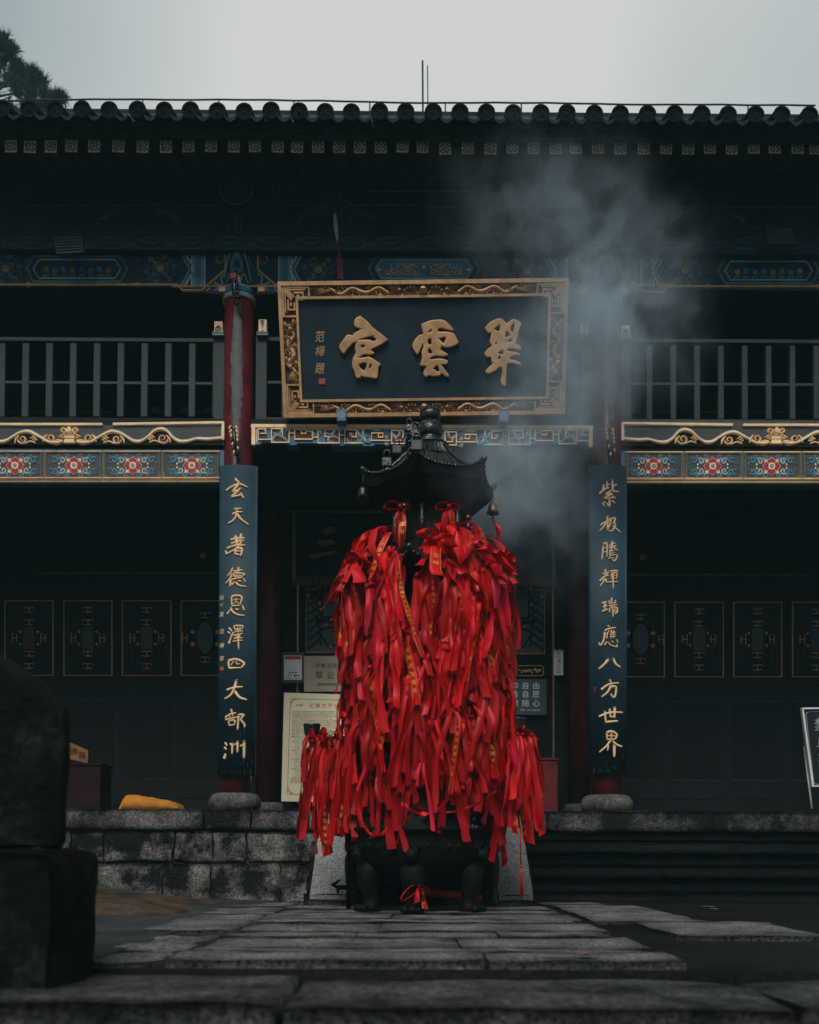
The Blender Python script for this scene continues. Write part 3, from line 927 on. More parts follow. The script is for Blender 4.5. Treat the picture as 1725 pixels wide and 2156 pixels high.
for f, xx in ((FU, 0), (FM, 1)):
    c = MB(); upper_bay(c, f); swirl_flower(c, f, 338, 567); c.build('side_painting', up)
    c = MB(); cartouche(c, f, 163, 106); swirl_flower(c, f, 12, 567, 30); c.build('cartouche', up)
# centre bay: the brace pattern mirrored about each post
FCL = mirror(FU, 509.5); FCR = mirror(FM, 509.5)
for f in (FCL, FCR):
    c = MB(); upper_bay(c, f); swirl_flower(c, f, 348, 569); c.build('centre_painting', up)
c = MB(); cartouche(c, FU, 893, 116, True); c.build('centre_cartouche', up)
# boards that fill the corner below the beam beside the posts
for f in (FU, FM, FCL, FCR):
    c = MB()
    pts = [(478, 600), (478, 620), (424, 616), (386, 616), (372, 603), (372, 600)]
    vs = [f(u, v, .0) for u, v in pts] + [f(u, v, -.10) for u, v in pts]
    c.add(vs, [tuple(range(6)), tuple(range(11, 5, -1))] + [(i, (i + 1) % 6, 6 + (i + 1) % 6, 6 + i) for i in range(6)], 'blue_dark')
    c.build('corner_board', up)
# cloud board
c = MB()
zc0, zc1 = P(870, 528, YF - .1).z, P(870, 497, YF - .1).z
c.box(XB0, XB1, YF - .09, YF + .10, zc0, zc1, 'cloud_ground')
FCB = flat(YF - .09)
for k in range(-8, 22):
    u0 = 84 * k + 30
    c.ridge([(u0 + 6, 506), (u0 + 2, 514), (u0 + 10, 522), (u0 + 34, 524), (u0 + 58, 522), (u0 + 68, 514), (u0 + 62, 506), (u0 + 54, 503), (u0 + 36, 500), (u0 + 18, 503), (u0 + 6, 506)], 2.4, FCB, 'cloud_line', H=.012, smooth=3)
    c.ridge([(u0 + 14, 508), (u0 + 34, 513), (u0 + 56, 508)], 2, FCB, 'teal', H=.010, smooth=3)
    c.ridge([(u0 + 66, 526), (u0 + 72, 518), (u0 + 77, 512), (u0 + 83, 518), (u0 + 88, 526)], 2, FCB, 'teal', H=.010, smooth=3)
    c.ridge(spiral((u0 + 77, 519), 4, 1, 0, 1, 10, .4), 1.6, FCB, 'cloud_line', H=.010)
c.build('cloud_board', up)
# bracket zone above with carved green scrolls, round boss and posts
c = MB()
FB = flat(YF + .06)
for f in (FB, mirror(FB, UC, 4)):
    for (cu, s_) in ((655, 1), (345, -1), (760, -1), (240, 1)):
        for q in range(4):
            c.ridge([(cu - s_ * 60 + s_ * q * 22, 478 - q * 14), (cu - s_ * 30 + s_ * q * 20, 470 - q * 15), (cu - s_ * 12 + s_ * q * 16, 452 - q * 9)], 2.2, f, 'teal', H=.012, smooth=4)
            c.ridge(spiral((cu - s_ * 20 + s_ * q * 17, 455 - q * 5), 8, 1.2, q, s_, 12, .25), 1.8, f, 'teal', H=.012)
    c.ridge([(60, 432), (468, 432)], 2, f, 'gold_dim', H=.006)
    c.ridge([(536, 432), (880, 432)], 2, f, 'gold_dim', H=.006)
    for u in (405, 418, 440, 575, 590, 610): c.ridge([(u, 384), (u - 4, 412)], 2, f, 'teal', H=.006)
    c.ridge([(478, 470), (480, 484), (484, 492)], 2.4, f, 'teal', H=.012)
    c.ridge([(526, 466), (524, 482), (518, 492)], 2.4, f, 'teal', H=.012)
    c.ridge([(496, 452), (500, 492)], 3, f, 'teal', H=.012); c.ridge([(512, 452), (509, 492)], 3, f, 'teal', H=.012)
    c.ridge([(705, 396), (706, 478)], 2.6, f, 'teal', H=.012); c.ridge([(719, 396), (720, 478)], 2.6, f, 'teal', H=.012)
    c.ridge([(690, 458), (692, 484), (735, 490), (740, 460)], 2.2, f, 'teal', H=.012)
c.ridge([(760, 384), (778, 374), (1000, 374), (1016, 384), (1000, 403), (778, 403), (760, 384)], 2.4, FB, 'teal', H=.012)
c.build('carved_frieze', up)
for f in (FB, mirror(FB, UC, 4)):
    c = MB()
    c.disc((500, 405), 36, f, 'green_dark', .07, n=32)
    c.ridge([(500 + 35 * math.cos(2 * math.pi * i / 40), 405 + 35 * math.sin(2 * math.pi * i / 40)) for i in range(41)], 3.4, lambda u, v, h=0, f=f: f(u, v, h + .07), 'teal', H=.012)
    for q in range(9): c.ridge(spiral((500 + 18 * math.cos(q * 2.4) * (q / 8) ** .5 * 1.3, 405 + 18 * math.sin(q * 2.4) * (q / 8) ** .5 * 1.3), 6, 1.2, q, 1, 12, .2), 1.6, lambda u, v, h=0, f=f: f(u, v, h + .07), 'teal', H=.008)
    c.build('round_boss', up)

# ---- columns
for i, X in enumerate((XL, XR, 2 * XL - XR, 2 * XR - XL)):
    c = MB()
    zt_ = P(500, 512, YC).z
    c.lathe([(.165, ZT + .15), (.168, ZT + .4), (.160, ZT + 3.2), (.152, zt_)], (X, YC), 'red_lacquer', 36)
    col = part('column', c)
    # painted sleeve at the head: pointed arch and blue bands
    s_ = MB()
    za, zb_ = P(500, 622, YC - .16).z, P(500, 600, YC - .16).z
    s_.lathe([(.160, P(500, 620, YC - .16).z), (.172, P(500, 619, YC - .16).z), (.172, P(500, 499, YC - .16).z), (.160, P(500, 495, YC - .16).z)], (X, YC), 'blue_dark', 40)
    def fc(a_, z, h=0, X=X):                # a_ = angle from the front
        r_ = .172 + h
        return Vector((X + r_ * math.sin(a_), YC - r_ * math.cos(a_), z))
    def ln(pts, w, k, H=.006):
        s_.ridge(pts, w, lambda u, v, h=0: fc(u / .172, v, h), k, H=H, smooth=5, base=.0005)
    z_ = lambda v: P(500, v, YC - .17).z
    for v0, v1, k in ((612, 619, 'line_blue'), (602, 612, 'blue'), (596, 602, 'line_blue')):
        s_.lathe([(.1745, z_(v1)), (.1745, z_(v0))], (X, YC), k, 40)
    s_.lathe([(.177, z_(620.5)), (.177, z_(618.5))], (X, YC), 'gold', 40)
    ln([(-.17, z_(590)), (-.11, z_(548)), (-.05, z_(522)), (0, z_(508)), (.05, z_(522)), (.11, z_(548)), (.17, z_(590))], .016, 'line_blue', .007)
    ln([(-.20, z_(588)), (-.14, z_(540)), (-.06, z_(512)), (0, z_(499)), (.06, z_(512)), (.14, z_(540)), (.20, z_(588))], .018, 'blue', .006)
    s_.poly([(-.055, z_(572)), (-.06, z_(560)), (-.03, z_(545)), (0, z_(531)), (.03, z_(545)), (.06, z_(560)), (.055, z_(572)), (.02, z_(568)), (-.02, z_(568))], lambda u, v, h=0: fc(u / .172, v, h), 'blue', .005, .0005)
    ln([(-.01, z_(566)), (-.035, z_(573)), (-.06, z_(566)), (-.05, z_(550)), (0, z_(531)), (.05, z_(550)), (.06, z_(566)), (.035, z_(573)), (.01, z_(566))], .010, 'line_blue', .008)
    for sg in (-1, 1): ln([(sg * .05, z_(588)), (sg * .06, z_(577)), (sg * .085, z_(575)), (sg * .10, z_(584)), (sg * .13, z_(592))], .012, 'line_blue', .008)
    s_.poly([(-.045, z_(595)), (-.04, z_(585)), (-.02, z_(579)), (.02, z_(579)), (.04, z_(585)), (.045, z_(595))], lambda u, v, h=0: fc(u / .172, v, h), 'gold', .009, .0005)
    s_.build('painted_sleeve', col)
    # stone drum
    d_ = MB()
    d_.lathe([(.20, ZT - .02), (.255, ZT + .02), (.275, ZT + .075), (.268, ZT + .125), (.23, ZT + .175), (.19, ZT + .185), (.10, ZT + .187)], (X, YC), 'drum_stone', 32)
    d_.build('stone_drum', col)
    # worn grey streak down the front of the lacquer
    if i < 2:
        w_ = MB()
        r_ = random.Random(7 + i); vs = []; fs = []
        rowsN, colsN = 110, 7
        ztop_, zbot_ = z_(632), z_(905 if i == 0 else 880)
        for a_ in range(rowsN + 1):
            t = a_ / rowsN; z = ztop_ + (zbot_ - ztop_) * t
            wl = .030 + .036 * min(1, t * 2.2) - .045 * max(0, t - .62) / .38 + .016 * mnoise.noise(Vector((0, 0, z * 5 + i * 9))) + .022 * mnoise.noise(Vector((2, 0, z * 17 + i * 9)))
            wr = .034 + .026 * min(1, t * 2) - .04 * max(0, t - .72) / .28 + .016 * mnoise.noise(Vector((4, 0, z * 5 + i * 9))) + .022 * mnoise.noise(Vector((6, 0, z * 17 + i * 9)))
            for b_ in range(colsN + 1):
                s2 = b_ / colsN
                an = (-max(.002, wl) + s2 * (max(.002, wl) + max(.002, wr)) + .01) / .158
                rr = .1545 + .0085 * min(1, max(0, (zt_ - z) / (zt_ - ZT - 3.2))) + .002
                vs.append((X + rr * math.sin(an), YC - rr * math.cos(an), z))
        for a_ in range(rowsN):
            for b_ in range(colsN): fs.append((a_ * (colsN + 1) + b_, a_ * (colsN + 1) + b_ + 1, (a_ + 1) * (colsN + 1) + b_ + 1, (a_ + 1) * (colsN + 1) + b_))
        w_.add(vs, fs, 'worn_grey', True)
        w_.build('worn_patch', col)
for u in (566, 1221):
    c = MB()
    X = PX(u, YW - .1, 1400)
    c.lathe([(.15, ZT + .15), (.15, P(560, 1010, YW - .1).z + .6)], (X, YW - .1), 'red_lacquer', 28)
    col = part('inner_column', c)
    d_ = MB()
    d_.lathe([(.16, ZT - .02), (.21, ZT + .02), (.22, ZT + .10), (.19, ZT + .19), (.12, ZT + .2)], (X, YW - .1), 'drum_stone', 28)
    d_.build('stone_drum', col)
# carved hooks on the front of the columns
def hook(X, u0, vt, vb, gold):
    c = MB()
    y0 = YC - .17
    f = flat(y0 - .02)
    k2 = 'gold_bright' if gold else 'iron'
    n_ = 7
    w = 11 if gold else 10
    for i in range(n_):
        t = i / (n_ - 1)
        v = vt + (vb - vt) * t; u = u0 + 6 * t
        p = f(u, v, .03)
        c.ball((p.x, p.y, p.z), .035 * (1.05 - .35 * t), 'iron', 8, sz=1.1)
        for sg in (-1, 1):
            pr = [f(u + sg * w * .45 * (1 - .4 * t), v - 5, .06), f(u + sg * w * .72 * (1 - .4 * t), v, .075), f(u + sg * w * .45 * (1 - .4 * t), v + 6, .05)]
            c.tube(pr, [.008, .013, .006], k2 if (i + (sg > 0)) % 2 == 0 or i < 3 else 'iron', 6)
    c.tube([f(u0, vt - 3, .02), f(u0 + 2, vt + 10, .08), f(u0 + 5, vb - 8, .07), f(u0 + 7, vb + 3, .02)], [.012, .022, .02, .008], 'iron', 8)
    if not gold: c.rect(u0 - 5, vt - 3, u0 + 6, vt + 9, lambda u, v, h=0: f(u, v, h + .07), 'crimson', .02)
    part('carved_hook', c)
hook(XL, 494, 588, 642, False); hook(XL, 494, 907, 958, True)
hook(XR, 1281, 596, 646, False); hook(XR, 1281, 912, 962, True)

# ---- gallery rail
FR = flat(YC - .02)
def rail(us, u0, u1, name, dv=0.0, f=FR):
    c = MB()
    def bx(a0, b0, a1, b1, d0, d1):
        p, q = f(a0, b0 + dv), f(a1, b1 + dv)
        c.box(min(p.x, q.x), max(p.x, q.x), YC - .02 - d1, YC - .02 - d0, min(p.z, q.z), max(p.z, q.z), 'grey_wood', .004)
    bx(u0, 709, u1, 722.5, -.08, .02)
    bx(u0, 799, u1, 810.5, -.03, .0)
    bx(u0, 878, u1, 890.5, -.08, .02)
    for u in us: bx(u - 6.2, 722.6, u + 6.2, 877.8, -.05, .006)
    o = part(name, c)
    return o, bx
lo_ = [48 + 50.1 * k for k in range(-6, 9)] + [463]
o, _ = rail([u + 6 for u in lo_[:-1]], -300, 474, 'gallery_railing')
c = MB()
p0, p1 = FR(452, 709), FR(474.5, 890)
c.box(p0.x, p1.x, YC - .05, YC + .05, p1.z, p0.z, 'grey_wood', .004); c.build('end_post', o)
o, _ = rail([1367.7 + 50.2 * k for k in range(-1, 14)], 1306, 2100, 'gallery_railing', 5)
c = MB()
p0, p1 = FR(1306, 714), FR(1328, 895)
c.box(p0.x, p1.x, YC - .05, YC + .05, p1.z, p0.z, 'grey_wood', .004); c.build('end_post', o)
o, _ = rail([600 + 50 * k for k in range(13)], 540, 1246, 'gallery_railing', 2)
for ua, ub in ((540, 562), (1224, 1246)):
    c = MB()
    p0, p1 = FR(ua, 711), FR(ub, 892)
    c.box(p0.x, p1.x, YC - .05, YC + .05, p1.z, p0.z, 'grey_wood', .004); c.build('end_post', o)
# painted blocks sitting on the rail ends
FK = flat(YC - .08)
for k_, (u, v0, v1) in enumerate(((460, 676, 708), (553, 672, 708), (1231, 680, 713), (1318, 684, 715))):
    c = MB()
    p, q = FK(u - 8.5, v0), FK(u + 8.5, v1 - 8)
    c.box(p.x, q.x, YC - .08, YC + .03, q.z, p.z, 'gold_bright', .004)
    p, q = FK(u - 12, v1 - 7.8), FK(u + 12, v1)
    c.box(p.x, q.x, YC - .10, YC + .04, q.z, p.z, 'blue', .002)
    c.ridge([(u - 12, v1 - 1), (u + 12, v1 - 1)], 1.8, lambda a_, b_, h=0: FK(a_, b_, h + .02), 'white_line', H=.005)
    c.ridge([(u - 12, v1 - 7), (u + 12, v1 - 7)], 1.6, lambda a_, b_, h=0: FK(a_, b_, h + .02), 'gold_bright', H=.005)
    if k_ in (1, 2):
        c.poly([(u - 4.5, v0 + 2), (u + 4.5, v0 + 2), (u, v0 + 19)], FK, 'blue', .004)
        c.ridge([(u - 5, v0 + 1), (u, v0 + 20), (u + 5, v0 + 1)], 1.3, FK, 'white_line', H=.007)
        c.poly([(u - 6, v1 - 8), (u, v1 - 13), (u + 6, v1 - 8)], FK, 'green_dark', .004)
    else:
        for q_ in (-5, 0, 5): c.ridge([(u + q_, v0 + 1), (u + q_, v0 + 10)], .9, FK, 'ink_brown', H=.004)
        c.poly([(u - 7, v0 + 14), (u, v0 + 8), (u + 7, v0 + 14), (u + 6, v1 - 8.5), (u - 6, v1 - 8.5)], FK, 'green_dark', .004)
        c.ridge([(u - 7, v1 - 9), (u - 1, v0 + 18), (u - 6, v0 + 14)], 1.1, FK, 'gold_bright', H=.007); c.ridge([(u + 7, v1 - 9), (u + 1, v0 + 18), (u + 6, v0 + 14)], 1.1, FK, 'gold_bright', H=.007)
    part('painted_block', c)

# ---- floor of the gallery, ceiling of the porch, upper room behind
zg = P(870, 886, YC).z
c = MB()
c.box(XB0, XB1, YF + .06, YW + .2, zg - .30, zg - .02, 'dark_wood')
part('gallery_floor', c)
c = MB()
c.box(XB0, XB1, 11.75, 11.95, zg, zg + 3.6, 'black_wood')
FG = flat(11.75)
for k in range(16):
    u = 20 + 118 * k
    c.ridge([(u, 868), (u + 100, 868)], 2, FG, 'gold_dim', H=.01); c.ridge([(u, 868), (u, 740), (u + 100, 740), (u + 100, 868)], 2.2, FG, 'lattice', H=.01)
part('upper_wall', c)
c = MB()                                     # pale windows glimpsed low behind the left rail
for u in (318, 348, 380, 398, 431):
    c = MB(); c.rect(u, 858, u + 16, 870, FG, 'pale_soft', .012); part('upper_window', c)
c = MB()
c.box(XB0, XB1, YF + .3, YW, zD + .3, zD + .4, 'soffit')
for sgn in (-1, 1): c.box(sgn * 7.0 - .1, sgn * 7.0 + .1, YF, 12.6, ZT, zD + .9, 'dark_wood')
part('side_wall', c)

# ---- lower side beams with gilt scroll and flower panels
def side_beam(f, flip):
    c = MB()
    for v0, v1, d, k in ((889.5, 936, .0, 'slate_board'), (936, 1014, .03, 'blue')):
        p, q = f(-640, v0), f(472, v1)
        c.box(min(p.x, q.x), max(p.x, q.x), YF + d, YF + .2, q.z, p.z, k)
    p, q = f(-640, 937), f(472, 944)
    c.box(min(p.x, q.x), max(p.x, q.x), YF + .02, YF + .1, q.z, p.z, 'black_wood')
    b = part('side_beam', c)
    Z = lambda x, y: (.2807 * x, 868.4 + .2807 * y)
    t = MB()
    t.ridge([Z(-2400, 93), Z(772, 93)], 5, f, 'gold_bright', H=.022, rounded=False)
    t.ridge([Z(852, 92), Z(1680, 80)], 5.2, f, 'gold_bright', H=.022, rounded=False)
    t.ridge([Z(1677, 78), Z(1677, 210)], 5.5, f, 'gold_bright', H=.024, rounded=False)
    t.ridge([Z(-2400, 102), Z(760, 102)], 1.3, f, 'white_line', H=.010, rounded=False)
    t.ridge([Z(850, 101), Z(1664, 92), Z(1664, 196)], 1.6, f, 'white_line', H=.010, rounded=False)
    t.ridge([Z(-2400, 517), Z(1640, 515)], 4.4, lambda u, v, h=0: f(u, v, h - .03), 'gold_bright', H=.03)
    t.build('gilt_molding', b)
    s = MB()
    top = [(0, 222), (60, 212), (110, 175), (180, 152), (240, 164), (300, 205), (360, 228), (430, 232), (470, 222)]
    r_ = [(580, 222), (620, 232), (690, 225), (750, 190), (830, 150), (900, 160), (950, 188), (1000, 218), (1050, 224), (1100, 200), (1160, 145), (1215, 130), (1260, 150), (1300, 195), (1350, 222), (1410, 222), (1480, 205), (1560, 207), (1672, 198)]
    left = [(2 * 526 - x, y) for x, y in r_]
    def scroll(pts):
        q = [Z(*p) for p in pts]
        # dark board below the scroll is cut away: black strip
        low = [(u, v + 1) for u, v in q] + [(q[-1][0], 937), (q[0][0], 937)]
        s.poly(low, f, 'black_wood', .004)
        s.ridge([(u, v - 4.2) for u, v in q], 2.6, f, 'line_pale', H=.007, smooth=4, rounded=False)
        s.ridge(q, [6.5 + 2.2 * math.sin(i * 1.9) for i in range(len(q))], f, 'gold_bright', H=.030, smooth=6)
    scroll(r_); scroll(left)
    s.poly([Z(480, 240), Z(480, 190), Z(580, 190), Z(580, 240)], f, 'black_wood', .004)
    def curl(x, y, r, a0, d, turns=1.25, w=5):
        s.ridge(spiral(Z(x, y), r * .2807, turns, a0, d, 18, .2), [w * (1 - .6 * i / 18) for i in range(19)], f, 'gold_bright', H=.026)
    for sg in (1, -1):
        X_ = lambda x: 526 + sg * (x - 526)
        for x, y, r in ((880, 205, 36), (1225, 200, 42), (670, 195, 38)):
            curl(X_(x), y, r, 0 if sg > 0 else math.pi, sg)
            s.ridge([Z(X_(x - 100), y + 28), Z(X_(x - 60), y + 15), Z(X_(x - 20), y + 30), Z(X_(x + 20), y + 28)], [3.5, 4.5, 4, 2], f, 'gold_bright', H=.022, smooth=4)
            s.disc(Z(X_(x - 5), y + 2), 5, f, 'maroon_back', .006, n=10)
            s.ridge([Z(X_(x + 55), y + 30), Z(X_(x + 48), y), Z(X_(x + 25), y - 25)], [2, 5.5, 3], f, 'gold_bright', H=.024, smooth=4)
            for q in range(3): s.ridge([Z(X_(x - 60 - q * 14), y - 8 + q * 10), Z(X_(x - 90 - q * 10), y - 26 + q * 14)], [2, 4], f, 'gold_bright', H=.022)
    # vase
    s.poly([Z(485, 172), Z(570, 172), Z(562, 200), Z(566, 238), Z(488, 238), Z(493, 200)], f, 'gold_bright', .028)
    for y in (176, 200, 235): s.ridge([Z(482, y), Z(572, y)], 2.6, f, 'gold_bright', H=.036)
    for sg in (-1, 1):
        s.ridge(spiral(Z(526 + sg * 48, 140), 7, 1.1, math.pi / 2, sg, 14, .3), 4, f, 'gold_bright', H=.03)
        s.ridge([Z(526, 165), Z(526 + sg * 20, 150), Z(526 + sg * 25, 128)], 4, f, 'gold_bright', H=.03, smooth=3)
    s.disc(Z(526, 135), 4.5, f, 'gold_bright', .034, n=10, ry=6)
    s.build('gilt_scroll', b)
    for k in range(-5, 2):
        x0 = 330 + 443 * k + 443
        m = MB()
        fp = lambda u, v, h=0: f(u, v, h - .03)
        a0, a1 = Z(x0, 279), Z(x0 + 430, 497)
        m.rect(a0[0] + 4, a0[1] + 4, a1[0] - 4, a1[1] - 4, fp, 'slate_board', .006)
        fr = m
        w = 5.4
        for pts in ([(a0[0], a0[1] + w / 2), (a1[0], a0[1] + w / 2)], [(a0[0], a1[1] - w / 2), (a1[0], a1[1] - w / 2)], [(a0[0] + w / 2, a0[1] + w), (a0[0] + w / 2, a1[1] - w)], [(a1[0] - w / 2, a0[1] + w), (a1[0] - w / 2, a1[1] - w)]):
            fr.ridge(pts, w, fp, 'gold_bright', H=.026, tipround=0)
        po = m.build('flower_panel', b)
        fl = MB()
        cx_, cy_ = x0 + 221, 392
        G = lambda dx, dy: Z(cx_ + dx, cy_ + dy)
        pts = []
        for i in range(64):
            an = 2 * math.pi * i / 64
            rr = 60 + 14 * abs(math.cos(4 * an)) ** .7 - 6
            pts.append(G(rr * math.cos(an), rr * math.sin(an)))
        fl.poly(pts, fp, 'gold_bright', .0095)
        for q in range(4):
            an = q * math.pi / 2
            ca, sa = math.cos(an), math.sin(an)
            def T(r, t): return G(r * ca - t * sa, r * sa + t * ca)
            pet = [(14, 0), (24, 22), (36, 34), (52, 32), (58, 18), (72, 0), (58, -18), (52, -32), (36, -34), (24, -22)]
            fl.poly([T(*p) for p in pet], fp, 'pink', .0115)
            fl.poly([T(16 + (p[0] - 16) * .84, p[1] * .8) for p in pet], fp, 'crimson', .0135)
            an2 = an + math.pi / 4
            c2, s2 = math.cos(an2), math.sin(an2)
            fl.poly([G(58 * c2 - 9 * s2, 58 * s2 + 9 * c2), G(98 * c2, 98 * s2), G(58 * c2 + 9 * s2, 58 * s2 - 9 * c2)], fp, 'gold_bright', .011)
        fl.disc(G(0, 0), 26 * .2807, fp, 'gold_bright', .016, n=20)
        fl.disc(G(0, 0), 15 * .2807, fp, 'gold_dim', .018, n=14)
        fl.disc(G(0, 0), 8 * .2807, fp, 'line_blue', .020, n=10)
        for sx in (-1, 1):
            for sy in (-1, 1):
                for dx, dy, r, k1, k2 in ((88, 36, 26, 'leaf_grey', 'line_pale'), (142, 40, 27, 'blue', 'line_blue'), (50, 66, 20, 'blue', 'line_blue'), (118, 68, 12, 'blue', 'line_blue')):
                    a_ = 0 if sx > 0 else math.pi
                    sp = spiral(G(sx * dx, sy * dy), r * .2807, 1.15, a_ + sy * sx * .5, sx * sy, 16, .15)
                    fl.ridge(sp, [3.6 * r / 26] * 17, fp, k1, H=.012, rounded=False)
                    fl.ridge([(u + .0, v - .6) for u, v in sp], 1.1, fp, k2, H=.0145, rounded=False)
                fl.ridge([G(sx * 160, sy * 26), G(sx * 178, sy * 22), G(sx * 190, sy * 14)], [3, 2, .8], fp, 'line_blue', H=.012, smooth=3)
                fl.poly([G(sx * 112, sy * 4), G(sx * 120, sy * 14), G(sx * 112, sy * 24), G(sx * 104, sy * 14)], fp, 'gold_bright', .012)
                fl.ridge([G(sx * 60, sy * 40), G(sx * 84, sy * 62)], 2.2, fp, 'line_blue', H=.011)
        fl.build('painted_flower', po)
    return b
FS = flat(YF)
side_beam(FS, 0)
side_beam(mirror(FS, UC, 1.5), 1)

# ---- centre beam with key-fret
c = MB()
f = FS
cz1 = f(890, 893).z
pts = [(532, 894), (1246, 897), (1246, 941)]
steps = [(1238, 941), (1238, 934), (1110, 934), (1106, 940), (1006, 940), (1000, 934), (976, 934), (970, 940), (895, 940), (838, 940), (832, 935), (790, 935), (786, 939), (700, 938), (696, 933), (628, 933), (622, 937), (606, 937), (600, 932), (552, 931), (548, 936), (532, 936)]
c.poly(pts + steps, f, 'blue', .0, -.16)
fb = part('fret_beam', c)
t = MB()
t.ridge([(530, 898), (1248, 901)], 7.5, f, 'gold_bright', H=.022, rounded=False)
t.ridge([(534.5, 898), (534.5, 938)], 8.5, f, 'gold_bright', H=.024, rounded=False)
t.ridge([(1243.5, 901), (1243.5, 942)], 8.5, f, 'gold_bright', H=.024, rounded=False)
t.ridge([(540, 903.2), (1238, 906)], 1.6, f, 'white_line', H=.010, rounded=False)
t.ridge([(540.5, 903), (540.5, 936)], 1.6, f, 'white_line', H=.010, rounded=False)
t.build('gilt_molding', fb)
Z3 = lambda x, y: (526.3 + .21968 * x, 884.2 + .21968 * y)
t = MB()
def key(pts, f): t.ridge([Z3(*p) for p in pts], 2.1, f, 'gold_bright', H=.018, rounded=False)
def dark(x0, y0, x1, y1, f, k='maroon_back'):
    a0, a1 = Z3(x0, y0), Z3(x1, y1); t.rect(a0[0], a0[1], a1[0], a1[1], f, k, .004)
def leaf(pts, f, w=5.5):
    q = [Z3(*p) for p in pts]
    t.ridge(q, [w * (.5 + .5 * math.sin(math.pi * (.15 + .85 * i / (len(q) - 1)))) for i in range(len(q))], f, 'leaf_grey', H=.020, smooth=5)
    t.ridge([(u, v - 1.2) for u, v in q], 1.1, f, 'line_pale', H=.024, smooth=5)
FC2 = mirror(FS, 893, 3.0)
for f in (FS, FC2):
    t = MB()
    dark(85, 95, 160, 190, f, 'green_dark'); dark(215, 90, 375, 220, f, 'green_dark'); dark(440, 95, 600, 190, f); dark(720, 95, 860, 225, f); dark(915, 95, 1020, 225, f); dark(1170, 140, 1350, 200, f); dark(1360, 110, 1470, 230, f); dark(1110, 90, 1165, 140, f)
    key([(100, 135), (155, 135), (155, 92), (82, 92), (82, 192), (208, 192)], f)
    key([(315, 155), (315, 90), (210, 90), (210, 220), (378, 220), (378, 65)], f)
    key([(378, 132), (432, 132)], f)
    key([(495, 108), (495, 135), (540, 135), (540, 95), (432, 95), (432, 190), (602, 190), (602, 75)], f)
    key([(602, 172), (655, 172)], f)
    key([(780, 165), (722, 165), (722, 95), (858, 95), (858, 226), (655, 226), (655, 70)], f)
    key([(858, 150), (912, 150)], f)
    key([(975, 168), (1020, 168), (1020, 98), (912, 98), (912, 228), (1085, 228)], f); key([(1085, 80), (1085, 150)], f)
    key([(1232, 140), (1232, 170), (1276, 170), (1276, 132), (1168, 132), (1168, 202), (1360, 202)], f)
    key([(1395, 150), (1395, 200), (1468, 200), (1468, 108), (1360, 108), (1360, 232), (1530, 232)], f)
    leaf([(365, 205), (300, 160), (250, 150), (222, 190), (240, 215)], f, 7); leaf([(225, 125), (270, 140), (300, 120), (320, 75), (355, 90), (350, 120)], f, 7)
    leaf([(545, 75), (560, 110), (600, 120), (610, 155), (585, 150)], f, 6); leaf([(125, 75), (130, 95), (150, 110), (150, 135)], f, 4)
    leaf([(730, 130), (790, 140), (820, 90), (865, 85), (875, 105)], f, 7); leaf([(850, 180), (800, 160), (755, 180), (760, 210), (800, 210)], f, 7)
    leaf([(930, 180), (950, 215), (1050, 215), (1080, 180), (1130, 150)], f, 6); leaf([(1035, 105), (1050, 150), (1090, 170), (1110, 210), (1150, 215), (1155, 190)], f, 7)
    leaf([(1170, 95), (1220, 100), (1290, 85), (1350, 95)], f, 5); leaf([(1370, 130), (1390, 170), (1430, 150), (1440, 100), (1490, 85)], f, 7); leaf([(670, 90), (680, 125), (672, 145)], f, 6)
    for x, y in ((75, 220), (1310, 165), (1310, 230), (970, 140)): t.ridge(spiral(Z3(x, y), 4.6, 1.2, 0, 1, 12, .2), 1.8, f, 'white_line', H=.02)
    t.build('key_fret', fb)
# blue bracket blocks that hold the plaque
for u, dv in ((720, 0), (1060, 2)):
    c = MB()
    fk = flat(YF - .10)
    pts = [(u - 11, 868 + dv), (u + 11, 868 + dv), (u + 9, 891 + dv), (u - 9, 891 + dv)]
    vs = [fk(a_, b_, .06) for a_, b_ in pts] + [fk(a_, b_, -.10) for a_, b_ in pts]
    c.add(vs, [(0, 1, 2, 3), (7, 6, 5, 4)] + [(i, (i + 1) % 4, 4 + (i + 1) % 4, 4 + i) for i in range(4)], 'blue')
    fk2 = lambda a_, b_, h=0: fk(a_, b_, h + .06)
    c.ridge([(u + 6.6 * math.cos(2 * math.pi * i / 20), 880 + dv + 6.6 * math.sin(2 * math.pi * i / 20)) for i in range(21)], 1.1, fk2, 'white_line', H=.004)
    c.ridge([(u - 3, 876 + dv), (u + 1, 878 + dv), (u - 2, 882 + dv), (u + 3, 884 + dv)], 1.1, fk2, 'white_line', H=.004, smooth=3); c.ridge([(u + 3, 876 + dv), (u + 2, 880 + dv), (u + 4, 882 + dv)], 1, fk2, 'white_line', H=.004)
    part('bracket_block', c)

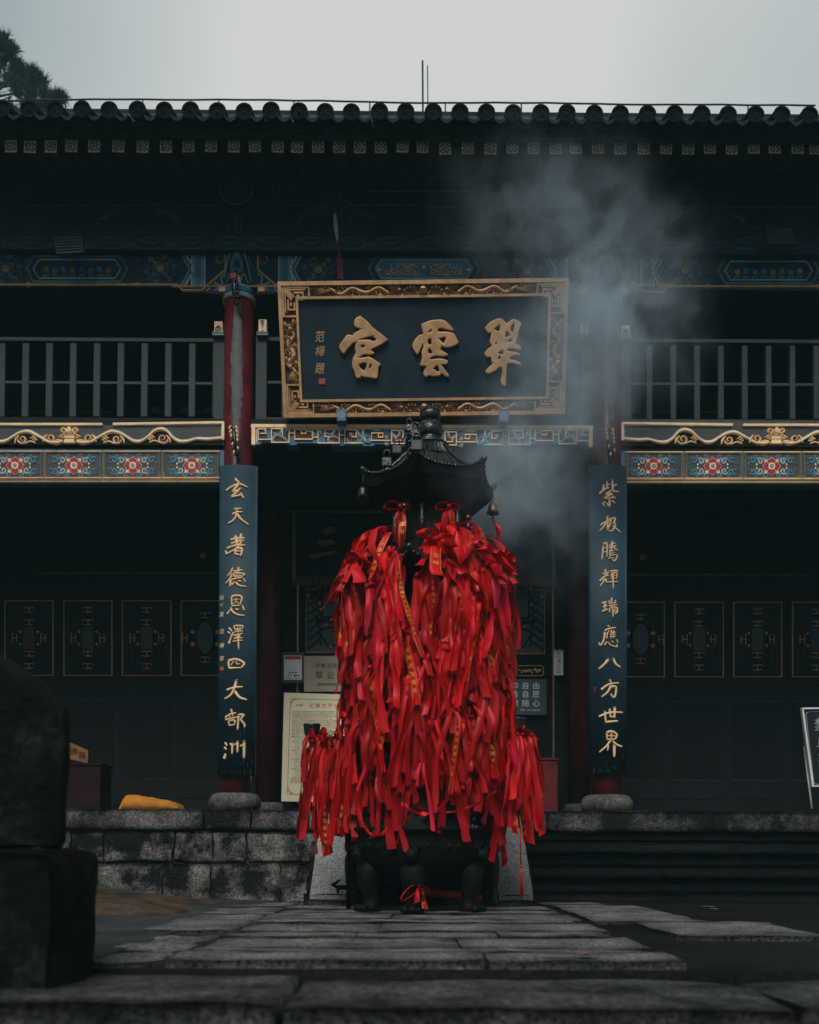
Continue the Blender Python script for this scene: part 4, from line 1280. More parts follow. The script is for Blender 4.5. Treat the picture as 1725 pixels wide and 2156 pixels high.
# ---- back wall of the porch: boards, door leaves, lattice windows
FW = flat(YW)
c = MB()
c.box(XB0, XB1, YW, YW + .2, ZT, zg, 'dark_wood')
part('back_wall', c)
c = MB()
for f, s_ in ((FW, 1), (mirror(FW, UC, 3), 1)):
    c = MB()
    c.ridge([(60, 1046), (455, 1046)], 1.6, f, 'gold_dim', H=.008)
    c.ridge([(80, 1207), (455, 1207)], 2.4, f, 'gold_dim', H=.010)
    c.ridge([(150, 1160), (155, 1152), (330, 1152), (348, 1172), (330, 1196), (155, 1196), (150, 1190)], 1.6, f, 'lattice', H=.008)
    c.disc((428, 1170), 7, f, 'gold_dim', .006, n=12)
    for u0 in (150, 350):
        c.ridge([(u0, 1052), (u0 + 175, 1052), (u0 + 175, 1140), (u0, 1140), (u0, 1052)], 1.6, f, 'lattice', H=.010)
        r2 = random.Random(u0)
        for q in range(16): c.ridge(spiral((u0 + 15 + r2.random() * 145, 1064 + r2.random() * 64), 5 + 7 * r2.random(), 1.2, r2.random() * 6, 1, 12, .2), 1.8, f, 'lattice', H=.010)
    for u0 in (-90, 10, 135, 258, 380):
        c.ridge([(u0 - 4, 1435), (u0 + 106, 1434)], 1.4, f, 'pale_soft', H=.008)
        c.ridge([(u0 - 4, 1475), (u0 + 106, 1474)], 1.4, f, 'pale_soft', H=.008)
        c.ridge([(u0 - 4, 1641), (u0 + 106, 1640)], 1.6, f, 'pale_soft', H=.010)
        c.ridge([(u0 - 4, 1680), (u0 + 106, 1680)], 1.2, f, 'lattice', H=.010)
        c.rect(u0 - 2, 1478, u0 + 104, 1637, f, 'black_wood', .006)
    part('wall_paneling', c)
c = MB()
c.ridge([(585, 1046), (1190, 1048)], 1.6, FW, 'lattice', H=.01)
c.ridge([(583, 1168), (618, 1168)], 3, FW, 'gold_dim', H=.02); c.ridge([(1172, 1174), (1206, 1174)], 3, FW, 'gold_dim', H=.02)
for sx, f in ((0, FW), (1, mirror(FW, UC, 3))):
    c.ridge([(640, 1058), (655, 1040), (640, 1025)], 3, f, 'lattice', H=.01)
    c.ridge([(672, 1066), (690, 1048), (672, 1028)], 3, f, 'lattice', H=.01)
part('door_surround', c)
def hook_h(m, u, v, f, vert, k='gold'):
    """small gilt double-hook ornament"""
    a_, b_ = (12, 4.6) if not vert else (4.6, 12)
    if not vert:
        m.ridge([(u - 11, v - 3), (u - 9, v - 5), (u + 9, v - 5), (u + 11, v - 3)], 2.0, f, k, H=.010)
        m.ridge([(u - 8, v + 3), (u - 6, v + 5), (u + 6, v + 5), (u + 8, v + 3)], 2.0, f, k, H=.010)
        m.ridge([(u, v - 5), (u, v + 5)], 2.6, f, k, H=.010)
    else:
        m.ridge([(u - 3, v - 11), (u - 5, v - 9), (u - 5, v + 9), (u - 3, v + 11)], 2.0, f, k, H=.010)
        m.ridge([(u + 3, v - 8), (u + 5, v - 6), (u + 5, v + 6), (u + 3, v + 8)], 2.0, f, k, H=.010)
        m.ridge([(u - 5, v), (u + 5, v)], 2.6, f, k, H=.010)
def lattice_window(f, u0, u1, kind):
    v0, v1 = 1265, 1422
    cu, cv = (u0 + u1) / 2, (v0 + v1) / 2
    m = MB()
    m.rect(u0, v0, u1, v1, f, 'glass_dim' if kind else 'black_wood', -.012, -.03)
    for k in range(3):
        d = 9 + 14 * k
        m.ridge([(u0 + d, v0 + d), (u1 - d, v0 + d), (u1 - d, v1 - d), (u0 + d, v1 - d), (u0 + d, v0 + d)], 6.5, f, 'lattice', H=.006, rounded=False)
    for k in range(9):
        v = v0 + 10 + 17 * k
        m.ridge([(u0, v), (u0 + 36, v)], 5, f, 'lattice', H=.003, rounded=False); m.ridge([(u1 - 36, v), (u1, v)], 5, f, 'lattice', H=.003, rounded=False)
        u = u0 + 6 + 11 * k
        if k % 2: m.ridge([(u, v0), (u, v0 + 36)], 5, f, 'lattice', H=.0045, rounded=False); m.ridge([(u, v1 - 36), (u, v1)], 5, f, 'lattice', H=.0045, rounded=False)
    if kind == 2:
        pts = [(cu + 19 * math.cos(2 * math.pi * i / 24), cv + 35 * math.sin(2 * math.pi * i / 24)) for i in range(24)]
        m.poly(pts, f, 'glass_dim', .009)
        m.ridge(pts + pts[:1], 5, f, 'black_wood', H=.016)
    else:
        m.rect(cu - 13, cv - 24, cu + 13, cv + 24, f, 'glass_dim', .009)
        m.ridge([(cu - 14, cv - 25), (cu + 14, cv - 25), (cu + 14, cv + 25), (cu - 14, cv + 25), (cu - 14, cv - 25)], 3.5, f, 'black_wood', H=.014)
    o = part('lattice_window', m)
    t = MB()
    t.ridge([(u0, v0), (u1, v0), (u1, v1), (u0, v1), (u0, v0)], 2.4, f, 'gold', H=.012)
    if kind == 2:
        hook_h(t, cu, v0 + 31, f, False); hook_h(t, cu, v1 - 33, f, False); hook_h(t, u0 + 7, cv, f, True); hook_h(t, u1 - 7, cv, f, True)
        ds = ((-26, -13), (-26, 13), (26, -13), (26, 13)); rr = 5.2
    else:
        for dv in (-59, -33): hook_h(t, cu, cv + dv, f, False); hook_h(t, cu, cv - dv, f, False)
        hook_h(t, cu - 30, cv, f, True); hook_h(t, cu + 30, cv, f, True)
        ds = ((-18.5, -13), (-18.5, 13), (18.5, -13), (18.5, 13)); rr = 3.4
    for a_, b_ in ds:
        for q in range(4): t.disc((cu + a_ + rr * .5 * math.cos(q * math.pi / 2), cv + b_ + rr * .5 * math.sin(q * math.pi / 2)), rr * .55, f, 'gold', .012, n=8, dome=True)
    t.build('gilt_trim', o)
FWR = mirror(FW, UC, 3)
for f in (FW, FWR):
    lattice_window(f, 382, 482, 2); lattice_window(f, 258, 360, 1); lattice_window(f, 135, 236, 1); lattice_window(f, 11, 112, 1); lattice_window(f, -112, -11, 1)
# centre doors
for f in (FW, mirror(FW, 896, 3)):
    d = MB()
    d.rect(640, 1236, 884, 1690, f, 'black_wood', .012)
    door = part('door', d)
    m = MB()
    g_ = lambda u, v, h=0, f=f: f(u, v, h + .014)
    m.rect(648, 1240, 880, 1372, g_, 'glass_door', .002)
    for k in range(7):
        m.ridge([(650 + 4 * k, 1242 + 18 * k), (676, 1262 + 16 * k)], 5, g_, 'lattice', H=.012, rounded=False)
        m.ridge([(676, 1242 + 17 * k), (650, 1258 + 18 * k)], 5, g_, 'lattice', H=.010, rounded=False)
    for k in range(7): m.ridge([(724 + 20 * k, 1240), (730 + 20 * k, 1372)], 6, g_, 'lattice', H=.011, rounded=False)
    m.rect(677, 1230, 720, 1302, g_, 'black_wood', .014); m.rect(681, 1236, 716, 1298, g_, 'glass_door', .020)
    m.ridge([(667, 1308), (735, 1308)], 9, g_, 'black_wood', H=.016, rounded=False)
    m.poly([(670, 1330), (684, 1322), (699, 1320), (714, 1322), (728, 1330), (710, 1361), (688, 1361)], g_, 'black_wood', .014)
    m.poly([(675, 1332), (686, 1326), (699, 1324), (712, 1326), (723, 1332), (708, 1358), (690, 1358)], g_, 'glass_door', .020)
    m.build('lattice', door)
    t = MB()
    t.ridge([(884, 1240), (645, 1240), (645, 1374), (884, 1374)], 2.2, g_, 'gold', H=.012)
    t.ridge([(627.5, 1232), (626, 1690)], 4.6, f, 'gold_bright', H=.03)
    for a_, b_ in ((651, 1255), (674, 1238), (674, 1271.5), (698, 1306), (687, 1316), (708.5, 1316), (697, 1362)):
        t.disc((a_, b_), 4, g_, 'gold', .034, n=8, dome=True)
    t.ridge([(648, 1402), (652, 1399), (700, 1399), (704, 1402), (704, 1417), (700, 1420), (652, 1420), (648, 1417), (648, 1402)], 1.8, g_, 'gold', H=.010)
    r2 = random.Random(9)
    for q in range(9): t.disc((655 + 5.5 * q, 1407 + 4 * r2.random() + 3 * (q % 2)), 2.5 + 2 * r2.random(), g_, 'gold', .012, n=7, dome=True)
    t.ridge([(660, 1412), (672, 1408), (684, 1413), (697, 1407)], 1.2, g_, 'gold', H=.010, smooth=3)
    t.build('gilt_trim', door)
# ================================================================ name plaque, tilted forward over the fret beam
yb_, yt_ = YF - .10, YF - .47
BL, BR = P(600, 873, yb_), P(1187, 877, yb_)
TL, TR = P(585.5, 588.5, yt_), P(1196, 596, yt_)
ex = ((TR - TL) + (BR - BL)).normalized()
cb_, ct_ = (BL + BR) / 2, (TL + TR) / 2
ey = (ct_ - cb_); HP = ey.length; ey.normalize(); ex = (ex - ey * ex.dot(ey)).normalized()
en = ex.cross(ey)                                    # towards the viewer
WP = ((TR - TL).length + (BR - BL).length) / 2
pc = (cb_ + ct_) / 2
def fpq(x, z, h=0.0):                                # metres on the plaque
    return pc + ex * x + ey * z + en * h
if en.y > 0: en = -en
def fpl(u, v, h=0.0):                                # picture point on the plaque's plane
    return PP(u, v, pc, en) + en * h
def loc2(u, v):
    p = PP(u, v, pc, en) - pc
    return p.dot(ex), p.dot(ey)
plq = thing('name_plaque', 'large navy plaque with three gilt characters in a gilded dragon frame', 'plaque', tuple(cb_))
hw, hh = WP / 2, HP / 2
ix0, iz1 = loc2(628, 631); ix1, iz0 = loc2(1150, 836)
ix1 = max(ix1, -ix0); ix0 = -ix1
m = MB()
vs = [fpq(x, z, h) for h in (-.005, -.06) for x, z in ((ix0 - .01, iz0 - .01), (ix1 + .01, iz0 - .01), (ix1 + .01, iz1 + .01), (ix0 - .01, iz1 + .01))]
m.add(vs, [(0, 1, 2, 3), (7, 6, 5, 4), (0, 4, 5, 1), (1, 5, 6, 2), (2, 6, 7, 3), (3, 7, 4, 0)], 'navy')
m.build('panel', plq)
# frame: back band, outer and inner mouldings
m = MB()
def band(x0, z0, x1, z1, k, h0, h1):
    vs = [fpq(x, z, h) for h in (h1, h0) for x, z in ((x0, z0), (x1, z0), (x1, z1), (x0, z1))]
    m.add(vs, [(0, 1, 2, 3), (7, 6, 5, 4), (0, 4, 5, 1), (1, 5, 6, 2), (2, 6, 7, 3), (3, 7, 4, 0)], k)
band(-hw, iz1, hw, hh, 'bronze_back', -.08, .0); band(-hw, -hh, hw, iz0, 'bronze_back', -.08, .0)
band(-hw, iz0 + .001, ix0, iz1 - .001, 'bronze_back', -.08, .0); band(ix1, iz0 + .001, hw, iz1 - .001, 'bronze_back', -.08, .0)
e_ = .030
for x0, z0, x1, z1 in ((-hw - .006, hh - e_, hw + .006, hh + .006), (-hw - .006, -hh - .006, hw + .006, -hh + e_), (-hw - .006, -hh + e_ + .001, -hw + e_, hh - e_ - .001), (hw - e_, -hh + e_ + .001, hw + .006, hh - e_ - .001)):
    band(x0, z0, x1, z1, 'gold', -.085, .035)
e2 = .022
for x0, z0, x1, z1 in ((ix0 - e2, iz1 - .002, ix1 + e2, iz1 + e2), (ix0 - e2, iz0 - e2, ix1 + e2, iz0 + .002), (ix0 - e2, iz0 + .003, ix0 + .002, iz1 - .003), (ix1 - .002, iz0 + .003, ix1 + e2, iz1 - .003)):
    band(x0, z0, x1, z1, 'gold', -.02, .030)
frm = m.build('frame', plq)
def corner(sx, sz):
    m = MB()
    bx, bz = hw - e_, hh - e_                       # outer inner-edge
    L1, L2 = bx - ix1 - e2, bz - iz1 - e2
    Lx, Lz = .275, .275
    F = lambda a_, b_, h=0: fpq(sx * (bx - a_), sz * (bz - b_), h)
    w = .020
    k = 'gold'
    r = lambda pts, ww=w: m.ridge(pts, ww, F, k, H=.026, rounded=False, tipround=0)
    r([(.01, .012), (Lx, .012), (Lx, L2 - .005)]); r([(.012, .01), (.012, Lz), (L1 - .005, Lz)])
    r([(.03, .03), (.11, .11)], .026); r([(.05, .018), (.13, .10)], .012); r([(.018, .05), (.10, .13)], .012)
    r([(.07, .035), (.24, .035)], .012); r([(.035, .07), (.035, .24)], .012)
    r([(.12, .062), (.215, .062), (.215, .125), (.15, .125)], .016); r([(.062, .12), (.062, .215), (.125, .215), (.125, .15)], .016)
    r([(.15, .09), (.18, .09)], .018); r([(.09, .15), (.09, .18)], .018)
    m.build('corner_fret', frm)
for sx in (-1, 1):
    for sz in (-1, 1): corner(sx, sz)
def dragon_band(m, F, L, Hh, big):
    """low relief: dragon from tail (s=0) to head (s=L) with clouds; F(s, t, h), t within +-Hh"""
    A = Hh * .62
    n_ = 44
    pts = []; rad = []
    body0, body1 = .17 * L, .80 * L
    for i in range(n_ + 1):
        t = i / n_
        s_ = body0 + (body1 - body0) * t
        pts.append((s_, A * math.sin(-1.2 + t * 5.2 * math.pi * (1.0 if big else .8)) * (.8 + .2 * math.sin(t * 9))))
        rad.append(Hh * (.26 + .42 * math.sin(math.pi * min(1, .12 + t * .8)) ** .8) * 1.15)
    m.ridge(pts, rad, F, 'gold', H=.030)
    for i in range(3, n_ - 2, 2):                    # back spines
        dx, dy = pts[i + 1][0] - pts[i - 1][0], pts[i + 1][1] - pts[i - 1][1]
        l = math.hypot(dx, dy) or 1; nx, ny = -dy / l, dx / l
        m.ridge([(pts[i][0] + nx * rad[i] * .4, pts[i][1] + ny * rad[i] * .4), (pts[i][0] + nx * rad[i] * .85 - dx * .2, pts[i][1] + ny * rad[i] * .85)], Hh * .07, F, 'gold', H=.02)
    for q in range(5):                               # flame tail
        a_ = -.55 + q * .27
        m.ridge([(body0 + .02 * L, -.1 * Hh), (body0 - .06 * L, A * a_ * .9), (.0 * L + .012 * L * abs(q - 2), Hh * a_ * 1.2)], [Hh * .22, Hh * .26, Hh * .06], F, 'gold', H=.026, smooth=4)
    hx = body1 + .03 * L                             # head
    m.disc((hx + .015 * L, 0), Hh * .40, F, 'gold', .050, n=12, ry=Hh * .36, dome=True)
    m.disc((hx + .065 * L, Hh * .08), Hh * .28, F, 'gold', .046, n=10, ry=Hh * .2, dome=True)
    m.disc((hx + .03 * L, -Hh * .12), Hh * .09, F, 'gold', .060, n=8, dome=True)
    for a_ in (-.8, -.5, -.2, .25, .55):             # mane
        m.ridge([(hx, a_ * Hh * .4), (hx - .05 * L, a_ * Hh * .8), (hx - .09 * L, a_ * Hh * 1.0 - .1 * Hh)], [Hh * .16, Hh * .13, Hh * .03], F, 'gold', H=.034, smooth=3)
    m.ridge([(hx + .02 * L, -Hh * .3), (hx + .0 * L, -Hh * .75), (hx - .03 * L, -Hh * .9)], [Hh * .12, Hh * .1, Hh * .04], F, 'gold', H=.034, smooth=3)
    m.ridge([(hx + .05 * L, Hh * .3), (hx + .10 * L, Hh * .75), (hx + .14 * L, Hh * .85)], [Hh * .1, Hh * .12, Hh * .05], F, 'gold', H=.03, smooth=3)
    r_ = random.Random(4)
    spots = [(.03, -.62), (.13, -.70), (.29, -.72), (.24, .05), (.43, .1), (.49, .62), (.56, -.65), (.585, .15), (.70, .7), (.69, .1), (.90, .74), (.95, -.6), (.36, .72), (.62, .72), (.83, .7)]
    for s_, t in spots:
        c0 = (s_ * L, t * Hh)
        for dx, rr in ((0, .36), (.034, .27), (-.032, .26)):
            m.disc((c0[0] + dx * L, c0[1] + abs(dx) * 2 * Hh), Hh * rr, F, 'gold', .018, n=10, dome=True)
        m.ridge(spiral(c0, Hh * .26, 1.2, s_ * 9, 1, 12, .2), Hh * .12, F, 'gold', H=.040)
    for q in range(4):                               # legs and claws
        s_ = body0 + (body1 - body0) * (.2 + .22 * q); sg = 1 if q % 2 else -1
        m.ridge([(s_, 0), (s_ + .02 * L, sg * Hh * .5), (s_ + .045 * L, sg * Hh * .55)], [Hh * .2, Hh * .16, Hh * .08], F, 'gold', H=.026, smooth=3)
        for z in (-1, 0, 1): m.ridge([(s_ + .04 * L, sg * Hh * .55), (s_ + .06 * L, sg * Hh * (.55 + .14 * z))], Hh * .06, F, 'gold', H=.022)
xin = hw - e_ - .30
for sz in (1, -1):
    m = MB()
    t0 = ((iz1 + e2) + (hh - e_)) / 2; Hh = ((hh - e_) - (iz1 + e2)) / 2 * .96
    for sx in (-1, 1):
        F = lambda s_, t, h=0, sx=sx, sz=sz: fpq(sx * (xin - s_), sz * t0 - t, h)
        dragon_band(m, F, xin - .075, Hh, True)
    F = lambda a_, b_, h=0, sz=sz: fpq(a_, sz * t0 - b_, h)
    m.disc((0, 0), Hh * .85, F, 'gold', .055, n=20, dome=True)
    for b_ in (-.12, .12): m.ridge([(-Hh * .8, Hh * b_), (Hh * .8, Hh * b_)], Hh * .08, F, 'gold', H=.062)
    for sg in (-1, 1): m.ridge([(sg * Hh * .9, Hh * .85), (sg * Hh * 1.3, Hh * .55), (sg * Hh * 1.7, Hh * .2)], [Hh * .2, Hh * .25, Hh * .08], F, 'gold', H=.03, smooth=3)
    m.build('dragon_carving', frm)
zin = hh - e_ - .30
for sx in (-1, 1):
    m = MB()
    t0 = ((ix1 + e2) + (hw - e_)) / 2; Hh = ((hw - e_) - (ix1 + e2)) / 2 * .96
    F = lambda s_, t, h=0, sx=sx: fpq(sx * (t0 + t), -zin + s_, h)
    dragon_band(m, F, 2 * zin, Hh, False)
    m.build('dragon_carving', frm)

# the three characters, traced as raised gilt shapes with rounded edges
def raised(name, outer, holes, f, k, parent, H=.022):
    c = bpy.data.curves.new(name, 'CURVE')
    c.dimensions = '2D'; c.fill_mode = 'BOTH'; c.extrude = .008; c.bevel_depth = .011; c.bevel_resolution = 2; c.offset = -.009
    for ring in [outer] + holes:
        q, _ = spline(ring + ring[:1], 1, 3)
        sp = c.splines.new('POLY'); sp.points.add(len(q) - 2)
        for i, p in enumerate(q[:-1]): sp.points[i].co = (*f(*p), 0, 1)
        sp.use_cyclic_u = True
    o = bpy.data.objects.new('t', c); COL.objects.link(o)
    dg = bpy.context.evaluated_depsgraph_get()
    me = bpy.data.meshes.new_from_object(o.evaluated_get(dg))
    mb = MB()
    mb.add([fpq(v.co.x, v.co.y, v.co.z + .014) for v in me.vertices], [tuple(p.vertices) for p in me.polygons], k, False)
    bpy.data.objects.remove(o); bpy.data.curves.remove(c); bpy.data.meshes.remove(me)
    return mb
A1 = lambda x, y: loc2(568.42 + .18916 * x, 568.42 + .18916 * y)
A2 = lambda x, y: loc2(884.21 + .18916 * x, 568.42 + .18916 * y)
gong_a = ([(1005, 518), (960, 545), (942, 590), (950, 635), (1010, 662), (1022, 668), (940, 712), (925, 738), (865, 730), (820, 785), (778, 845), (780, 885), (822, 937), (870, 880), (930, 820), (975, 797), (955, 840), (950, 900), (960, 925), (940, 965), (930, 990), (985, 985), (1050, 945), (1110, 950), (1160, 938), (1155, 922), (1132, 905), (1140, 885), (1215, 850), (1295, 800), (1310, 780), (1240, 720), (1150, 650), (1080, 575)],
          [[(985, 788), (1060, 760), (1155, 740), (1158, 752), (1185, 785), (1150, 800), (1110, 785), (1040, 785)], [(1012, 852), (1035, 838), (1060, 850), (1050, 868), (1025, 872)]])
gong_b = ([(930, 980), (918, 1060), (945, 1145), (965, 1205), (1008, 1208), (1015, 1185), (1050, 1198), (1120, 1205), (1190, 1212), (1205, 1150), (1212, 1085), (1235, 1060), (1200, 1030), (1140, 990), (1100, 975), (1030, 985), (985, 985)],
          [[(990, 1060), (1040, 1040), (1080, 1050), (1070, 1100), (1050, 1125), (1010, 1100)], [(1105, 1085), (1120, 1055), (1135, 1060), (1125, 1095), (1108, 1105)]])
yun = ([(15, 610), (60, 592), (130, 568), (250, 562), (310, 600), (365, 660), (360, 685), (290, 668), (215, 655), (205, 692), (290, 695), (370, 712), (410, 770), (428, 820), (380, 850), (310, 870), (262, 862), (245, 848), (232, 895), (265, 915), (310, 945), (300, 960), (250, 968), (170, 960), (110, 995), (130, 1003), (220, 992), (300, 1010), (310, 1030), (295, 1055), (240, 1060), (262, 1095), (320, 1175), (310, 1195), (280, 1185), (240, 1155), (225, 1180), (150, 1190), (100, 1180), (65, 1198), (40, 1160), (55, 1110), (75, 1080), (10, 1070), (8, 1045), (25, 985), (20, 920), (40, 870), (35, 830), (5, 890), (-25, 945), (-60, 910), (-82, 850), (-60, 790), (-10, 735), (35, 722), (25, 670)],
       [[(85, 705), (125, 668), (130, 690), (105, 705)], [(85, 785), (125, 770), (128, 835), (95, 830)], [(205, 770), (290, 755), (265, 820), (240, 800)], [(90, 900), (110, 878), (140, 930), (100, 935)], [(145, 1110), (190, 1065), (210, 1100), (215, 1135), (190, 1135), (165, 1115)]])
cui = ([(725, 650), (780, 590), (850, 555), (910, 550), (965, 600), (1030, 555), (1090, 570), (1130, 605), (1110, 650), (1090, 740), (1068, 820), (1110, 850), (1125, 880), (1110, 898), (1050, 882), (985, 880), (975, 905), (1040, 918), (1100, 930), (1115, 955), (1060, 960), (1005, 978), (1000, 1000), (1060, 1010), (1110, 1035), (1128, 1055), (1100, 1062), (1030, 1048), (970, 1055), (962, 1150), (958, 1280), (940, 1298), (920, 1290), (900, 1255), (905, 1200), (915, 1130), (895, 1085), (840, 1125), (765, 1160), (730, 1140), (760, 1095), (815, 1045), (795, 1030), (785, 975), (745, 980), (718, 940), (745, 895), (800, 850), (775, 810), (785, 760), (795, 700), (770, 710), (740, 690)],
       [[(825, 668), (885, 615), (882, 690)], [(1005, 640), (1045, 600), (1050, 650), (1035, 700), (1010, 680)], [(945, 755), (965, 685), (1000, 740)], [(965, 800), (1000, 775), (1028, 785), (1010, 808)], [(835, 830), (845, 812), (858, 812), (850, 838)], [(865, 930), (920, 895), (925, 940), (895, 945)], [(865, 985), (885, 965), (900, 985), (880, 1003)]])
m = raised('t', gong_a[0], gong_a[1], A1, 'gold', plq)
m2 = raised('t', gong_b[0], gong_b[1], A1, 'gold', plq)
m.add([(v[0] + .0, v[1] - .0015, v[2]) for v in m2.v], m2.f, 'gold')
m.build('gilt_character', plq)
raised('t', yun[0], yun[1], A2, 'gold', plq).build('gilt_character', plq)
raised('t', cui[0], cui[1], A2, 'gold', plq).build('gilt_character', plq)
for ch, v in zip('范樺題', (709, 740, 776)):
    m = MB()
    m.text(ch, 674, v, 25, lambda u, v_, h=0: fpl(u, v_, h), 'gold', h=.004, slant=.12, sx=.82)
    m.build('signature_character', plq)
m = MB()
m.rect(672, 797, 685, 809, fpl, 'seal_red', .006)
m.build('seal', plq)

# ================================================================ couplet boards on the columns
def K(base, s, txt):
    """strokes: 'width: x y x y ...; ...' in tracing units"""
    o = []
    for part_ in txt.strip().split(';'):
        if not part_.strip(): continue
        w, xy = part_.split(':')
        n_ = [float(q) for q in xy.split()]
        o.append((float(w) * s, [(base[0] + s * n_[i], base[1] + s * n_[i + 1]) for i in range(0, len(n_), 2)]))
    return o
B4 = ((442.1, 963.2), .14654); B5 = ((442.1, 1263.2), .19523); B6 = ((1231.6, 963.2), .14638); B7 = ((1231.6, 1263.2), .19526)
LEFT = [(B4, "26:362 303 395 340 430 370;26:232 468 330 412 430 385 540 425;30:430 375 330 490 395 475;30:450 440 380 510 315 565 440 545;28:435 510 460 545 487 588"),
        (B4, "22:352 742 400 738 455 734;24:325 815 395 787 470 785;26:395 740 375 850 330 910 255 948;28:390 800 440 880 555 965"),
        (B4, "26:300 1180 400 1162 495 1155;34:370 1122 385 1230;30:455 1097 435 1190;24:305 1235 400 1215 495 1190;34:390 1160 395 1270;26:245 1300 370 1265 505 1262;26:470 1200 380 1310 290 1360 238 1380 222 1335;28:370 1310 364 1395;30:385 1310 460 1312 448 1420;18:375 1350 440 1348;24:370 1393 440 1402"),
        (B4, "26:335 1580 300 1650 250 1702;26:325 1660 290 1740 225 1808;28:300 1740 290 1855;22:340 1640 470 1618;26:415 1575 410 1660;22:345 1665 348 1712;22:345 1662 490 1670 478 1706;20:350 1712 480 1706;14:385 1668 388 1706;14:435 1668 432 1706;20:320 1755 400 1737 480 1725;24:320 1830 355 1790;24:368 1790 420 1840 520 1855;20:410 1770 450 1782;20:480 1740 515 1788"),
        (B5, "18:235 -35 238 60;20:235 -35 290 -47 345 -28 326 62;11:256 2 320 -6;12:287 -28 280 20 256 45;12:285 15 315 46;16:236 64 325 62;18:185 150 220 108;18:222 75 250 130 310 162 372 168;18:280 100 312 105;17:350 60 372 110"),
        (B5, "17:202 298 240 338;17:190 342 222 366;19:205 468 235 390 256 350;14:262 280 270 320;15:265 280 355 280 346 316;14:270 319 345 316;8:300 285 303 314;8:328 285 328 314;12:268 345 358 336;14:305 320 310 350;15:252 386 355 362;11:280 395 302 415;11:332 376 302 420;13:258 418 355 407;14:248 450 355 436;18:305 355 312 540"),
        (B5, "20:197 658 207 735;22:200 656 285 640 370 682 336 735;19:205 737 335 733;13:262 660 226 706;12:282 660 292 690 325 690"),
        (B5, "24:290 862 262 960 220 1030 158 1065;20:182 970 260 946 354 938;24:262 975 320 1050 395 1075"),
        (B5, "20:228 1178 240 1215;18:165 1266 225 1230 282 1220;13:205 1235 215 1266;13:256 1225 240 1260;18:165 1292 300 1264;17:200 1300 210 1357;17:205 1302 270 1302 264 1347;15:210 1354 268 1347;22:312 1235 300 1402;20:312 1240 366 1240 336 1290 373 1342 372 1374"),
        (B5, "18:160 1535 183 1570;18:152 1585 176 1612;26:152 1708 166 1662;20:245 1545 240 1662;17:215 1550 246 1572;21:300 1525 298 1647;14:266 1562 300 1546;26:370 1520 368 1710;17:328 1577 366 1556")]
RIGHT = [(B6, "24:275 390 262 470;24:318 345 320 455;20:320 402 362 390;26:210 520 290 456 346 440;26:395 320 405 470 440 490 496 492;24:400 420 463 385;24:385 475 300 535 390 520;24:400 525 280 590 422 580;24:395 560 440 592;24:350 590 356 710 312 662;22:292 640 262 662 286 702;24:386 620 436 660"),
         (B6, "24:225 970 330 915 395 890;26:325 840 330 1055;24:325 920 270 1000 215 1056;22:350 890 440 874 400 960;20:375 880 360 970 322 1042;22:440 870 428 950 442 970 390 1062 340 1050;26:400 980 450 1022 520 1076"),
         (B6, "22:267 1260 256 1380 248 1470;22:267 1250 316 1236 318 1440;16:266 1310 310 1302;16:266 1366 310 1358;17:345 1272 440 1226;19:340 1302 456 1266;20:390 1195 390 1300 350 1362;22:400 1280 475 1340;17:360 1360 360 1440;14:360 1356 430 1336;14:365 1386 430 1370;15:360 1416 436 1400;15:330 1460 420 1442;20:440 1396 470 1420 430 1490 394 1474"),
         (B6, "24:295 1605 302 1702;19:255 1655 276 1690;18:345 1640 316 1690;22:215 1776 280 1716 342 1700;22:280 1732 265 1790 220 1856;22:302 1732 306 1790 342 1802;22:360 1642 455 1626 476 1646;18:376 1668 460 1662 454 1746;16:378 1668 386 1746;14:385 1702 455 1696;13:386 1741 450 1736;20:345 1797 476 1786;22:405 1650 408 1892"),
         (B7, "17:185 36 236 20;17:195 76 240 60;18:188 126 250 100;17:218 25 215 116;17:290 -25 288 32;15:262 6 265 40;15:265 39 330 31;15:332 0 330 32;15:255 66 350 50;13:295 55 286 82;15:270 85 265 136;17:270 88 345 80 350 130 328 150;17:300 85 305 182;11:325 86 325 140"),
         (B7, "15:245 272 266 296;17:215 332 260 312 336 298;18:216 335 205 430 170 490 153 458;14:246 345 235 420;12:262 332 240 370;12:290 322 276 370;13:280 350 280 422;12:285 356 335 346;11:285 379 335 371;12:285 402 335 396;12:310 325 310 416;16:215 486 241 450;16:246 456 280 490 345 506 346 478;14:285 440 310 462;14:340 425 360 460"),
         (B7, "24:256 638 215 690 155 743;22:305 625 335 690 387 722"),
         (B7, "18:265 860 286 892;19:178 966 260 910 370 894;21:286 910 250 990 184 1046;21:270 945 336 936 330 1030 306 1050 280 1016"),
         (B7, "19:154 1256 270 1216 412 1210;20:215 1200 226 1320;21:268 1175 276 1266;23:325 1155 320 1270;15:276 1263 325 1259;22:220 1319 356 1305"),
         (B7, "17:235 1430 240 1502;21:236 1430 290 1418 346 1450 330 1502;12:246 1466 330 1466;13:286 1426 286 1502;16:240 1506 326 1502;18:286 1506 230 1580 160 1640;22:290 1516 345 1560 406 1580;14:256 1566 245 1626;26:320 1556 318 1692")]
R_B = .42
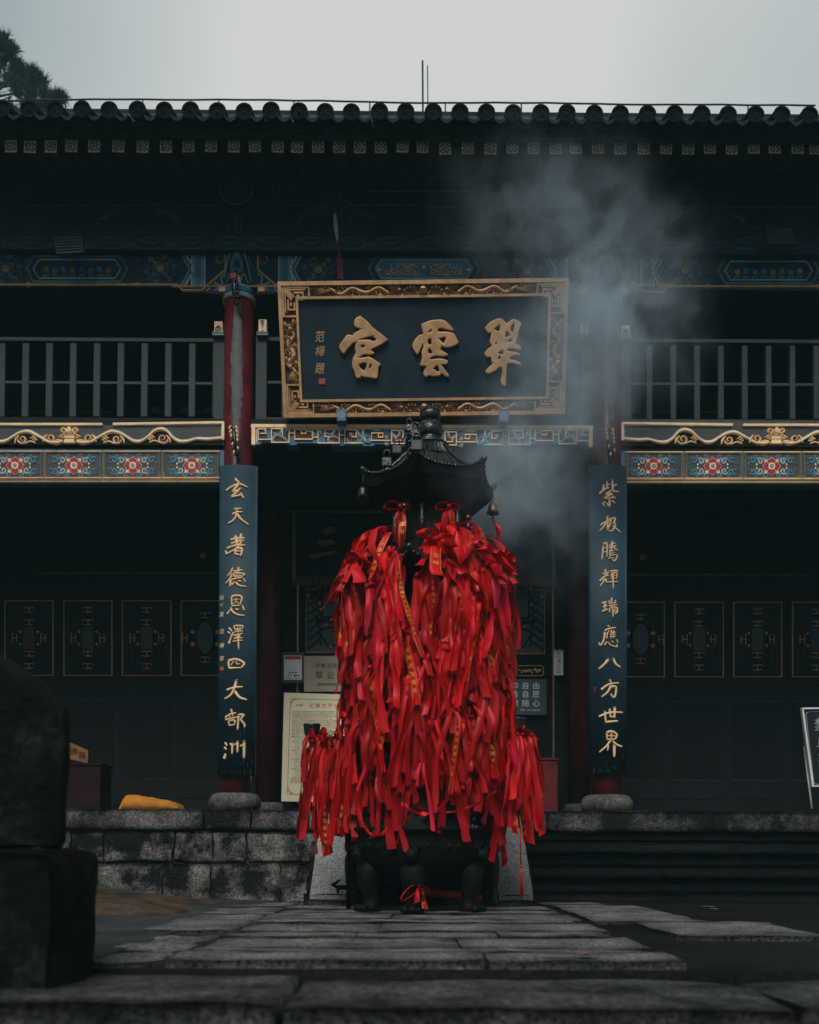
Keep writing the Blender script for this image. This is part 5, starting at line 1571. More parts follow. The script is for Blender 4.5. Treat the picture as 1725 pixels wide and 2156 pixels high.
def couplet(X, u_mid, chars, vt, vb, name, label, sig):
    yb0 = YC - .225
    pt, pb = P(u_mid[0], vt, yb0), P(u_mid[1], vb, yb0)
    xc = (pt.x + pb.x) / 2
    o = thing('couplet_board', label, 'couplet board', (xc, yb0, pb.z), 'couplet boards on the front columns')
    hwid = .197
    cu = lambda x: R_B - math.sqrt(R_B * R_B - min(.19, abs(x - xc)) ** 2)
    m = MB()
    nx_ = 16; vs = []; fs = []
    for lay in (0, .035):
        for z in (pt.z, pb.z):
            for i in range(nx_ + 1):
                x = xc - hwid + 2 * hwid * i / nx_
                vs.append((x, yb0 + cu(x) + lay, z))
    n1 = nx_ + 1
    for i in range(nx_):
        fs += [(i, i + 1, n1 + i + 1, n1 + i), (2 * n1 + i + 1, 2 * n1 + i, 3 * n1 + i, 3 * n1 + i + 1), (i, 2 * n1 + i, 2 * n1 + i + 1, i + 1), (n1 + i, n1 + i + 1, 3 * n1 + i + 1, 3 * n1 + i)]
    for i in (0, nx_): fs.append((i, n1 + i, 3 * n1 + i, 2 * n1 + i))
    m.add(vs, fs, 'board_blue', True)
    m.build('board', o)
    def fb_(u, v, h=0):
        p = P(u, v, yb0); p.y = yb0 + cu(p.x) - h
        return p
    for (base, txt) in chars:
        m = MB()
        for i, (w, pts) in enumerate(K(*base, txt)):
            n_ = len(pts)
            if n_ == 2: pts = [pts[0], ((pts[0][0] + pts[1][0]) / 2, (pts[0][1] + pts[1][1]) / 2), pts[1]]; n_ = 3
            wl = [w * (1.42 if j == 0 else 1.24 if j < n_ - 1 else 1.0) for j in range(n_)]
            m.ridge(pts, wl, fb_, 'gold_bright', H=.014 + .0007 * (i % 5), smooth=4, tipround=.3)
        m.build('gilt_character', o)
    r_ = random.Random(int(u_mid[0])); m = MB()                 # chips and drips of pale paint low on the board
    for q in range(26):
        u, v = u_mid[1] + r_.uniform(-36, 36), vb - 10 - 330 * r_.random() ** 3
        m.ridge([(u, v), (u + r_.uniform(-.4, .4), v + r_.uniform(2, 11))], r_.uniform(.5, 1.6), fb_, 'chip', H=.002)
    m.build('paint_chips', o)
    if sig:
        for ch, v in zip('癸巳夏范樺書', (1257, 1272, 1292, 1328, 1358, 1385)):
            m = MB(); m.text(ch, 466, v, 11 if ch != '巳' else 7, fb_, 'gold_bright', h=.003, slant=.12); m.build('signature_character', o)
        m = MB(); m.rect(462.4, 1402.5, 469.8, 1410.5, fb_, 'seal_red', .004); m.build('seal', o)
    else:
        m = MB(); m.poly([(1254, 1446), (1256, 1446), (1253.5, 1455), (1251, 1456)], fb_, 'crimson', .003); m.build('red_mark', o)
couplet(XL, (501.5, 496), LEFT, 978, 1632, 'l', 'long blue board of ten gilt characters with a small signature and red seal', True)
couplet(XR, (1281, 1283), RIGHT, 978, 1630, 'r', 'long blue board of ten gilt characters without signature, behind the drifting smoke', False)

# ================================================================ cloth banner over the door
YBn = YW - .34
FBn = flat(YBn)
bn = thing('door_banner', 'dark cloth banner with brown border, brush characters and fringe over the door', 'banner', tuple(P(893, 1150, YBn)))
m = MB()
vs = []; fs = []
nu = 40
for j in range(9):
    for i in range(nu + 1):
        u = 622 + (1162 - 622) * i / nu; v = 1079 + (1216 - 1079) * j / 8
        vs.append(FBn(u, v + 3 * (u - 622) / 540, .010 * math.sin(i * .9) * j / 8))
for j in range(8):
    for i in range(nu): fs.append((j * (nu + 1) + i, j * (nu + 1) + i + 1, (j + 1) * (nu + 1) + i + 1, (j + 1) * (nu + 1) + i))
m.add(vs, fs, 'banner_cloth', True)
m.build('cloth', bn)
m = MB()
for pts in ([(619, 1079), (620, 1224)], [(1165, 1082), (1166, 1226)]): m.ridge(pts, 8, FBn, 'banner_brown', H=.016, rounded=False)
m.build('border', bn)
m = MB()
m.tube([FBn(604, 1077, .02), FBn(1186, 1081, .02)], .024, 'banner_brown', 10)
m.build('rail', bn)
m = MB()
for i in range(190):
    u = 616 + i * (1170 - 616) / 189
    r_ = random.Random(i)
    m.ridge([(u, 1214 + 3 * i / 190), (u + r_.uniform(-1, 1), 1232 + 3 * i / 190 + r_.uniform(-2, 2))], 2.2, FBn, 'banner_brown', H=.012 + .004 * r_.random(), base=0)
m.build('fringe', bn)
m = MB()
q7 = lambda x, y: (589.5 + .15863 * x, 1052.6 + .15863 * y)
for pts in ([(530, 390), (590, 400), (640, 362), (700, 358), (745, 400), (715, 440), (640, 455), (590, 465)], [(515, 545), (530, 520), (590, 545), (670, 525), (730, 555), (735, 585), (650, 605), (590, 620), (525, 600)], [(375, 730), (470, 715), (600, 695), (720, 680), (760, 700), (640, 735), (540, 750), (470, 785), (415, 780)]):
    m.poly(spline([q7(*p) for p in pts] + [q7(*pts[0])], 1, 3)[0][:-1], FBn, 'banner_brown', .014)
for pts, w in (([(600, 460), (555, 500), (525, 530)], 8), ([(560, 620), (500, 680)], 6)): m.ridge([q7(*p) for p in pts], w * .16, FBn, 'banner_brown', H=.014)
m.build('brush_character', bn)
m = MB()
m.poly([(1081, 1174), (1090, 1171), (1099, 1180), (1107, 1192), (1100, 1194), (1090, 1190)], FBn, 'banner_red', .014)
m.build('brush_character', bn)
m = MB()
m.poly([(1078, 1125), (1086, 1130), (1090, 1148), (1080, 1150)], FBn, 'banner_red', .014)
m.build('brush_character', bn)
m = MB()
for u, n_ in ((1116, 3), (1128, 3), (1139, 4)):
    for q in range(n_): m.ridge([(u - 3, 1192 + 8 * q), (u + 3, 1192 + 8 * q), (u, 1196 + 8 * q)], 1.2, FBn, 'banner_red', H=.012)
m.build('small_writing', bn)

# ================================================================ notices at the door
YN = YW - .10
FN = flat(YN)
def card(name, label, cat, u0, v0, u1, v1, k, f, th=.02):
    o = thing(name, label, cat, tuple(f((u0 + u1) / 2, v1)))
    m = MB()
    m.rect(u0, v0, u1, v1, f, k, .0, -th)
    m.build('panel', o)
    return o
o = card('framed_notice', 'small white card with red heading in a dark frame left of the door', 'notice', 594, 1373, 640, 1437, 'slate_sign', FN)
m = MB(); m.rect(598.5, 1380.5, 635.8, 1431, FN, 'white_card', .006, 0); m.build('card', o)
m = MB(); m.rect(600.5, 1382, 634, 1388.5, FN, 'ink_red', .008, .005); m.build('heading', o)
m = MB()
for u in (611, 617, 623.5): m.rect(u - 2, 1415, u + 2, 1417.5, FN, 'ink_black', .0085, .005)
m.rect(606, 1420.5, 610, 1424.5, FN, 'logo_teal', .0085, .005); m.disc((621, 1422.5), 2.2, FN, 'ink_black', .0085, n=10); m.rect(611.5, 1421.5, 615, 1423.5, FN, 'logo_teal', .0085, .005); m.rect(624, 1421.5, 630, 1423.5, FN, 'ink_black', .0085, .005)
m.rect(601, 1427, 615, 1428, FN, 'ink_black', .0085, .005); m.rect(619, 1427, 632, 1428, FN, 'ink_black', .0085, .005)
m.build('small_print', o)
o = card('metal_plate', 'dull metal plate lettered in black, above the cream poster', 'sign', 640.5, 1381, 753, 1456, 'brass_plate', shift(FN, 0, 0))
m = MB()
m.text('宗教活动场所', 670, 1401.5, 10.4, FN, 'ink_black', h=.002, gap=1.09)
m.text('翠云宫', 672, 1422, 17, FN, 'ink_black', h=.002, gap=1.42)
m.text('国家宗教事务局监制', 671, 1441, 6.6, FN, 'ink_black', h=.002, gap=1.02)
m.build('lettering', o)
YPo = YW - .28
FPo0 = flat(YPo)
pv0 = P(680, 1687, YPo).z
def FPo(u, v, h=0):                                   # leans back against the door
    p = FPo0(u, v, h); p.y += (p.z - pv0) * .06
    return p
po = thing('poster_board', 'tall cream poster board with brown border and dense small print by the door', 'poster', tuple(FPo(680, 1687)))
m = MB(); m.poly([(596.5, 1456), (772, 1461), (772, 1690), (592.5, 1687)], FPo, 'cream', 0, -.025); m.build('panel', po)
m = MB()
Zp = lambda x, y: (578.9 + .16116 * x, 1357.9 + .16116 * y)
br = lambda pts, w=.9: m.ridge(pts, w, FPo, 'ink_brown', H=.002, rounded=False, base=.0005)
br([Zp(240, 690), (756, 1473), (755, 1670), Zp(210, 1953)]); br([Zp(192, 740), Zp(165, 1905)])
for x, y, sx, sy in ((192, 682, 1, 1), (160, 1950, 1, -1)):
    Q = lambda a_, b_: Zp(x + sx * a_, y + sy * b_)
    br([Q(0, 0), Q(48, 0), Q(48, 36), Q(16, 36), Q(16, 116)], .7); br([Q(0, 0), Q(0, 56), Q(30, 56), Q(30, 16), Q(96, 16)], .7)
m.build('border', po)
m = MB()
m.text('2025年', 623.5, 1482.5, 6.2, FPo, 'ink_blue', h=.0015, gap=.95)
m.text('乙巳年', 706, 1484, 6.2, FPo, 'ink_blue', h=.0015)
m.text('化解太岁', 655, 1483.5, 11, FPo, 'ink_red', h=.0015, gap=1.2, slant=.1)
m.text('消灾', 640, 1655, 10, FPo, 'ink_red_soft', h=.0015, gap=1.2)
m.build('heading', po)
m = MB()
v = 1497; i = 0
for li in range(32):
    row = (POSTER[i % len(POSTER)] + POSTER[(i + 3) % 5])[:25]
    k = 'ink_green'
    ind = 0
    if li in (3, 7): k = 'ink_red_soft'
    if li in (12, 16, 22, 26): k = 'ink_green'; ind = 7
    if li in (14, 18, 20, 23, 27): k = 'ink_red_soft'; ind = 6; row = '2025(乙巳年'
    if li in (15, 19, 24, 28): k = 'ink_blue'; ind = 6; row = '(1950,1962,年'
    if li < 12 or ind == 0 or True:
        m.text(row, 616 - .045 * li * 2 + ind, v, 3.9, FPo, k, h=.0015, gap=1.03)
    v += 4.85; i += 1
m.build('small_print', po)
o = card('slate_notice', 'dark slate notice with white characters hung on the right door leaf', 'notice', 1040, 1430, 1151, 1505, 'slate_sign', FN)
m = MB()
for row, v in (('信仰自由', 1444), ('烧香自愿', 1462), ('功德随心', 1480.7)): m.text(row, 1061.5, v, 16, FN, 'white_card', h=.003, gap=1.41)
m.text('电话:', 1098, 1495, 5, FN, 'white_card', h=.003); m.text('0913-4363101', 1112, 1495, 5, FN, 'white_card', h=.003, gap=.98)
m.build('lettering', o)
o = card('paper_strip', 'narrow white paper strip with red characters, torn at its top edge', 'notice', 1166.5, 1372, 1186, 1421.5, 'white_card', FN, .006)
m = MB()
m.text('殿内请勿拍照', 1176.3, 1375.5, 8.0, FN, 'ink_red', h=.0015, vertical=True, gap=1.03, sx=1.3)
m.build('lettering', o)
m = MB()
for q in range(6): m.poly([(1167 + 3.2 * q, 1372.5), (1170 + 3.2 * q, 1372.5), (1169 + 3.4 * q, 1365 + 2 * (q % 3))], FN, 'white_card', .001, -.004)
m.build('torn_edge', o)

# ================================================================ things on the terrace
yq = 9.95                                              # yellow cushion
p0, p1 = P(250, 1704, yq), P(377, 1704, yq)
m = MB()
nx_, ny_ = 22, 8
vs = []; fs = []
for lay in (0, 1):
    for j in range(ny_ + 1):
        for i in range(nx_ + 1):
            s_, t_ = i / nx_, j / ny_
            x = p0.x + (p1.x - p0.x) * s_; y = yq + .34 * t_
            edge = min(1, 9 * min(s_, 1 - s_)) ** .5 * min(1, 6 * min(t_ + .05, 1 - t_ + .05)) ** .5
            top = .135 - .085 * max(0, s_ - .25) / .75
            z = ZT + .01 + (top + .022) * edge * lay + .008 * mnoise.noise(Vector((x * 9, y * 9, 0)))
            if lay == 1: z += .006 * math.sin(x * 40 + y * 30) * (1 if s_ > .3 else .3)
            vs.append((x, y, z))
N1 = (nx_ + 1) * (ny_ + 1)
for j in range(ny_):
    for i in range(nx_):
        a_ = j * (nx_ + 1) + i
        fs += [(N1 + a_, N1 + a_ + 1, N1 + a_ + nx_ + 2, N1 + a_ + nx_ + 1), (a_ + 1, a_, a_ + nx_ + 1, a_ + nx_ + 2)]
for i in range(nx_): fs += [(i, i + 1, N1 + i + 1, N1 + i)]
for j in range(ny_):
    a_ = j * (nx_ + 1); b_ = a_ + nx_
    fs += [(a_ + nx_ + 1, a_, N1 + a_, N1 + a_ + nx_ + 1), (b_, b_ + nx_ + 1, N1 + b_ + nx_ + 1, N1 + b_)]
m.add(vs, fs, 'yellow_cloth', True)
tag(m.build('kneeling_cushion'), 'yellow cloth kneeling cushion, thicker at one end, lying at the terrace edge', 'cushion')
# donation box and its label
yd = 11.1
o = thing('donation_box', 'dark red wooden box half hidden behind the stone balustrade', 'box', (P(175, 1700, yd).x, yd + .2, ZT))
a_, b_ = P(120, 1700, yd), P(212, 1612, yd)
m = MB(); m.box(a_.x, b_.x, yd, yd + .4, ZT, b_.z, 'box_maroon', .006); m.build('body', o)
m = MB(); m.box(a_.x - .02, b_.x + .02, yd - .02, yd + .42, b_.z + .002, b_.z + .03, 'box_maroon', .004); m.build('lid', o)
lb = thing('slanted_label', 'yellow slanted label board with black characters on top of the dark red box', 'label', tuple(P(165, 1608, yd)))
fl_ = flat(yd + .05)
m = MB(); m.poly([(110, 1552), (150, 1564), (186, 1580), (185, 1607), (147, 1598), (110, 1592)], fl_, 'yellow_label', 0, -.03); m.build('panel', lb)
m = MB()
for ch, u, v in (('功', 138, 1579), ('德', 156, 1583), ('箱', 173, 1590)): m.text(ch, u, v, 16, fl_, 'ink_black', h=.004, slant=0)
m.build('lettering', lb)
# red cabinet right of the burner
yr_ = 11.3
o = thing('red_cabinet', 'low red wooden cabinet with a black knob at the right of the door', 'cabinet', (P(1140, 1700, yr_).x, yr_ + .2, ZT))
a_, b_ = P(1085, 1700, yr_), P(1175, 1601, yr_)
m = MB(); m.box(a_.x, b_.x, yr_, yr_ + .4, ZT, b_.z, 'red_paint', .005); m.build('body', o)
a2, b2 = P(1083, 1602, yr_), P(1177, 1596, yr_)
m = MB(); m.box(a2.x, b2.x, yr_ - .015, yr_ + .41, b_.z + .002, b2.z, 'red_paint', .004); m.build('top', o)
m = MB(); q = P(1136, 1611, yr_ - .02); m.ball((q.x, q.y, q.z), .022, 'iron', 8); m.build('knob', o)
# standing warning sign at the right edge
ys = 10.6
o = thing('standing_sign', 'leaning white framed warning sign with grey characters at the terrace right side', 'sign', tuple(P(1745, 1702, ys)))
fs_ = flat(ys)
Zs = lambda x, y: (1631.6 + .13423 * x, 1447.4 + .13423 * y)
m = MB(); m.poly([Zs(440, 340), Zs(1150, 320), Zs(1290, 1520), Zs(590, 1545)], fs_, 'sign_dark', -.004, -.03); m.build('panel', o)
m = MB()
m.ridge([Zs(428, 330), Zs(590, 1550), Zs(1290, 1530), Zs(1150, 320), Zs(428, 333)], 4.0, fs_, 'white_metal', H=.02, base=-.03, rounded=False)
m.build('frame', o)
m = MB()
m.ridge([Zs(530, 385), Zs(500, 395), Zs(490, 430), Zs(610, 1470), Zs(625, 1505), Zs(655, 1520), Zs(1200, 1500)], 1.6, fs_, 'pale_grey', H=.004); m.ridge([Zs(525, 385), Zs(1090, 365)], 1.6, fs_, 'pale_grey', H=.004)
m.build('inner_line', o)
m = MB()
for ch, y in (('禁', 590), ('止', 850), ('进', 1075), ('入', 1320)):
    cx_, cy_ = Zs(720 + (y - 590) * .12, y)
    m.text(ch, cx_, cy_, 29, fs_, 'pale_grey', h=.005); m.text(ch, cx_ + .9, cy_, 29, fs_, 'pale_grey', h=.0045)
m.build('lettering', o)
m = MB()
m.tube([P(*Zs(463, 925), ys + .10), P(*Zs(580, 1900), ys + .02)], .012, 'white_metal', 8)
m.tube([P(*Zs(1250, 925), ys + .10), P(*Zs(1370, 1900), ys + .02)], .012, 'white_metal', 8)
m.build('stand', o)
# louvred panels under the eave
for u, v, tl, lab in ((145, 515, .06, 'grey louvred panel fixed under the dark left end of the eave'), (1643, 496, -.02, 'grey louvred panel fixed under the dark right end of the eave')):
    yl = YF - .30
    f0 = flat(yl)
    f_ = lambda a_, b_, h=0, u=u, v=v, tl=tl: f0(u + a_ + .14 * b_, v + b_ - tl * a_, h)
    o = thing('louvred_panel', lab, 'panel light', tuple(f_(0, 0)))
    m = MB(); m.rect(-28, -17, 28, 17, f_, 'louvre_grey', 0, -.07)
    for q in range(5): m.ridge([(-26, -12 + 6 * q), (26, -12 + 6 * q)], 3.2, f_, 'louvre_grey', H=.012)
    m.build('housing', o)
    m = MB(); m.tube([f_(-12, -10, -.05), f_(-12, -24, -.28)], .014, 'iron', 6); m.tube([f_(12, -10, -.05), f_(12, -24, -.28)], .014, 'iron', 6); m.build('bracket', o)
# furled flag hanging beside the plaque's top edge
yf_ = YF - .16
f_ = flat(yf_)
m = MB()
m.poly([(703, 447), (709, 452), (713, 500), (711, 517), (705, 490), (702, 470)], f_, 'leaf_grey', .0, -.015)
o = m.build('furled_flag'); tag(o, 'thin furled flag, grey above and red below, hanging over the plaque', 'flag')
m = MB(); m.poly([(711, 505), (714, 505), (721, 560), (724, 588), (712, 588), (710, 545)], f_, 'flag_red', .006, -.02)
m.build('red_tail', o)

# ================================================================ dark stone balustrade in the left foreground
o = thing('stone_balustrade', 'dark rough stone balustrade post close by on the left of the path', 'balustrade', (-1.75, 3.6, -.05))
m = MB()
yb2 = 3.45
p = P(205, 1797, yb2 + .5)
block(m, -3.2, p.x, yb2, yb2 + .55, -.25, P(150, 1790, yb2).z, 'dark_stone', 301, nx=22, ny=6, nz=12, amp=.02, rnd=.04)
m.build('pedestal', o)
m = MB()
xr_ = P(147, 1600, yb2 + .20).x
zb_ = P(150, 1784, yb2).z
ztr = P(140, 1464, yb2 + .08).z; ztl = P(0, 1384, yb2 + .05).z
nx_, nz_ = 14, 16
vs = []; fs = []
for side, yy in ((0, yb2 + .06), (1, yb2 + .22)):
    for j in range(nz_ + 1):
        for i in range(nx_ + 1):
            s_ = i / nx_; x = -3.0 + (xr_ + 3.0) * s_
            zt2 = ztr + (ztl - ztr) * (xr_ - x) / (xr_ - P(0, 1384, yb2 + .05).x)
            zt2 = min(zt2, ztl + .12)
            t_ = j / nz_
            z = zb_ + (zt2 - zb_) * t_
            nn = mnoise.noise_vector(Vector((x * 5, z * 5, side * 3))) * .016
            e3 = .03 * (max(0, abs(s_ * 2 - 1) - .9) * 10 + max(0, t_ - .93) * 14)
            vs.append((x + nn.x - (.02 if i == nx_ and j in (0, nz_) else 0), yy + nn.y + (e3 if side == 0 else -e3), z + nn.z))
N1 = (nx_ + 1) * (nz_ + 1)
for j in range(nz_):
    for i in range(nx_):
        a_ = j * (nx_ + 1) + i
        fs += [(a_, a_ + 1, a_ + nx_ + 2, a_ + nx_ + 1), (N1 + a_ + 1, N1 + a_, N1 + a_ + nx_ + 1, N1 + a_ + nx_ + 2)]
for j in range(nz_):
    a_ = j * (nx_ + 1) + nx_
    fs.append((a_, N1 + a_, N1 + a_ + nx_ + 1, a_ + nx_ + 1))
for i in range(nx_):
    a_ = nz_ * (nx_ + 1) + i
    fs.append((a_, a_ + 1, N1 + a_ + 1, N1 + a_))
m.add(vs, fs, 'dark_stone', True)
m.build('slab', o)
# ================================================================ incense burner: pavilion roof over a footed cauldron
YB = 7.8
XU, XD = P(906, 900, YB).x, P(888, 1750, YB).x
zb = lambda v, y=YB: P(890, v, y).z
brn = thing('incense_burner', 'black cast iron incense burner with hexagonal roof and double gourd finial before the stair', 'incense burner', (XD, YB, 0))
RX = math.radians(-13)
def hexroof(mb, cx, cyy, R_, ze, zt, rt, flick, k='iron', sub=10, nrad=8, tiles=True):
    """six curved roof faces; eave corners flick up; returns the eave line"""
    rings = []
    eave = []
    for i in range(nrad + 1):
        t = i / nrad                                   # 0 = top ring, 1 = eave
        ring = []
        for s_ in range(6):
            a0, a1 = RX + s_ * math.pi / 3, RX + (s_ + 1) * math.pi / 3
            for q in range(sub):
                w = q / sub
                c0, c1 = Vector((math.sin(a0), -math.cos(a0))), Vector((math.sin(a1), -math.cos(a1)))
                d = c0 * (1 - w) + c1 * w
                r_ = rt + (R_ - rt) * (t ** .85)
                edge = abs(2 * w - 1) ** 2.4
                z = ze + (zt - ze) * (1 - t) ** 1.9 + flick * edge * t ** 4
                r2 = r_ * (1 + .05 * edge * t ** 3)
                ring.append((cx + d.x * r2, cyy + d.y * r2, z))
        rings.append(ring)
    n_ = 6 * sub
    vs = [p for r_ in rings for p in r_]
    mb.add(vs, [(i * n_ + j, i * n_ + (j + 1) % n_, (i + 1) * n_ + (j + 1) % n_, (i + 1) * n_ + j) for i in range(nrad) for j in range(n_)], k, True)
    return rings
def eave_parts(parent, rings, cx, cyy, zin, rin, drop):
    n_ = len(rings[-1])
    m = MB()
    e_ = rings[-1]
    low = [(cx + (p[0] - cx) * (1 - drop * .35), cyy + (p[1] - cyy) * (1 - drop * .35), p[2] - drop * (.75 + .25 * math.cos(6 * math.atan2(p[0] - cx, -(p[1] - cyy)) - 6 * RX))) for p in e_]
    inn = [(cx + (p[0] - cx) * rin, cyy + (p[1] - cyy) * rin, zin) for p in e_]
    m.add(e_ + low + inn, [(j, (j + 1) % n_, n_ + (j + 1) % n_, n_ + j) for j in range(n_)] + [(n_ + j, n_ + (j + 1) % n_, 2 * n_ + (j + 1) % n_, 2 * n_ + j) for j in range(n_)], 'iron_dull', False)
    m.build('eave', parent)
    m = MB()                                             # scalloped edge: a row of small round tile ends with drips
    for j in range(n_):
        p, q = Vector(e_[j]), Vector(e_[(j + 1) % n_])
        for w in (0, .5):
            c_ = p * (1 - w) + q * w
            m.ball((c_.x, c_.y, c_.z - .004), .0165 if w == 0 else .011, 'iron', 5)
    m.build('scalloped_edge', parent)
    m = MB()                                             # hip ridges
    sub = n_ // 6
    for s_ in range(6):
        pts = [Vector(r_[s_ * sub]) + Vector((0, 0, .008)) for r_ in rings]
        d_ = (pts[-1] - pts[-2])
        pts.append(pts[-1] + Vector((d_.x * .35, d_.y * .35, .022)))
        m.tube(pts, [.018] * (len(pts) - 2) + [.026, .016], 'iron', 7)
    m.build('hip_ridge', parent)
    m = MB()                                             # tile ribs
    for j in range(n_):
        if j % sub == 0: continue
        if j % 2: continue
        pts = [Vector(r_[j]) + Vector((0, 0, .003)) for r_ in rings[1:]]
        m.tube(pts, .007, 'iron', 5, cap=False)
    m.build('roof_rib', parent)
zc1 = zb(951, YB - .55)
m = MB()
r1 = hexroof(m, XU, YB, .545, zc1 - .055, zb(950), .15, .062)
top = m.build('upper_roof', brn)
eave_parts(top, r1, XU, YB, zc1 - .32, .54, .12)
m = MB()                                                  # drum between the roofs
m.lathe([(.30, zc1 - .24), (.27, zc1 - .30), (.265, zb(1150)), (.29, zb(1165))], (XU, YB), 'iron_dull', 12, a0=RX, a1=RX + 2 * math.pi)
for q in range(6):
    a_ = RX + (q) * math.pi / 3
    x_, y_ = XU + .30 * math.sin(a_), YB - .30 * math.cos(a_)
    m.tube([(x_, y_, zb(1170)), (x_, y_, zc1 - .25)], .022, 'iron', 8)
m.build('pavilion_drum', brn)
m = MB()                                                  # fluted neck, collar, two gourd balls
zt0 = zb(958)
fl_n = 36
vs = []; prof_ = [(.215, zt0 - .05), (.185, zt0 - .01), (.155, zt0 + .045), (.135, zt0 + .085)]
for r_, z in prof_:
    for j in range(fl_n * 2):
        a_ = math.pi * j / fl_n
        vs.append((XU + r_ * (1 + (.05 if j % 2 else -.02)) * math.sin(a_), YB - r_ * (1 + (.05 if j % 2 else -.02)) * math.cos(a_), z))
m.add(vs, [(i * 72 + j, i * 72 + (j + 1) % 72, (i + 1) * 72 + (j + 1) % 72, (i + 1) * 72 + j) for i in range(3) for j in range(72)], 'iron', False)
zcol = zb(943)
m.lathe([(.12, zcol - .005), (.155, zcol + .004), (.158, zcol + .016), (.125, zcol + .028), (.118, zcol + .032), (.122, zcol + .045), (.100, zcol + .058), (.088, zcol + .066), (.092, zcol + .076), (.070, zcol + .09)], (XU, YB), 'iron', 32)
m.build('neck', top)
m = MB()
z1, z2 = zb(908), zb(876)
m.ball((XU, YB, z1), .104, 'iron', 16, sz=.94)
m.lathe([(.07, z1 + .075), (.066, z1 + .085), (.072, z1 + .095)], (XU, YB), 'iron', 24)
m.ball((XU, YB, z2), .088, 'iron', 16, sz=.82)
m.ball((XU, YB, z2 + .072), .02, 'iron', 8, sz=.6)
for zc_, rr, el in ((z1, .104, .55), (z2, .088, .6)):
    for q in range(-3, 4):
        a_ = q * .5 - .1
        ring_ = []
        for i in range(15):
            b_ = 2 * math.pi * i / 14
            aa, ee = a_ + .20 * math.cos(b_), el + .22 * math.sin(b_)
            ring_.append((XU + rr * 1.005 * math.cos(ee) * math.sin(aa), YB - rr * 1.005 * math.cos(ee) * math.cos(aa), zc_ + rr * .93 * math.sin(ee)))
        m.tube(ring_, .005, 'iron', 5, cap=False)
m.build('gourd_finial', top)
m = MB()                                                  # second, wider roof: hung with ribbons
zl = zb(1165, YB - .7)
r2_ = hexroof(m, XU - .01, YB, .66, zl - .04, zl + .26, .30, .09)
low = m.build('lower_roof', brn)
eave_parts(low, r2_, XU - .01, YB, zl - .22, .6, .04)
m = MB()
m.lathe([(.40, zl - .2), (.40, zb(1560)), (.52, zb(1585))], ((XU + XD) / 2, YB), 'iron_dull', 20)
m.build('middle_drum', brn)
m = MB()                                                  # cauldron
m.lathe([(.10, zb(1852)), (.34, zb(1848)), (.50, zb(1835)), (.575, zb(1805)), (.59, zb(1775)), (.575, zb(1757)), (.60, zb(1754)), (.615, zb(1748)), (.60, zb(1744)), (.57, zb(1740)), (.555, zb(1690)), (.56, zb(1640)), (.565, zb(1600)), (.57, zb(1575)), (.57, zb(1565)), (.50, zb(1562))], (XD, YB), 'iron_dull', 40)
cau = m.build('cauldron', brn)
m = MB()
for q in range(22):
    a_ = -1.5 + 3.0 * q / 21
    r_ = random.Random(q)
    for z_, n2 in ((zb(1715), 2), (zb(1785), 2)):
        p_ = (XD + .575 * math.sin(a_), YB - .575 * math.cos(a_), z_ + r_.uniform(-.02, .02))
        m.ball(p_, .022 + .012 * r_.random(), 'iron_dull', 5, sy=.7)
m.build('relief_band', cau)
m = MB()                                                  # splashes of dried ash and wax on the right of the rim
r_ = random.Random(2)
for q in range(70):
    a_ = .62 + r_.gauss(0, .10); z = zb(1745 - 60 * r_.random() ** 1.5)
    rr = .575 if z > zb(1740) else .612
    m.ball((XD + rr * math.sin(a_), YB - rr * math.cos(a_), z), .004 + .010 * r_.random(), 'ash_iron', 4, sz=1.3)
m.build('wax_drips', cau)
for a_, name in ((-1.0, 'leg'), (-.14, 'leg'), (.90, 'leg'), (2.9, 'leg')):
    m = MB()
    s_, c_ = math.sin(a_), math.cos(a_)
    pts = []; rad = []
    for t, out_, r_ in ((0, .44, .085), (.2, .50, .105), (.45, .50, .082), (.7, .47, .062), (.88, .47, .066), (1, .48, .085)):
        pts.append((XD + out_ * s_, YB - out_ * c_, zb(1815) * (1 - t) + .002 * t)); rad.append(r_)
    m.tube(pts, rad, 'iron_dull', 14)
    fx, fy = XD + .60 * s_, YB - .60 * c_
    z0 = zb(1800)                                        # beast mask on the knee
    for dx, dz, rr in ((0, 0, .055), (-.04, .035, .022), (.04, .035, .022), (0, -.03, .028), (-.055, .06, .018), (.055, .06, .018), (-.03, -.045, .012), (.03, -.045, .012)):
        m.ball((fx + dx * c_, fy + dx * s_, z0 + dz), rr, 'iron_dull', 7)
    for q in range(3): m.ball((XD + .57 * s_ + (q - 1) * .05 * c_, YB - .57 * c_ + (q - 1) * .05 * s_, .03), .035, 'iron_dull', 6)
    m.build(name, brn)
for u, v0, v1, sg in ((657, 1525, 1557, -1), (1091, 1512, 1550, 1)):   # two cup-shaped handles
    m = MB()
    p0, p1 = P(u, v0, YB), P(u, v1, YB)
    m.lathe([(.02, p1.z - .01), (.045, p1.z + .005), (.062, p1.z + .05), (.070, p0.z - .01), (.072, p0.z), (.055, p0.z), (.04, p0.z - .04)], (p0.x, YB), 'iron', 18)
    m.tube([(XD + sg * .55, YB, zb(1600)), (XD + sg * .68, YB, zb(1590)), (p0.x, YB, p1.z - .02), (p0.x, YB, p1.z + .02)], [.05, .045, .04, .03], 'iron', 10)
    m.build('handle', brn)
for a_, r_, v in ((-.55, .40, 1066), (.75, .44, 1090)):
    m = MB()
    x_, y_ = XU + r_ * math.sin(a_), YB - r_ * math.cos(a_)
    z_ = P(900, v, y_).z
    m.tube([(x_, y_, z_ - .18), (x_, y_, z_)], [.02, .016], 'iron', 8)
    m.ball((x_, y_, z_), .028, 'iron', 8)
    m.build('hook_post', brn)

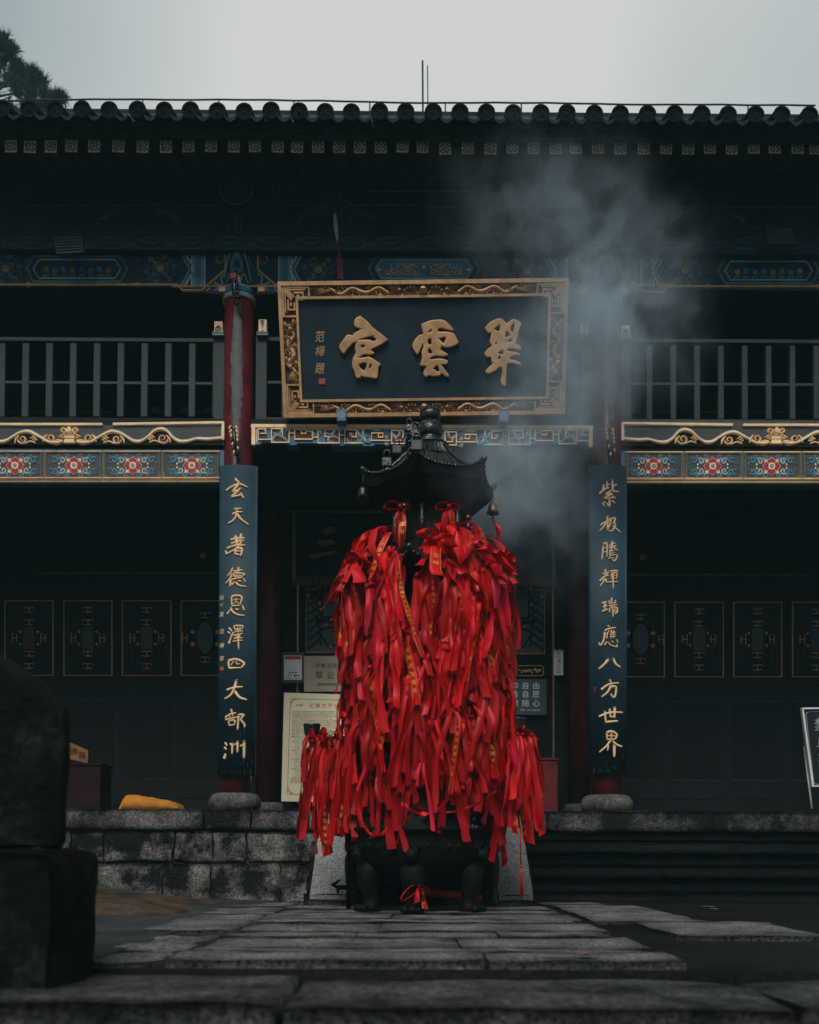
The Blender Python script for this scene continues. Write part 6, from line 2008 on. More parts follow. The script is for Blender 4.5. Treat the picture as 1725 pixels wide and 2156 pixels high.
# bells under the roof corners
def bell(a_, label, k='bronze', r0=.57):
    x_, y_ = XU + r0 * math.sin(a_), YB - r0 * math.cos(a_)
    zt_ = zc1 - .02
    o = thing('wind_bell', label, 'bell', (x_, y_, zt_ - .25), 'wind bells under the burner roof')
    m = MB()
    m.lathe([(.0, zt_ - .105), (.025, zt_ - .11), (.038, zt_ - .13), (.045, zt_ - .17), (.055, zt_ - .20), (.047, zt_ - .20), (.03, zt_ - .14)], (x_, y_), k, 16)
    m.build('body', o)
    m = MB(); m.tube([(x_, y_, zt_), (x_, y_, zt_ - .11)], .005, 'iron', 5); m.build('chain', o)
    m = MB(); m.tube([(x_, y_, zt_ - .13), (x_, y_, zt_ - .235)], .004, 'iron', 5); m.ball((x_, y_, zt_ - .235), .012, 'iron', 6); m.build('clapper', o)
    return Vector((x_, y_, zt_ - .24))
bell(RX - math.pi / 3, 'dark bell under the left corner of the burner roof', 'iron')
bp_ = bell(RX + 2 * math.pi / 3, 'bronze bell with red ribbons under the far right corner of the burner roof', 'bronze', .56)
# padlocks and strings hung on the front corner
def padlock(u, v, s_, label, k, y):
    p_ = P(u, v, y)
    o = thing('padlock', label, 'padlock', tuple(p_), 'padlocks on the burner roof')
    m = MB(); m.box(p_.x - s_, p_.x + s_, y - .018, y + .018, p_.z - s_ * 1.05, p_.z + s_ * .8, k, .006); m.build('body', o)
    m = MB()
    m.tube([(p_.x - s_ * .6, y, p_.z + s_ * .7), (p_.x - s_ * .6, y, p_.z + s_ * 1.7)] + [(p_.x - s_ * .6 * math.cos(q * math.pi / 6), y, p_.z + s_ * 1.7 + s_ * .6 * math.sin(q * math.pi / 6)) for q in range(1, 6)] + [(p_.x + s_ * .6, y, p_.z + s_ * 1.7), (p_.x + s_ * .6, y, p_.z + s_ * .7)], s_ * .15, 'iron', 7)
    m.build('shackle', o)
yk = YB - .60
padlock(877.5, 937, .042, 'grey steel padlock with red print hung on the front roof corner', 'steel', yk - .02)
padlock(866, 938, .034, 'smaller worn padlock partly behind the grey one on the front roof corner', 'steel', yk + .03)
padlock(874, 912, .036, 'black padlock above the grey one on the front roof corner', 'iron', yk)
padlock(862, 900, .030, 'black cylindrical padlock topmost on the front roof corner', 'iron', yk)
padlock(815, 972, .040, 'black padlock lying on the left slope of the burner roof', 'iron', YB - .35)
padlock(836, 946, .036, 'small grey padlock on the left slope nearest the finial', 'steel', YB - .25)
m = MB()
r_ = random.Random(12)
for q in range(16):
    p_ = P(872 + r_.uniform(-12, 16), 900 + r_.uniform(-10, 50), yk + r_.uniform(-.02, .05))
    m.tube([p_, p_ + Vector((r_.uniform(-.03, .03), -.02, r_.uniform(-.05, .05))), p_ + Vector((r_.uniform(-.05, .05), .0, -.08))], .006, 'iron', 5)
    m.ball(p_, .018, 'iron', 5)
o = m.build('chain_bundle'); tag(o, 'tangle of black chain that carries the padlocks on the front roof corner', 'chain')

# ================================================================ altar table behind the burner, poles and candle on the ground
yt2 = 8.32
o = thing('altar_table', 'black wooden table with turned legs standing close behind the incense burner', 'table', (XD, yt2, 0))
zt2 = P(1040, 1690, yt2).z
x0, x1 = P(738, 1800, yt2).x, P(1040, 1800, yt2).x
m = MB(); m.box(x0 - .06, x1 + .06, yt2 - .05, yt2 + .35, zt2 - .04, zt2, 'iron_dull', .005); m.build('table_top', o)
for x_ in (x0, x1):
    for y_ in (yt2, yt2 + .30):
        m = MB()
        m.lathe([(.030, .002), (.050, .03), (.040, .055), (.028, .07), (.040, .20), (.052, .34), (.050, .42), (.030, .47), (.05, .485), (.05, .50), (.03, .515), (.048, .53), (.048, .55), (.032, .57), (.055, .62), (.055, zt2 - .05)], (x_, y_), 'leg_wood', 16)
        m.build('leg', o)
m = MB()
p = P(734, 1912, YB - .02)
m.tube([(p.x, YB - .02, .002), (p.x, YB - .02, zb(1560))], .019, 'iron_dull', 8)
o = m.build('iron_post'); tag(o, 'thin black iron post standing at the left front of the burner', 'post')
m = MB()
ylog = 8.15
pts = [P(712, 1868, ylog), P(800, 1871, ylog), P(900, 1874, ylog), P(1000, 1876, ylog)]
m.tube(pts, [.02, .03, .03, .02], 'iron_dull', 8)
m.tube([P(712, 1868, ylog), P(700, 1864, ylog), P(716, 1852, ylog)], [.02, .025, .008], 'iron_dull', 7)
m.tube([P(712, 1868, ylog), P(712, 1880, ylog)], [.02, .01], 'iron_dull', 7)
o = m.build('carrying_pole'); tag(o, 'black carrying pole with a hooked end lying between the burner legs', 'pole')
yc2 = 8.0
m = MB()
pa, pb = P(893, 1878, yc2), P(1005, 1889, yc2)
m.tube([pa, pa * .5 + pb * .5, pb], [.036, .034, .036], 'candle_red', 14)
m.tube([pb, pb + (pb - pa).normalized() * .035], [.022, .026], 'candle_red', 10)
o = m.build('candle'); tag(o, 'thick red candle lying on the ground behind the burner legs', 'candle')

# ================================================================ prayer ribbons
rr_ = random.Random(77)
def tail(anchor, nout, L, w, seed, tw=0.0, out0=.04, drift=0.0, curve=0.0):
    """centre line and cross direction of one hanging tail"""
    r_ = random.Random(seed)
    n_ = max(9, int(L / .045))
    tx, ty = -nout[1], nout[0]
    ph1, ph2, ph3 = (r_.uniform(0, 6.3) for _ in range(3))
    k1, k2 = r_.uniform(3, 6), r_.uniform(7, 12)
    pts = []; dirs = []
    for i in range(n_ + 1):
        t = i / n_; s_ = t * L
        o_ = out0 * (1 - math.exp(-s_ * 14)) + .022 * mnoise.noise(Vector((s_ * 9, seed * .7, 5))) + .010 * math.sin(k2 * s_ + ph1) * min(1, s_ * 8) + curve * s_ * s_
        la = drift * s_ + .022 * math.sin(k1 * s_ + ph2) * min(1, s_ * 5)
        dn = s_ * (1 - .10 * math.exp(-s_ * 10)) + .012 * math.exp(-s_ * 20)
        pts.append((anchor[0] + nout[0] * o_ + tx * la, anchor[1] + nout[1] * o_ + ty * la, anchor[2] - dn))
        a_ = tw * t + .8 * math.sin(k1 * .9 * s_ + ph3) * min(1, s_ * 6 + .2) + .45 * mnoise.noise(Vector((s_ * 13, seed * 1.7, 0)))
        # the width bunches up near the knot
        ww = w * min(1, .42 + s_ * 5.5)
        dirs.append(((tx * math.cos(a_) + nout[0] * math.sin(a_)), (ty * math.cos(a_) + nout[1] * math.sin(a_)), ww, a_))
    return pts, dirs
def strip(mb, pts, dirs, k, seed, cut=True):
    r_ = random.Random(seed)
    n_ = len(pts); vs = []; cols = 5
    fold = r_.uniform(.10, .34) * r_.choice((-1, 1))
    sl = r_.uniform(-.5, .5)
    for i, (p, d) in enumerate(zip(pts, dirs)):
        dx, dy, w, a_ = d
        nx, ny = -dy, dx
        fo = fold * (1 - .7 * min(1, i / n_ * 1.3)) + .06 * math.sin(i * .9 + seed)
        for c_ in range(cols):
            q = c_ / (cols - 1) - .5
            b_ = (abs(q) * 2) ** 1.5 * fo * w
            dz = sl * q * w if (cut and i == n_ - 1) else 0
            vs.append((p[0] + dx * q * w + nx * b_, p[1] + dy * q * w + ny * b_, p[2] + dz))
    mb.add(vs, [(i * cols + j, i * cols + j + 1, (i + 1) * cols + j + 1, (i + 1) * cols + j) for i in range(n_ - 1) for j in range(cols - 1)], k, True)
def knot(mb, c, nout, r_, k, seed):
    rr = random.Random(seed)
    vs = []; n_ = 7
    for i in range(n_ + 1):
        th = math.pi * i / n_
        for j in range(10):
            ph = 2 * math.pi * j / 10
            q = r_ * (1 + .75 * mnoise.noise(Vector((math.sin(th) * math.cos(ph) * 2 + seed, math.sin(th) * math.sin(ph) * 2, math.cos(th) * 2))))
            vs.append((c[0] + nout[0] * .02 + q * math.sin(th) * math.cos(ph) * .9, c[1] + nout[1] * .02 + q * math.sin(th) * math.sin(ph) * .9, c[2] + q * math.cos(th) * 1.05))
    mb.add(vs, [(i * 10 + j, i * 10 + (j + 1) % 10, (i + 1) * 10 + (j + 1) % 10, (i + 1) * 10 + j) for i in range(n_) for j in range(10)], k, True)
PHR = ["招财进宝", "一生平安", "有求必应", "吉祥福安"]
def letter(o, pts, dirs, nout, phrase, seed):
    """gold characters and dotted edge lying on the cloth"""
    m = MB()
    n_ = len(pts)
    def at(s_, q, h):
        i = min(n_ - 2, max(0, int(s_))); t = s_ - i
        p = [pts[i][a_] * (1 - t) + pts[i + 1][a_] * t for a_ in range(3)]
        dx = dirs[i][0] * (1 - t) + dirs[i + 1][0] * t; dy = dirs[i][1] * (1 - t) + dirs[i + 1][1] * t
        w = dirs[i][2]
        nx, ny = dy, -dx
        if nx * nout[0] + ny * nout[1] < 0: nx, ny = -nx, -ny
        return (p[0] + dx * q * w + nx * h, p[1] + dy * q * w + ny * h, p[2])
    step = math.dist(pts[2], pts[3])
    w = dirs[n_ // 2][2]
    i0 = 3.0; c_ = 0
    per = w * 1.05 / step
    while i0 + per < n_ - 2 and c_ < 14:
        ch = phrase[c_ % len(phrase)] if (c_ % 5) < 4 else '福'
        gv, gf, _ = gl(ch)
        sg = 1 if dirs[int(i0)][0] > 0 else -1
        m.add([at(i0 + per * .5 - p[1] * per * .62, sg * p[0] * .62, .006) for p in gv], gf, 'ribbon_gold')
        i0 += per; c_ += 1
    s_ = 2.0
    while s_ < n_ - 1.5:
        for q in (-.42, .42):
            m.add([at(s_ + a_ * .10, q + b_, .006) for a_, b_ in ((0, -.035), (1, -.035), (1, .035), (0, .035))], [(0, 1, 2, 3)], 'ribbon_gold')
        s_ += .22
    m.build('gold_lettering', o)
count = [0]
def bow_loop(mb, c, nout, w, k, seed, sg):
    """a half bow: the strip leaves the knot, turns over and comes back"""
    r_ = random.Random(seed * 3 + sg)
    tx, ty = -nout[1], nout[0]
    R_ = r_.uniform(.035, .07); dz = r_.uniform(-.5, .5)
    pts = []; dirs = []
    for i in range(13):
        a_ = 2 * math.pi * i / 12
        l_ = R_ * (1 - math.cos(a_)); v_ = R_ * .55 * math.sin(a_)
        pts.append((c[0] + tx * sg * l_ + nout[0] * .02, c[1] + ty * sg * l_ + nout[1] * .02, c[2] + v_ + l_ * dz - .6 * l_ * l_ / R_ * .3))
        dirs.append((nout[0] * .9 + tx * .3, nout[1] * .9 + ty * .3, w * (.45 + .5 * math.sin(a_ / 2)), 0))
    strip(mb, pts, dirs, k, seed, False)
def ribbon(anchor, nout, L1, L2, w, kind, label, group, spread=.03, dr=0.0, curve=0.0, kn=True, out0=None, bow=.3, mass=None):
    count[0] += 1
    sd = count[0] * 13 + 5
    r_ = random.Random(sd)
    tx, ty = -nout[1], nout[0]
    k = 'ribbon_pink' if kind == 'pink' else 'ribbon_red'
    m = MB() if mass is None else mass
    saved = None
    for q, L in ((-1, L1), (1, L2)):
        if L <= .05: continue
        a_ = (anchor[0] + tx * q * spread * .5, anchor[1] + ty * q * spread * .5, anchor[2])
        pts, dirs = tail(a_, nout, L, w, sd + q, tw=r_.uniform(-1.2, 1.2) if r_.random() < .7 else r_.choice((-1, 1)) * 3.1, out0=(.03 + .045 * r_.random()) if out0 is None else out0, drift=q * r_.uniform(.0, .14) + dr * r_.uniform(.6, 1.4), curve=curve)
        strip(m, pts, dirs, k, sd + q)
        saved = (pts, dirs)
    if mass is not None: return None
    if kn and r_.random() < .6: knot(m, anchor, nout, w * r_.uniform(.22, .36), k, sd)
    if r_.random() < bow:
        for sg in (-1, 1):
            if r_.random() < .8: bow_loop(m, anchor, nout, w, k, sd, sg)
    o = m.build('prayer_ribbon')
    tag(o, label, 'ribbon', group)
    if kind == 'gold' and saved: letter(o, *saved, nout, PHR[count[0] % 4], sd)
    return o
LB = {'red': ('plain red satin prayer ribbon knotted on the burner among many others', 'plain red prayer ribbons on the burner'),
      'pink': ('pinkish red satin prayer ribbon knotted on the burner among the red ones', 'pinkish prayer ribbons on the burner'),
      'gold': ('red prayer ribbon printed with gold characters, hanging on the burner', 'gold lettered prayer ribbons on the burner')}
XMm = (XU + XD) / 2 + .01
def pick(pg=.22, pp=.09):
    q = rr_.random()
    return 'gold' if q < pg else 'pink' if q < pg + pp else 'red'
def hexr(a_, R_):
    b_ = (a_ - RX) % (math.pi / 3) - math.pi / 6
    return R_ * math.cos(math.pi / 6) / math.cos(b_)
def place(a_, r_, z, L1, L2, w, kind=None, spread=.03, curve=0.0, cx=None, lab=None, out0=None, dr=0.0, mass=None):
    kind = kind or pick()
    nout = (math.sin(a_), -math.cos(a_))
    x_ = (XMm if cx is None else cx) + r_ * nout[0]
    l_, g_ = lab or LB[kind]
    ribbon((x_, YB + r_ * nout[1], z), nout, L1, L2, w, kind, l_, g_, spread=spread, curve=curve, out0=out0, dr=dr, mass=mass)
corners = [RX - 2 * math.pi / 3, RX - math.pi / 3, RX, RX + math.pi / 3, RX + 2 * math.pi / 3]
def gap(a_, z):                                          # the dark opening under the lower roof's front corner
    return -.36 < a_ < -.02 and z > 2.35
# tied round the foot of the drum and over the lower roof
for i in range(34):
    a_ = rr_.uniform(-1.5, 1.5)
    if gap(a_, 3) and rr_.random() < .8: a_ += .42
    t = rr_.random()
    place(a_, .33 + .29 * t, zl + .40 - .36 * t + rr_.uniform(-.03, .03), rr_.uniform(.18, .5), rr_.uniform(.25, .7), rr_.uniform(.05, .08), cx=XU - .01, out0=.05 + .26 * (1 - t), spread=rr_.uniform(.03, .10), dr=rr_.uniform(-.35, .35))
# on the lower roof's eave, thick at its corners
for i in range(66):
    c_ = corners[(0, 1, 1, 1, 2, 2, 3, 3, 3, 4, 1, 2)[i % 12]]
    a_ = c_ + rr_.gauss(0, .17)
    if gap(a_, 3): a_ = RX + .40 + rr_.random() * .35
    r_ = hexr(a_, .665) + rr_.uniform(-.04, .04)
    edge_ = (abs(2 * (((a_ - RX) / (math.pi / 3)) % 1) - 1)) ** 2.4
    place(a_, r_, zl - .05 + .11 * edge_ + rr_.uniform(-.05, .04), rr_.uniform(.28, .9), rr_.uniform(.35, 1.05), rr_.uniform(.038, .074), cx=XU - .01, dr=rr_.gauss(0, .12))
# loose bunches at the corners
for i in range(26):
    c_ = (RX - math.pi / 3, RX - math.pi / 3 + .1, RX + .30, RX + math.pi / 3, RX + math.pi / 3 + .12, RX - .75)[i % 6]
    a_ = c_ + rr_.gauss(0, .10)
    nout = (math.sin(a_ + rr_.gauss(0, .5)), -math.cos(a_))
    x_ = XU - .01 + .68 * math.sin(a_)
    kind = pick(.12, .14)
    ribbon((x_, YB - .68 * math.cos(a_), zl + .05 + rr_.uniform(-.03, .07)), nout, rr_.uniform(.10, .24), rr_.uniform(.14, .36), rr_.uniform(.06, .085), kind, *LB[kind], spread=.05, dr=rr_.uniform(-1.0, 1.0), curve=rr_.uniform(.2, 1.6), bow=.9)
# tied one below the other, down to the cauldron
tiers = [(2.70, .59, 14, .45, .9), (2.45, .60, 17, .4, .9), (2.20, .605, 19, .4, .9), (1.95, .605, 19, .4, .85), (1.70, .61, 20, .35, .85), (1.46, .625, 20, .35, .80), (1.25, .63, 13, .25, .55)]
for z0, r0, n_, la, lb_ in tiers:
    for i in range(n_):
        a_ = -1.7 + 3.4 * (i + rr_.uniform(.0, 1.0)) / n_
        z = z0 + rr_.uniform(-.17, .17)
        if gap(a_, z) and rr_.random() < .85: continue
        place(a_, r0 + rr_.uniform(-.07, .07), z, rr_.uniform(la * .6, lb_), rr_.uniform(la, lb_), rr_.choice((rr_.uniform(.028, .042), rr_.uniform(.042, .075), rr_.uniform(.045, .06))), spread=rr_.uniform(.02, .09), dr=rr_.gauss(0, .13))
# the two handles and the stretch between them and the cauldron
for u, vv, sg, side in ((668, 1545, -1, 'left'), (1097, 1538, 1, 'right')):
    c_ = P(u, vv, YB)
    for i in range(25):
        a_ = sg * rr_.uniform(-.3, 1.4)
        kind = 'gold' if i % 6 == 0 else 'red'
        lab = ('red prayer ribbon with gold characters tied to the %s handle of the burner' % side, 'gold lettered ribbons on the %s handle' % side) if kind == 'gold' else ('plain red prayer ribbon tied to the %s handle of the burner' % side, 'plain red ribbons on the %s handle' % side)
        t = rr_.random()
        xo = (-sg) * (-.05 + .28 * t) if sg < 0 else (-.16 + .22 * t)
        out_ = max(0, sg * xo)
        ribbon((c_.x + xo, YB - .05 - .10 * rr_.random(), c_.z - .03 - .3 * out_ + rr_.uniform(-.08, .05)), (math.sin(a_), -abs(math.cos(a_))), rr_.uniform(.3, .85), rr_.uniform(.4, .98), rr_.uniform(.036, .066), kind, *lab, spread=.05, dr=sg * rr_.uniform(-.02, .10))
# the inner layers, past counting: one mass that fills behind the ribbons above
mass = MB()
for i in range(250):
    a_ = rr_.uniform(-2.0, 2.0); z = 1.15 + 1.75 * rr_.random()
    if gap(a_, z): continue
    place(a_, rr_.uniform(.50, .61), z, rr_.uniform(.3, .8), rr_.uniform(.3, .8), rr_.uniform(.045, .075), 'red', spread=rr_.uniform(.02, .08), dr=rr_.gauss(0, .12), mass=mass)
o = mass.build('prayer_ribbons'); tag(o, kind='stuff')
# single ribbons with a place of their own
ribbon(tuple(bp_), (math.sin(.6), -math.cos(.6)), .26, .40, .055, 'pink', 'pinkish ribbon hanging alone from the bronze bell in the smoke', None, spread=.04, bow=0)
ribbon((XD - .02, YB - .58, zb(1862)), (0, -1), .12, .17, .045, 'gold', 'short ribbon with gold print tied round the middle leg of the burner', None, spread=.03)
for u, v, y, lab in ((843, 1068, YB - .44, 'gold lettered ribbon wound round the post above the left ribbons'), (945, 1068, YB - .47, 'gold lettered ribbon standing up over the right ribbons like a folded band')):
    p_ = P(u, v, y)
    ribbon(tuple(p_), (0, -1), .30, .34, .06, 'gold', lab, None, spread=.02)
# swags that loop between knots
def swag(pa, pb, sag, w, lab, k='ribbon_red'):
    pa, pb = Vector(pa), Vector(pb)
    n_ = 22; pts = []; dirs = []
    for i in range(n_ + 1):
        t = i / n_
        p_ = pa.lerp(pb, t); p_.z -= sag * 4 * t * (1 - t); p_.y -= .02 * math.sin(math.pi * t)
        pts.append(p_)
    m = MB(); vs = []
    for i in range(n_ + 1):
        tg = (pts[min(n_, i + 1)] - pts[max(0, i - 1)]).normalized()
        up_ = Vector((0, -1, 0)).cross(tg).normalized()
        tw = .9 * math.sin(i * .42 + pa.x * 9)
        up_ = up_ * math.cos(tw) + Vector((0, -1, 0)) * math.sin(tw)
        for c_ in range(3):
            q = c_ - 1
            vs.append(pts[i] + up_ * (q * w * (.32 + .12 * math.sin(i * 1.3))) + Vector((0, .003 * abs(q), 0)))
    m.add(vs, [(i * 3 + j, i * 3 + j + 1, (i + 1) * 3 + j + 1, (i + 1) * 3 + j) for i in range(n_) for j in range(2)], k, True)
    tag(m.build('ribbon_swag'), lab, 'ribbon')
swag(P(846, 1690, YB - .60), P(944, 1682, YB - .60), .10, .045, 'red ribbon looping like a hammock under the fringe of ribbons in front')
swag(P(752, 1700, YB - .56), P(826, 1722, YB - .60), .18, .035, 'thin red ribbon drooping low at the left of the cauldron rim')
swag(P(880, 1700, YB - .6), P(1045, 1665, YB - .55), .09, .03, 'narrow red ribbon drooping at the right of the cauldron rim')
# long tassel on the right
p_ = P(1096, 1770, YB - .08)
o = thing('tassel', 'long thin red tassel hanging below the right hand ribbons', 'tassel', tuple(p_))
m = MB(); m.tube([p_ + Vector((0, 0, .10)), p_, p_ + Vector((.004, 0, -.20))], .006, 'candle_red', 6); m.build('cord', o)
m = MB()
for q in range(9):
    a_ = q * .7
    m.tube([p_ + Vector((.004, 0, -.20)), p_ + Vector((.008 + .010 * math.cos(a_), .01 * math.sin(a_), -.28)), p_ + Vector((.010 + .012 * math.cos(a_), .012 * math.sin(a_), -.43 - .02 * (q % 3)))], .0035, 'candle_red', 4)
m.ball(tuple(p_ + Vector((.004, 0, -.21))), .013, 'candle_red', 6)
m.build('fringe', o)
# ================================================================ roof wire, lightning rods, tree, litter
zr0 = ztop
o = thing('lightning_wire', 'thin dark lightning wire carried on short stems along the roof ridge', 'wire', (XM, YR, zr0))
m = MB()
us = [-60, 0, 138, 301, 461, 619, 779, 938, 1098, 1257, 1417, 1575, 1790]
wv = [214, 213, 210.5, 209, 209.5, 212, 214.5, 216.5, 217, 218.5, 220, 221.5, 223]
pts = []
for i in range(len(us) - 1):
    for t in (0, .33, .66):
        u = us[i] + (us[i + 1] - us[i]) * t; v = wv[i] + (wv[i + 1] - wv[i]) * t + (1.2 * math.sin(i * 2.1 + t * 3) if 0 < t else 0)
        pts.append(P(u, v, YR + .05))
m.tube(pts, .0125, 'wire', 6)
m.build('wire', o)
for u, v in zip(us[1:-1], wv[1:-1]):
    m = MB(); a_ = P(u, v, YR + .05); m.tube([a_, (a_.x, a_.y, zr0 - .02)], .010, 'wire', 6); m.build('stem', o)
for u, v0, r_, lab, y in ((890, 128, .010, 'taller dark lightning rod standing on the roof ridge', YR + .08), (900.5, 138, .006, 'shorter thin lightning rod just right of the taller one', YR + .15)):
    m = MB(); a_ = P(u, v0, y); m.tube([(a_.x + .01, y, zr0 - .05), (a_.x, y, a_.z)], r_ * 1.3, 'wire', 8)
    o = m.build('lightning_rod'); tag(o, lab, 'lightning rod', 'lightning rods on the ridge')

# pine behind the hall at the upper left
yp = 24.0
rt = random.Random(21)
base = P(-95, 300, yp)
o = thing('pine_tree', 'tall dark pine tree in the mist behind the left end of the roof', 'tree', (base.x, yp, 0))
m = MB()
ztr_ = P(-60, 95, yp).z
m.tube([(base.x, yp, -.5), (base.x + .1, yp, ztr_ * .5), (base.x - .05, yp, ztr_ * .8), (base.x + .1, yp, ztr_)], [.45, .34, .22, .06], 'bark', 10)
m.build('trunk', o)
lb_ = MB(); cr = MB()
def clump(c, r_, n_):
    vs = []; fs = []
    for q in range(n_):
        d = Vector((rt.gauss(0, 1), rt.gauss(0, 1), rt.gauss(0, .7)))
        d = d.normalized() * (rt.random() ** .4) * r_
        p_ = Vector(c) + d
        ax = Vector((rt.gauss(0, 1), rt.gauss(0, 1), abs(rt.gauss(0, .8)) + .3)).normalized()
        l_ = rt.uniform(.12, .30); w = ax.orthogonal().normalized() * .018
        s2 = len(vs)
        for a_ in range(3):
            ax2 = (ax + Vector((rt.gauss(0, .5), rt.gauss(0, .5), rt.gauss(0, .4)))).normalized()
            s2 = len(vs)
            vs += [p_ - w, p_ + w, p_ + ax2 * l_]
            fs.append((s2, s2 + 1, s2 + 2))
    cr.add(vs, fs, 'needles')
tips = [(12, 96, 12), (4, 118, 20), (-24, 130, 36), (28, 122, 12), (0, 150, 44), (30, 165, 26), (52, 168, 16), (70, 162, 12), (66, 178, 20), (40, 195, 30), (80, 196, 18), (100, 205, 14), (118, 213, 10), (60, 215, 26), (88, 222, 18), (18, 205, 22), (-30, 130, 50), (-40, 190, 50), (-75, 100, 46), (-90, 120, 60), (-120, 180, 60), (-150, 100, 60), (126, 212, 6), (20, 104, 8), (40, 150, 9), (86, 176, 7)]
for u, v, s_ in tips:
    y = yp + rt.uniform(-1.2, 1.2)
    c = P(u, v, y); r_ = s_ * pm(y)
    mid = Vector((base.x + .05, yp, c.z - .35 * abs(c.x - base.x) - .3))
    lb_.tube([mid, mid.lerp(c, .5) + Vector((0, 0, -.1)), c], [.09, .05, .015], 'bark', 6)
    for q in range(max(3, int(s_ / 5.0))):
        e2 = Vector(c) + Vector((rt.gauss(0, .75), rt.gauss(0, .7), rt.gauss(0, .55))) * r_
        lb_.tube([c - Vector((0, 0, r_ * .3)), e2], [.02, .006], 'bark', 4)
        clump(e2, max(.10, r_ * rt.uniform(.16, .28)), 46)
lb_.build('limbs', o)
cr.build('crown', o)

# a fallen leaf on the front slab and twigs on the dark ground
m = MB()
p_ = P(1232, 2023, 4.12)
m.add([(p_.x - .06, 4.12, .018), (p_.x, 4.08, .030), (p_.x + .06, 4.13, .020), (p_.x + .01, 4.18, .026)], [(0, 1, 2, 3)], 'leaf_brown')
o = m.build('fallen_leaf'); tag(o, 'single brown fallen leaf on the front edge of the paving', 'leaf')
r_ = random.Random(8)
for q in range(5):
    m = MB()
    x_, y_ = r_.uniform(2.2, 3.9), r_.uniform(5.6, 8.6)
    a_ = r_.uniform(-.6, .6); l_ = r_.uniform(.05, .14)
    m.tube([(x_, y_, .002), (x_ + l_ * .5 * math.cos(a_), y_ + l_ * .5 * math.sin(a_) + .008, .003), (x_ + l_ * math.cos(a_), y_ + l_ * math.sin(a_), .002)], .0022, 'twig', 5)
    o = m.build('twig'); tag(o, 'small pale twig on the dark wet ground right of the paving', 'twig', 'twigs on the wet ground')

# ================================================================ incense smoke rising from under the burner roof
sm = bpy.data.materials.new('smoke'); sm.use_nodes = True
n = sm.node_tree.nodes; L = sm.node_tree.links
for q in list(n):
    if q.type == 'BSDF_PRINCIPLED': n.remove(q)
vol = n.new('ShaderNodeVolumePrincipled')
vol.inputs['Color'].default_value = (0.66, 0.82, 0.94, 1)
vol.inputs['Anisotropy'].default_value = 0.1
L.new(vol.outputs[0], n['Material Output'].inputs['Volume'])
tcx = n.new('ShaderNodeTexCoord')
# curl the space with noise so the puffs are ragged
nz = n.new('ShaderNodeTexNoise'); nz.inputs['Scale'].default_value = 1.9; nz.inputs['Detail'].default_value = 5; nz.inputs['Roughness'].default_value = .6
L.new(tcx.outputs['Object'], nz.inputs['Vector'])
sb = n.new('ShaderNodeVectorMath'); sb.operation = 'MULTIPLY_ADD'
L.new(nz.outputs['Color'], sb.inputs[0]); sb.inputs[1].default_value = (1.0, .5, 1.0); 
sb2 = n.new('ShaderNodeVectorMath'); sb2.operation = 'ADD'; sb2.inputs[1].default_value = (-.5, -.25, -.5)
L.new(tcx.outputs['Object'], sb.inputs[2])
L.new(sb.outputs[0], sb2.inputs[0])
warp = sb2.outputs[0]
BL_ = [(1030, 1040, 8.15, 60, 70, .8), (1085, 1005, 8.35, 100, 85, .55), (1100, 930, 8.6, 95, 80, .42), (1180, 850, 8.8, 95, 100, .42), (1262, 720, 9.0, 66, 125, 1.05), (1262, 610, 9.0, 70, 80, .38), (1170, 740, 9.0, 110, 110, .34), (1340, 690, 9.0, 120, 120, .30), (1310, 560, 9.0, 150, 100, .24), (1200, 480, 9.0, 170, 100, .26), (1120, 395, 8.95, 170, 95, .19), (1180, 1110, 8.8, 100, 110, .26), (1020, 1000, 7.35, 80, 50, .25)]
acc = None
for (u, v, y, ru, rv, amp) in BL_:
    c_ = P(u, v, y)
    mp = n.new('ShaderNodeVectorMath'); mp.operation = 'SUBTRACT'; mp.inputs[1].default_value = tuple(c_)
    L.new(warp, mp.inputs[0])
    dv = n.new('ShaderNodeVectorMath'); dv.operation = 'DIVIDE'; dv.inputs[1].default_value = (ru * pm(y), .30, rv * pm(y))
    L.new(mp.outputs[0], dv.inputs[0])
    dt = n.new('ShaderNodeVectorMath'); dt.operation = 'DOT_PRODUCT'
    L.new(dv.outputs[0], dt.inputs[0]); L.new(dv.outputs[0], dt.inputs[1])
    ng = n.new('ShaderNodeMath'); ng.operation = 'MULTIPLY'; ng.inputs[1].default_value = -1.1
    L.new(dt.outputs['Value'], ng.inputs[0])
    ex_ = n.new('ShaderNodeMath'); ex_.operation = 'EXPONENT'
    L.new(ng.outputs[0], ex_.inputs[0])
    ma = n.new('ShaderNodeMath'); ma.operation = 'MULTIPLY_ADD'; ma.inputs[1].default_value = amp
    L.new(ex_.outputs[0], ma.inputs[0])
    if acc is None: ma.inputs[2].default_value = 0.0
    else: L.new(acc, ma.inputs[2])
    acc = ma.outputs[0]
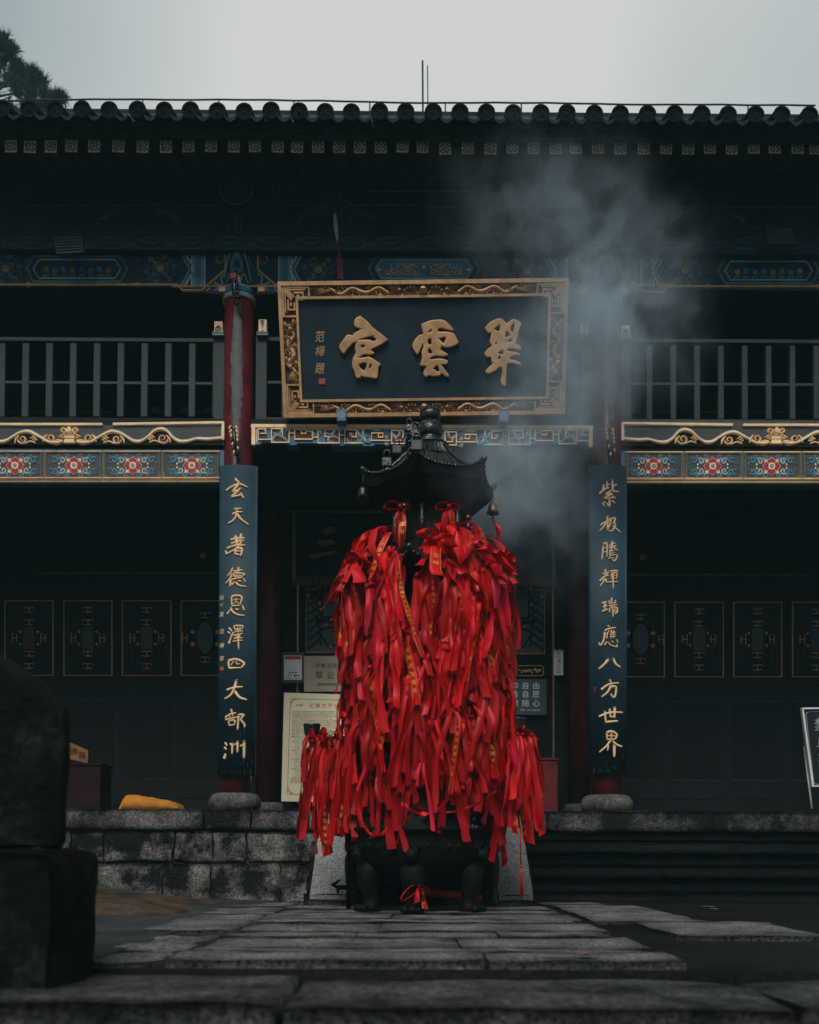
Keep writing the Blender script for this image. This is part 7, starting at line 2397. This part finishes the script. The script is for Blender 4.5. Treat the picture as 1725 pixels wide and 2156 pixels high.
n2 = n.new('ShaderNodeTexNoise'); n2.inputs['Scale'].default_value = 3.0; n2.inputs['Detail'].default_value = 7; n2.inputs['Roughness'].default_value = .62
L.new(warp, n2.inputs['Vector'])
mr = n.new('ShaderNodeMapRange'); mr.inputs['From Min'].default_value = .38; mr.inputs['From Max'].default_value = .68; mr.inputs['To Min'].default_value = .10; mr.inputs['To Max'].default_value = 1.9
L.new(n2.outputs['Fac'], mr.inputs['Value'])
mu = n.new('ShaderNodeMath'); mu.operation = 'MULTIPLY'; L.new(acc, mu.inputs[0]); L.new(mr.outputs[0], mu.inputs[1])
th = n.new('ShaderNodeMath'); th.operation = 'SUBTRACT'; th.inputs[1].default_value = .008; L.new(mu.outputs[0], th.inputs[0])
mx0 = n.new('ShaderNodeMath'); mx0.operation = 'MAXIMUM'; mx0.inputs[1].default_value = 0; L.new(th.outputs[0], mx0.inputs[0])
de = n.new('ShaderNodeMath'); de.operation = 'MULTIPLY'; de.inputs[1].default_value = 2.6; L.new(mx0.outputs[0], de.inputs[0])
L.new(de.outputs[0], vol.inputs['Density'])
MATS['smoke'] = sm
m = MB()
q0, q1 = P(900, 1300, 8.3), P(1560, 300, 9.2)
m.box(P(900, 1000, 7.0).x, P(1560, 700, 9.2).x, 6.95, 9.70, P(1000, 1330, 8.5).z, P(1000, 262, 9.2).z, 'smoke')
tag(m.build('smoke'), kind='stuff')

# ================================================================ the misty air of the courtyard
hz = bpy.data.materials.new('haze'); hz.use_nodes = True
n = hz.node_tree.nodes
for q in list(n):
    if q.type == 'BSDF_PRINCIPLED': n.remove(q)
hv = n.new('ShaderNodeVolumePrincipled')
hv.inputs['Color'].default_value = (0.45, 0.90, 0.94, 1)
hv.inputs['Density'].default_value = 0.0017
hv.inputs['Anisotropy'].default_value = 0.0
hz.node_tree.links.new(hv.outputs[0], n['Material Output'].inputs['Volume'])
MATS['haze'] = hz
m = MB()
m.box(-160, 160, -70, 130, -1.6, 27, 'haze')
tag(m.build('haze'), kind='stuff')
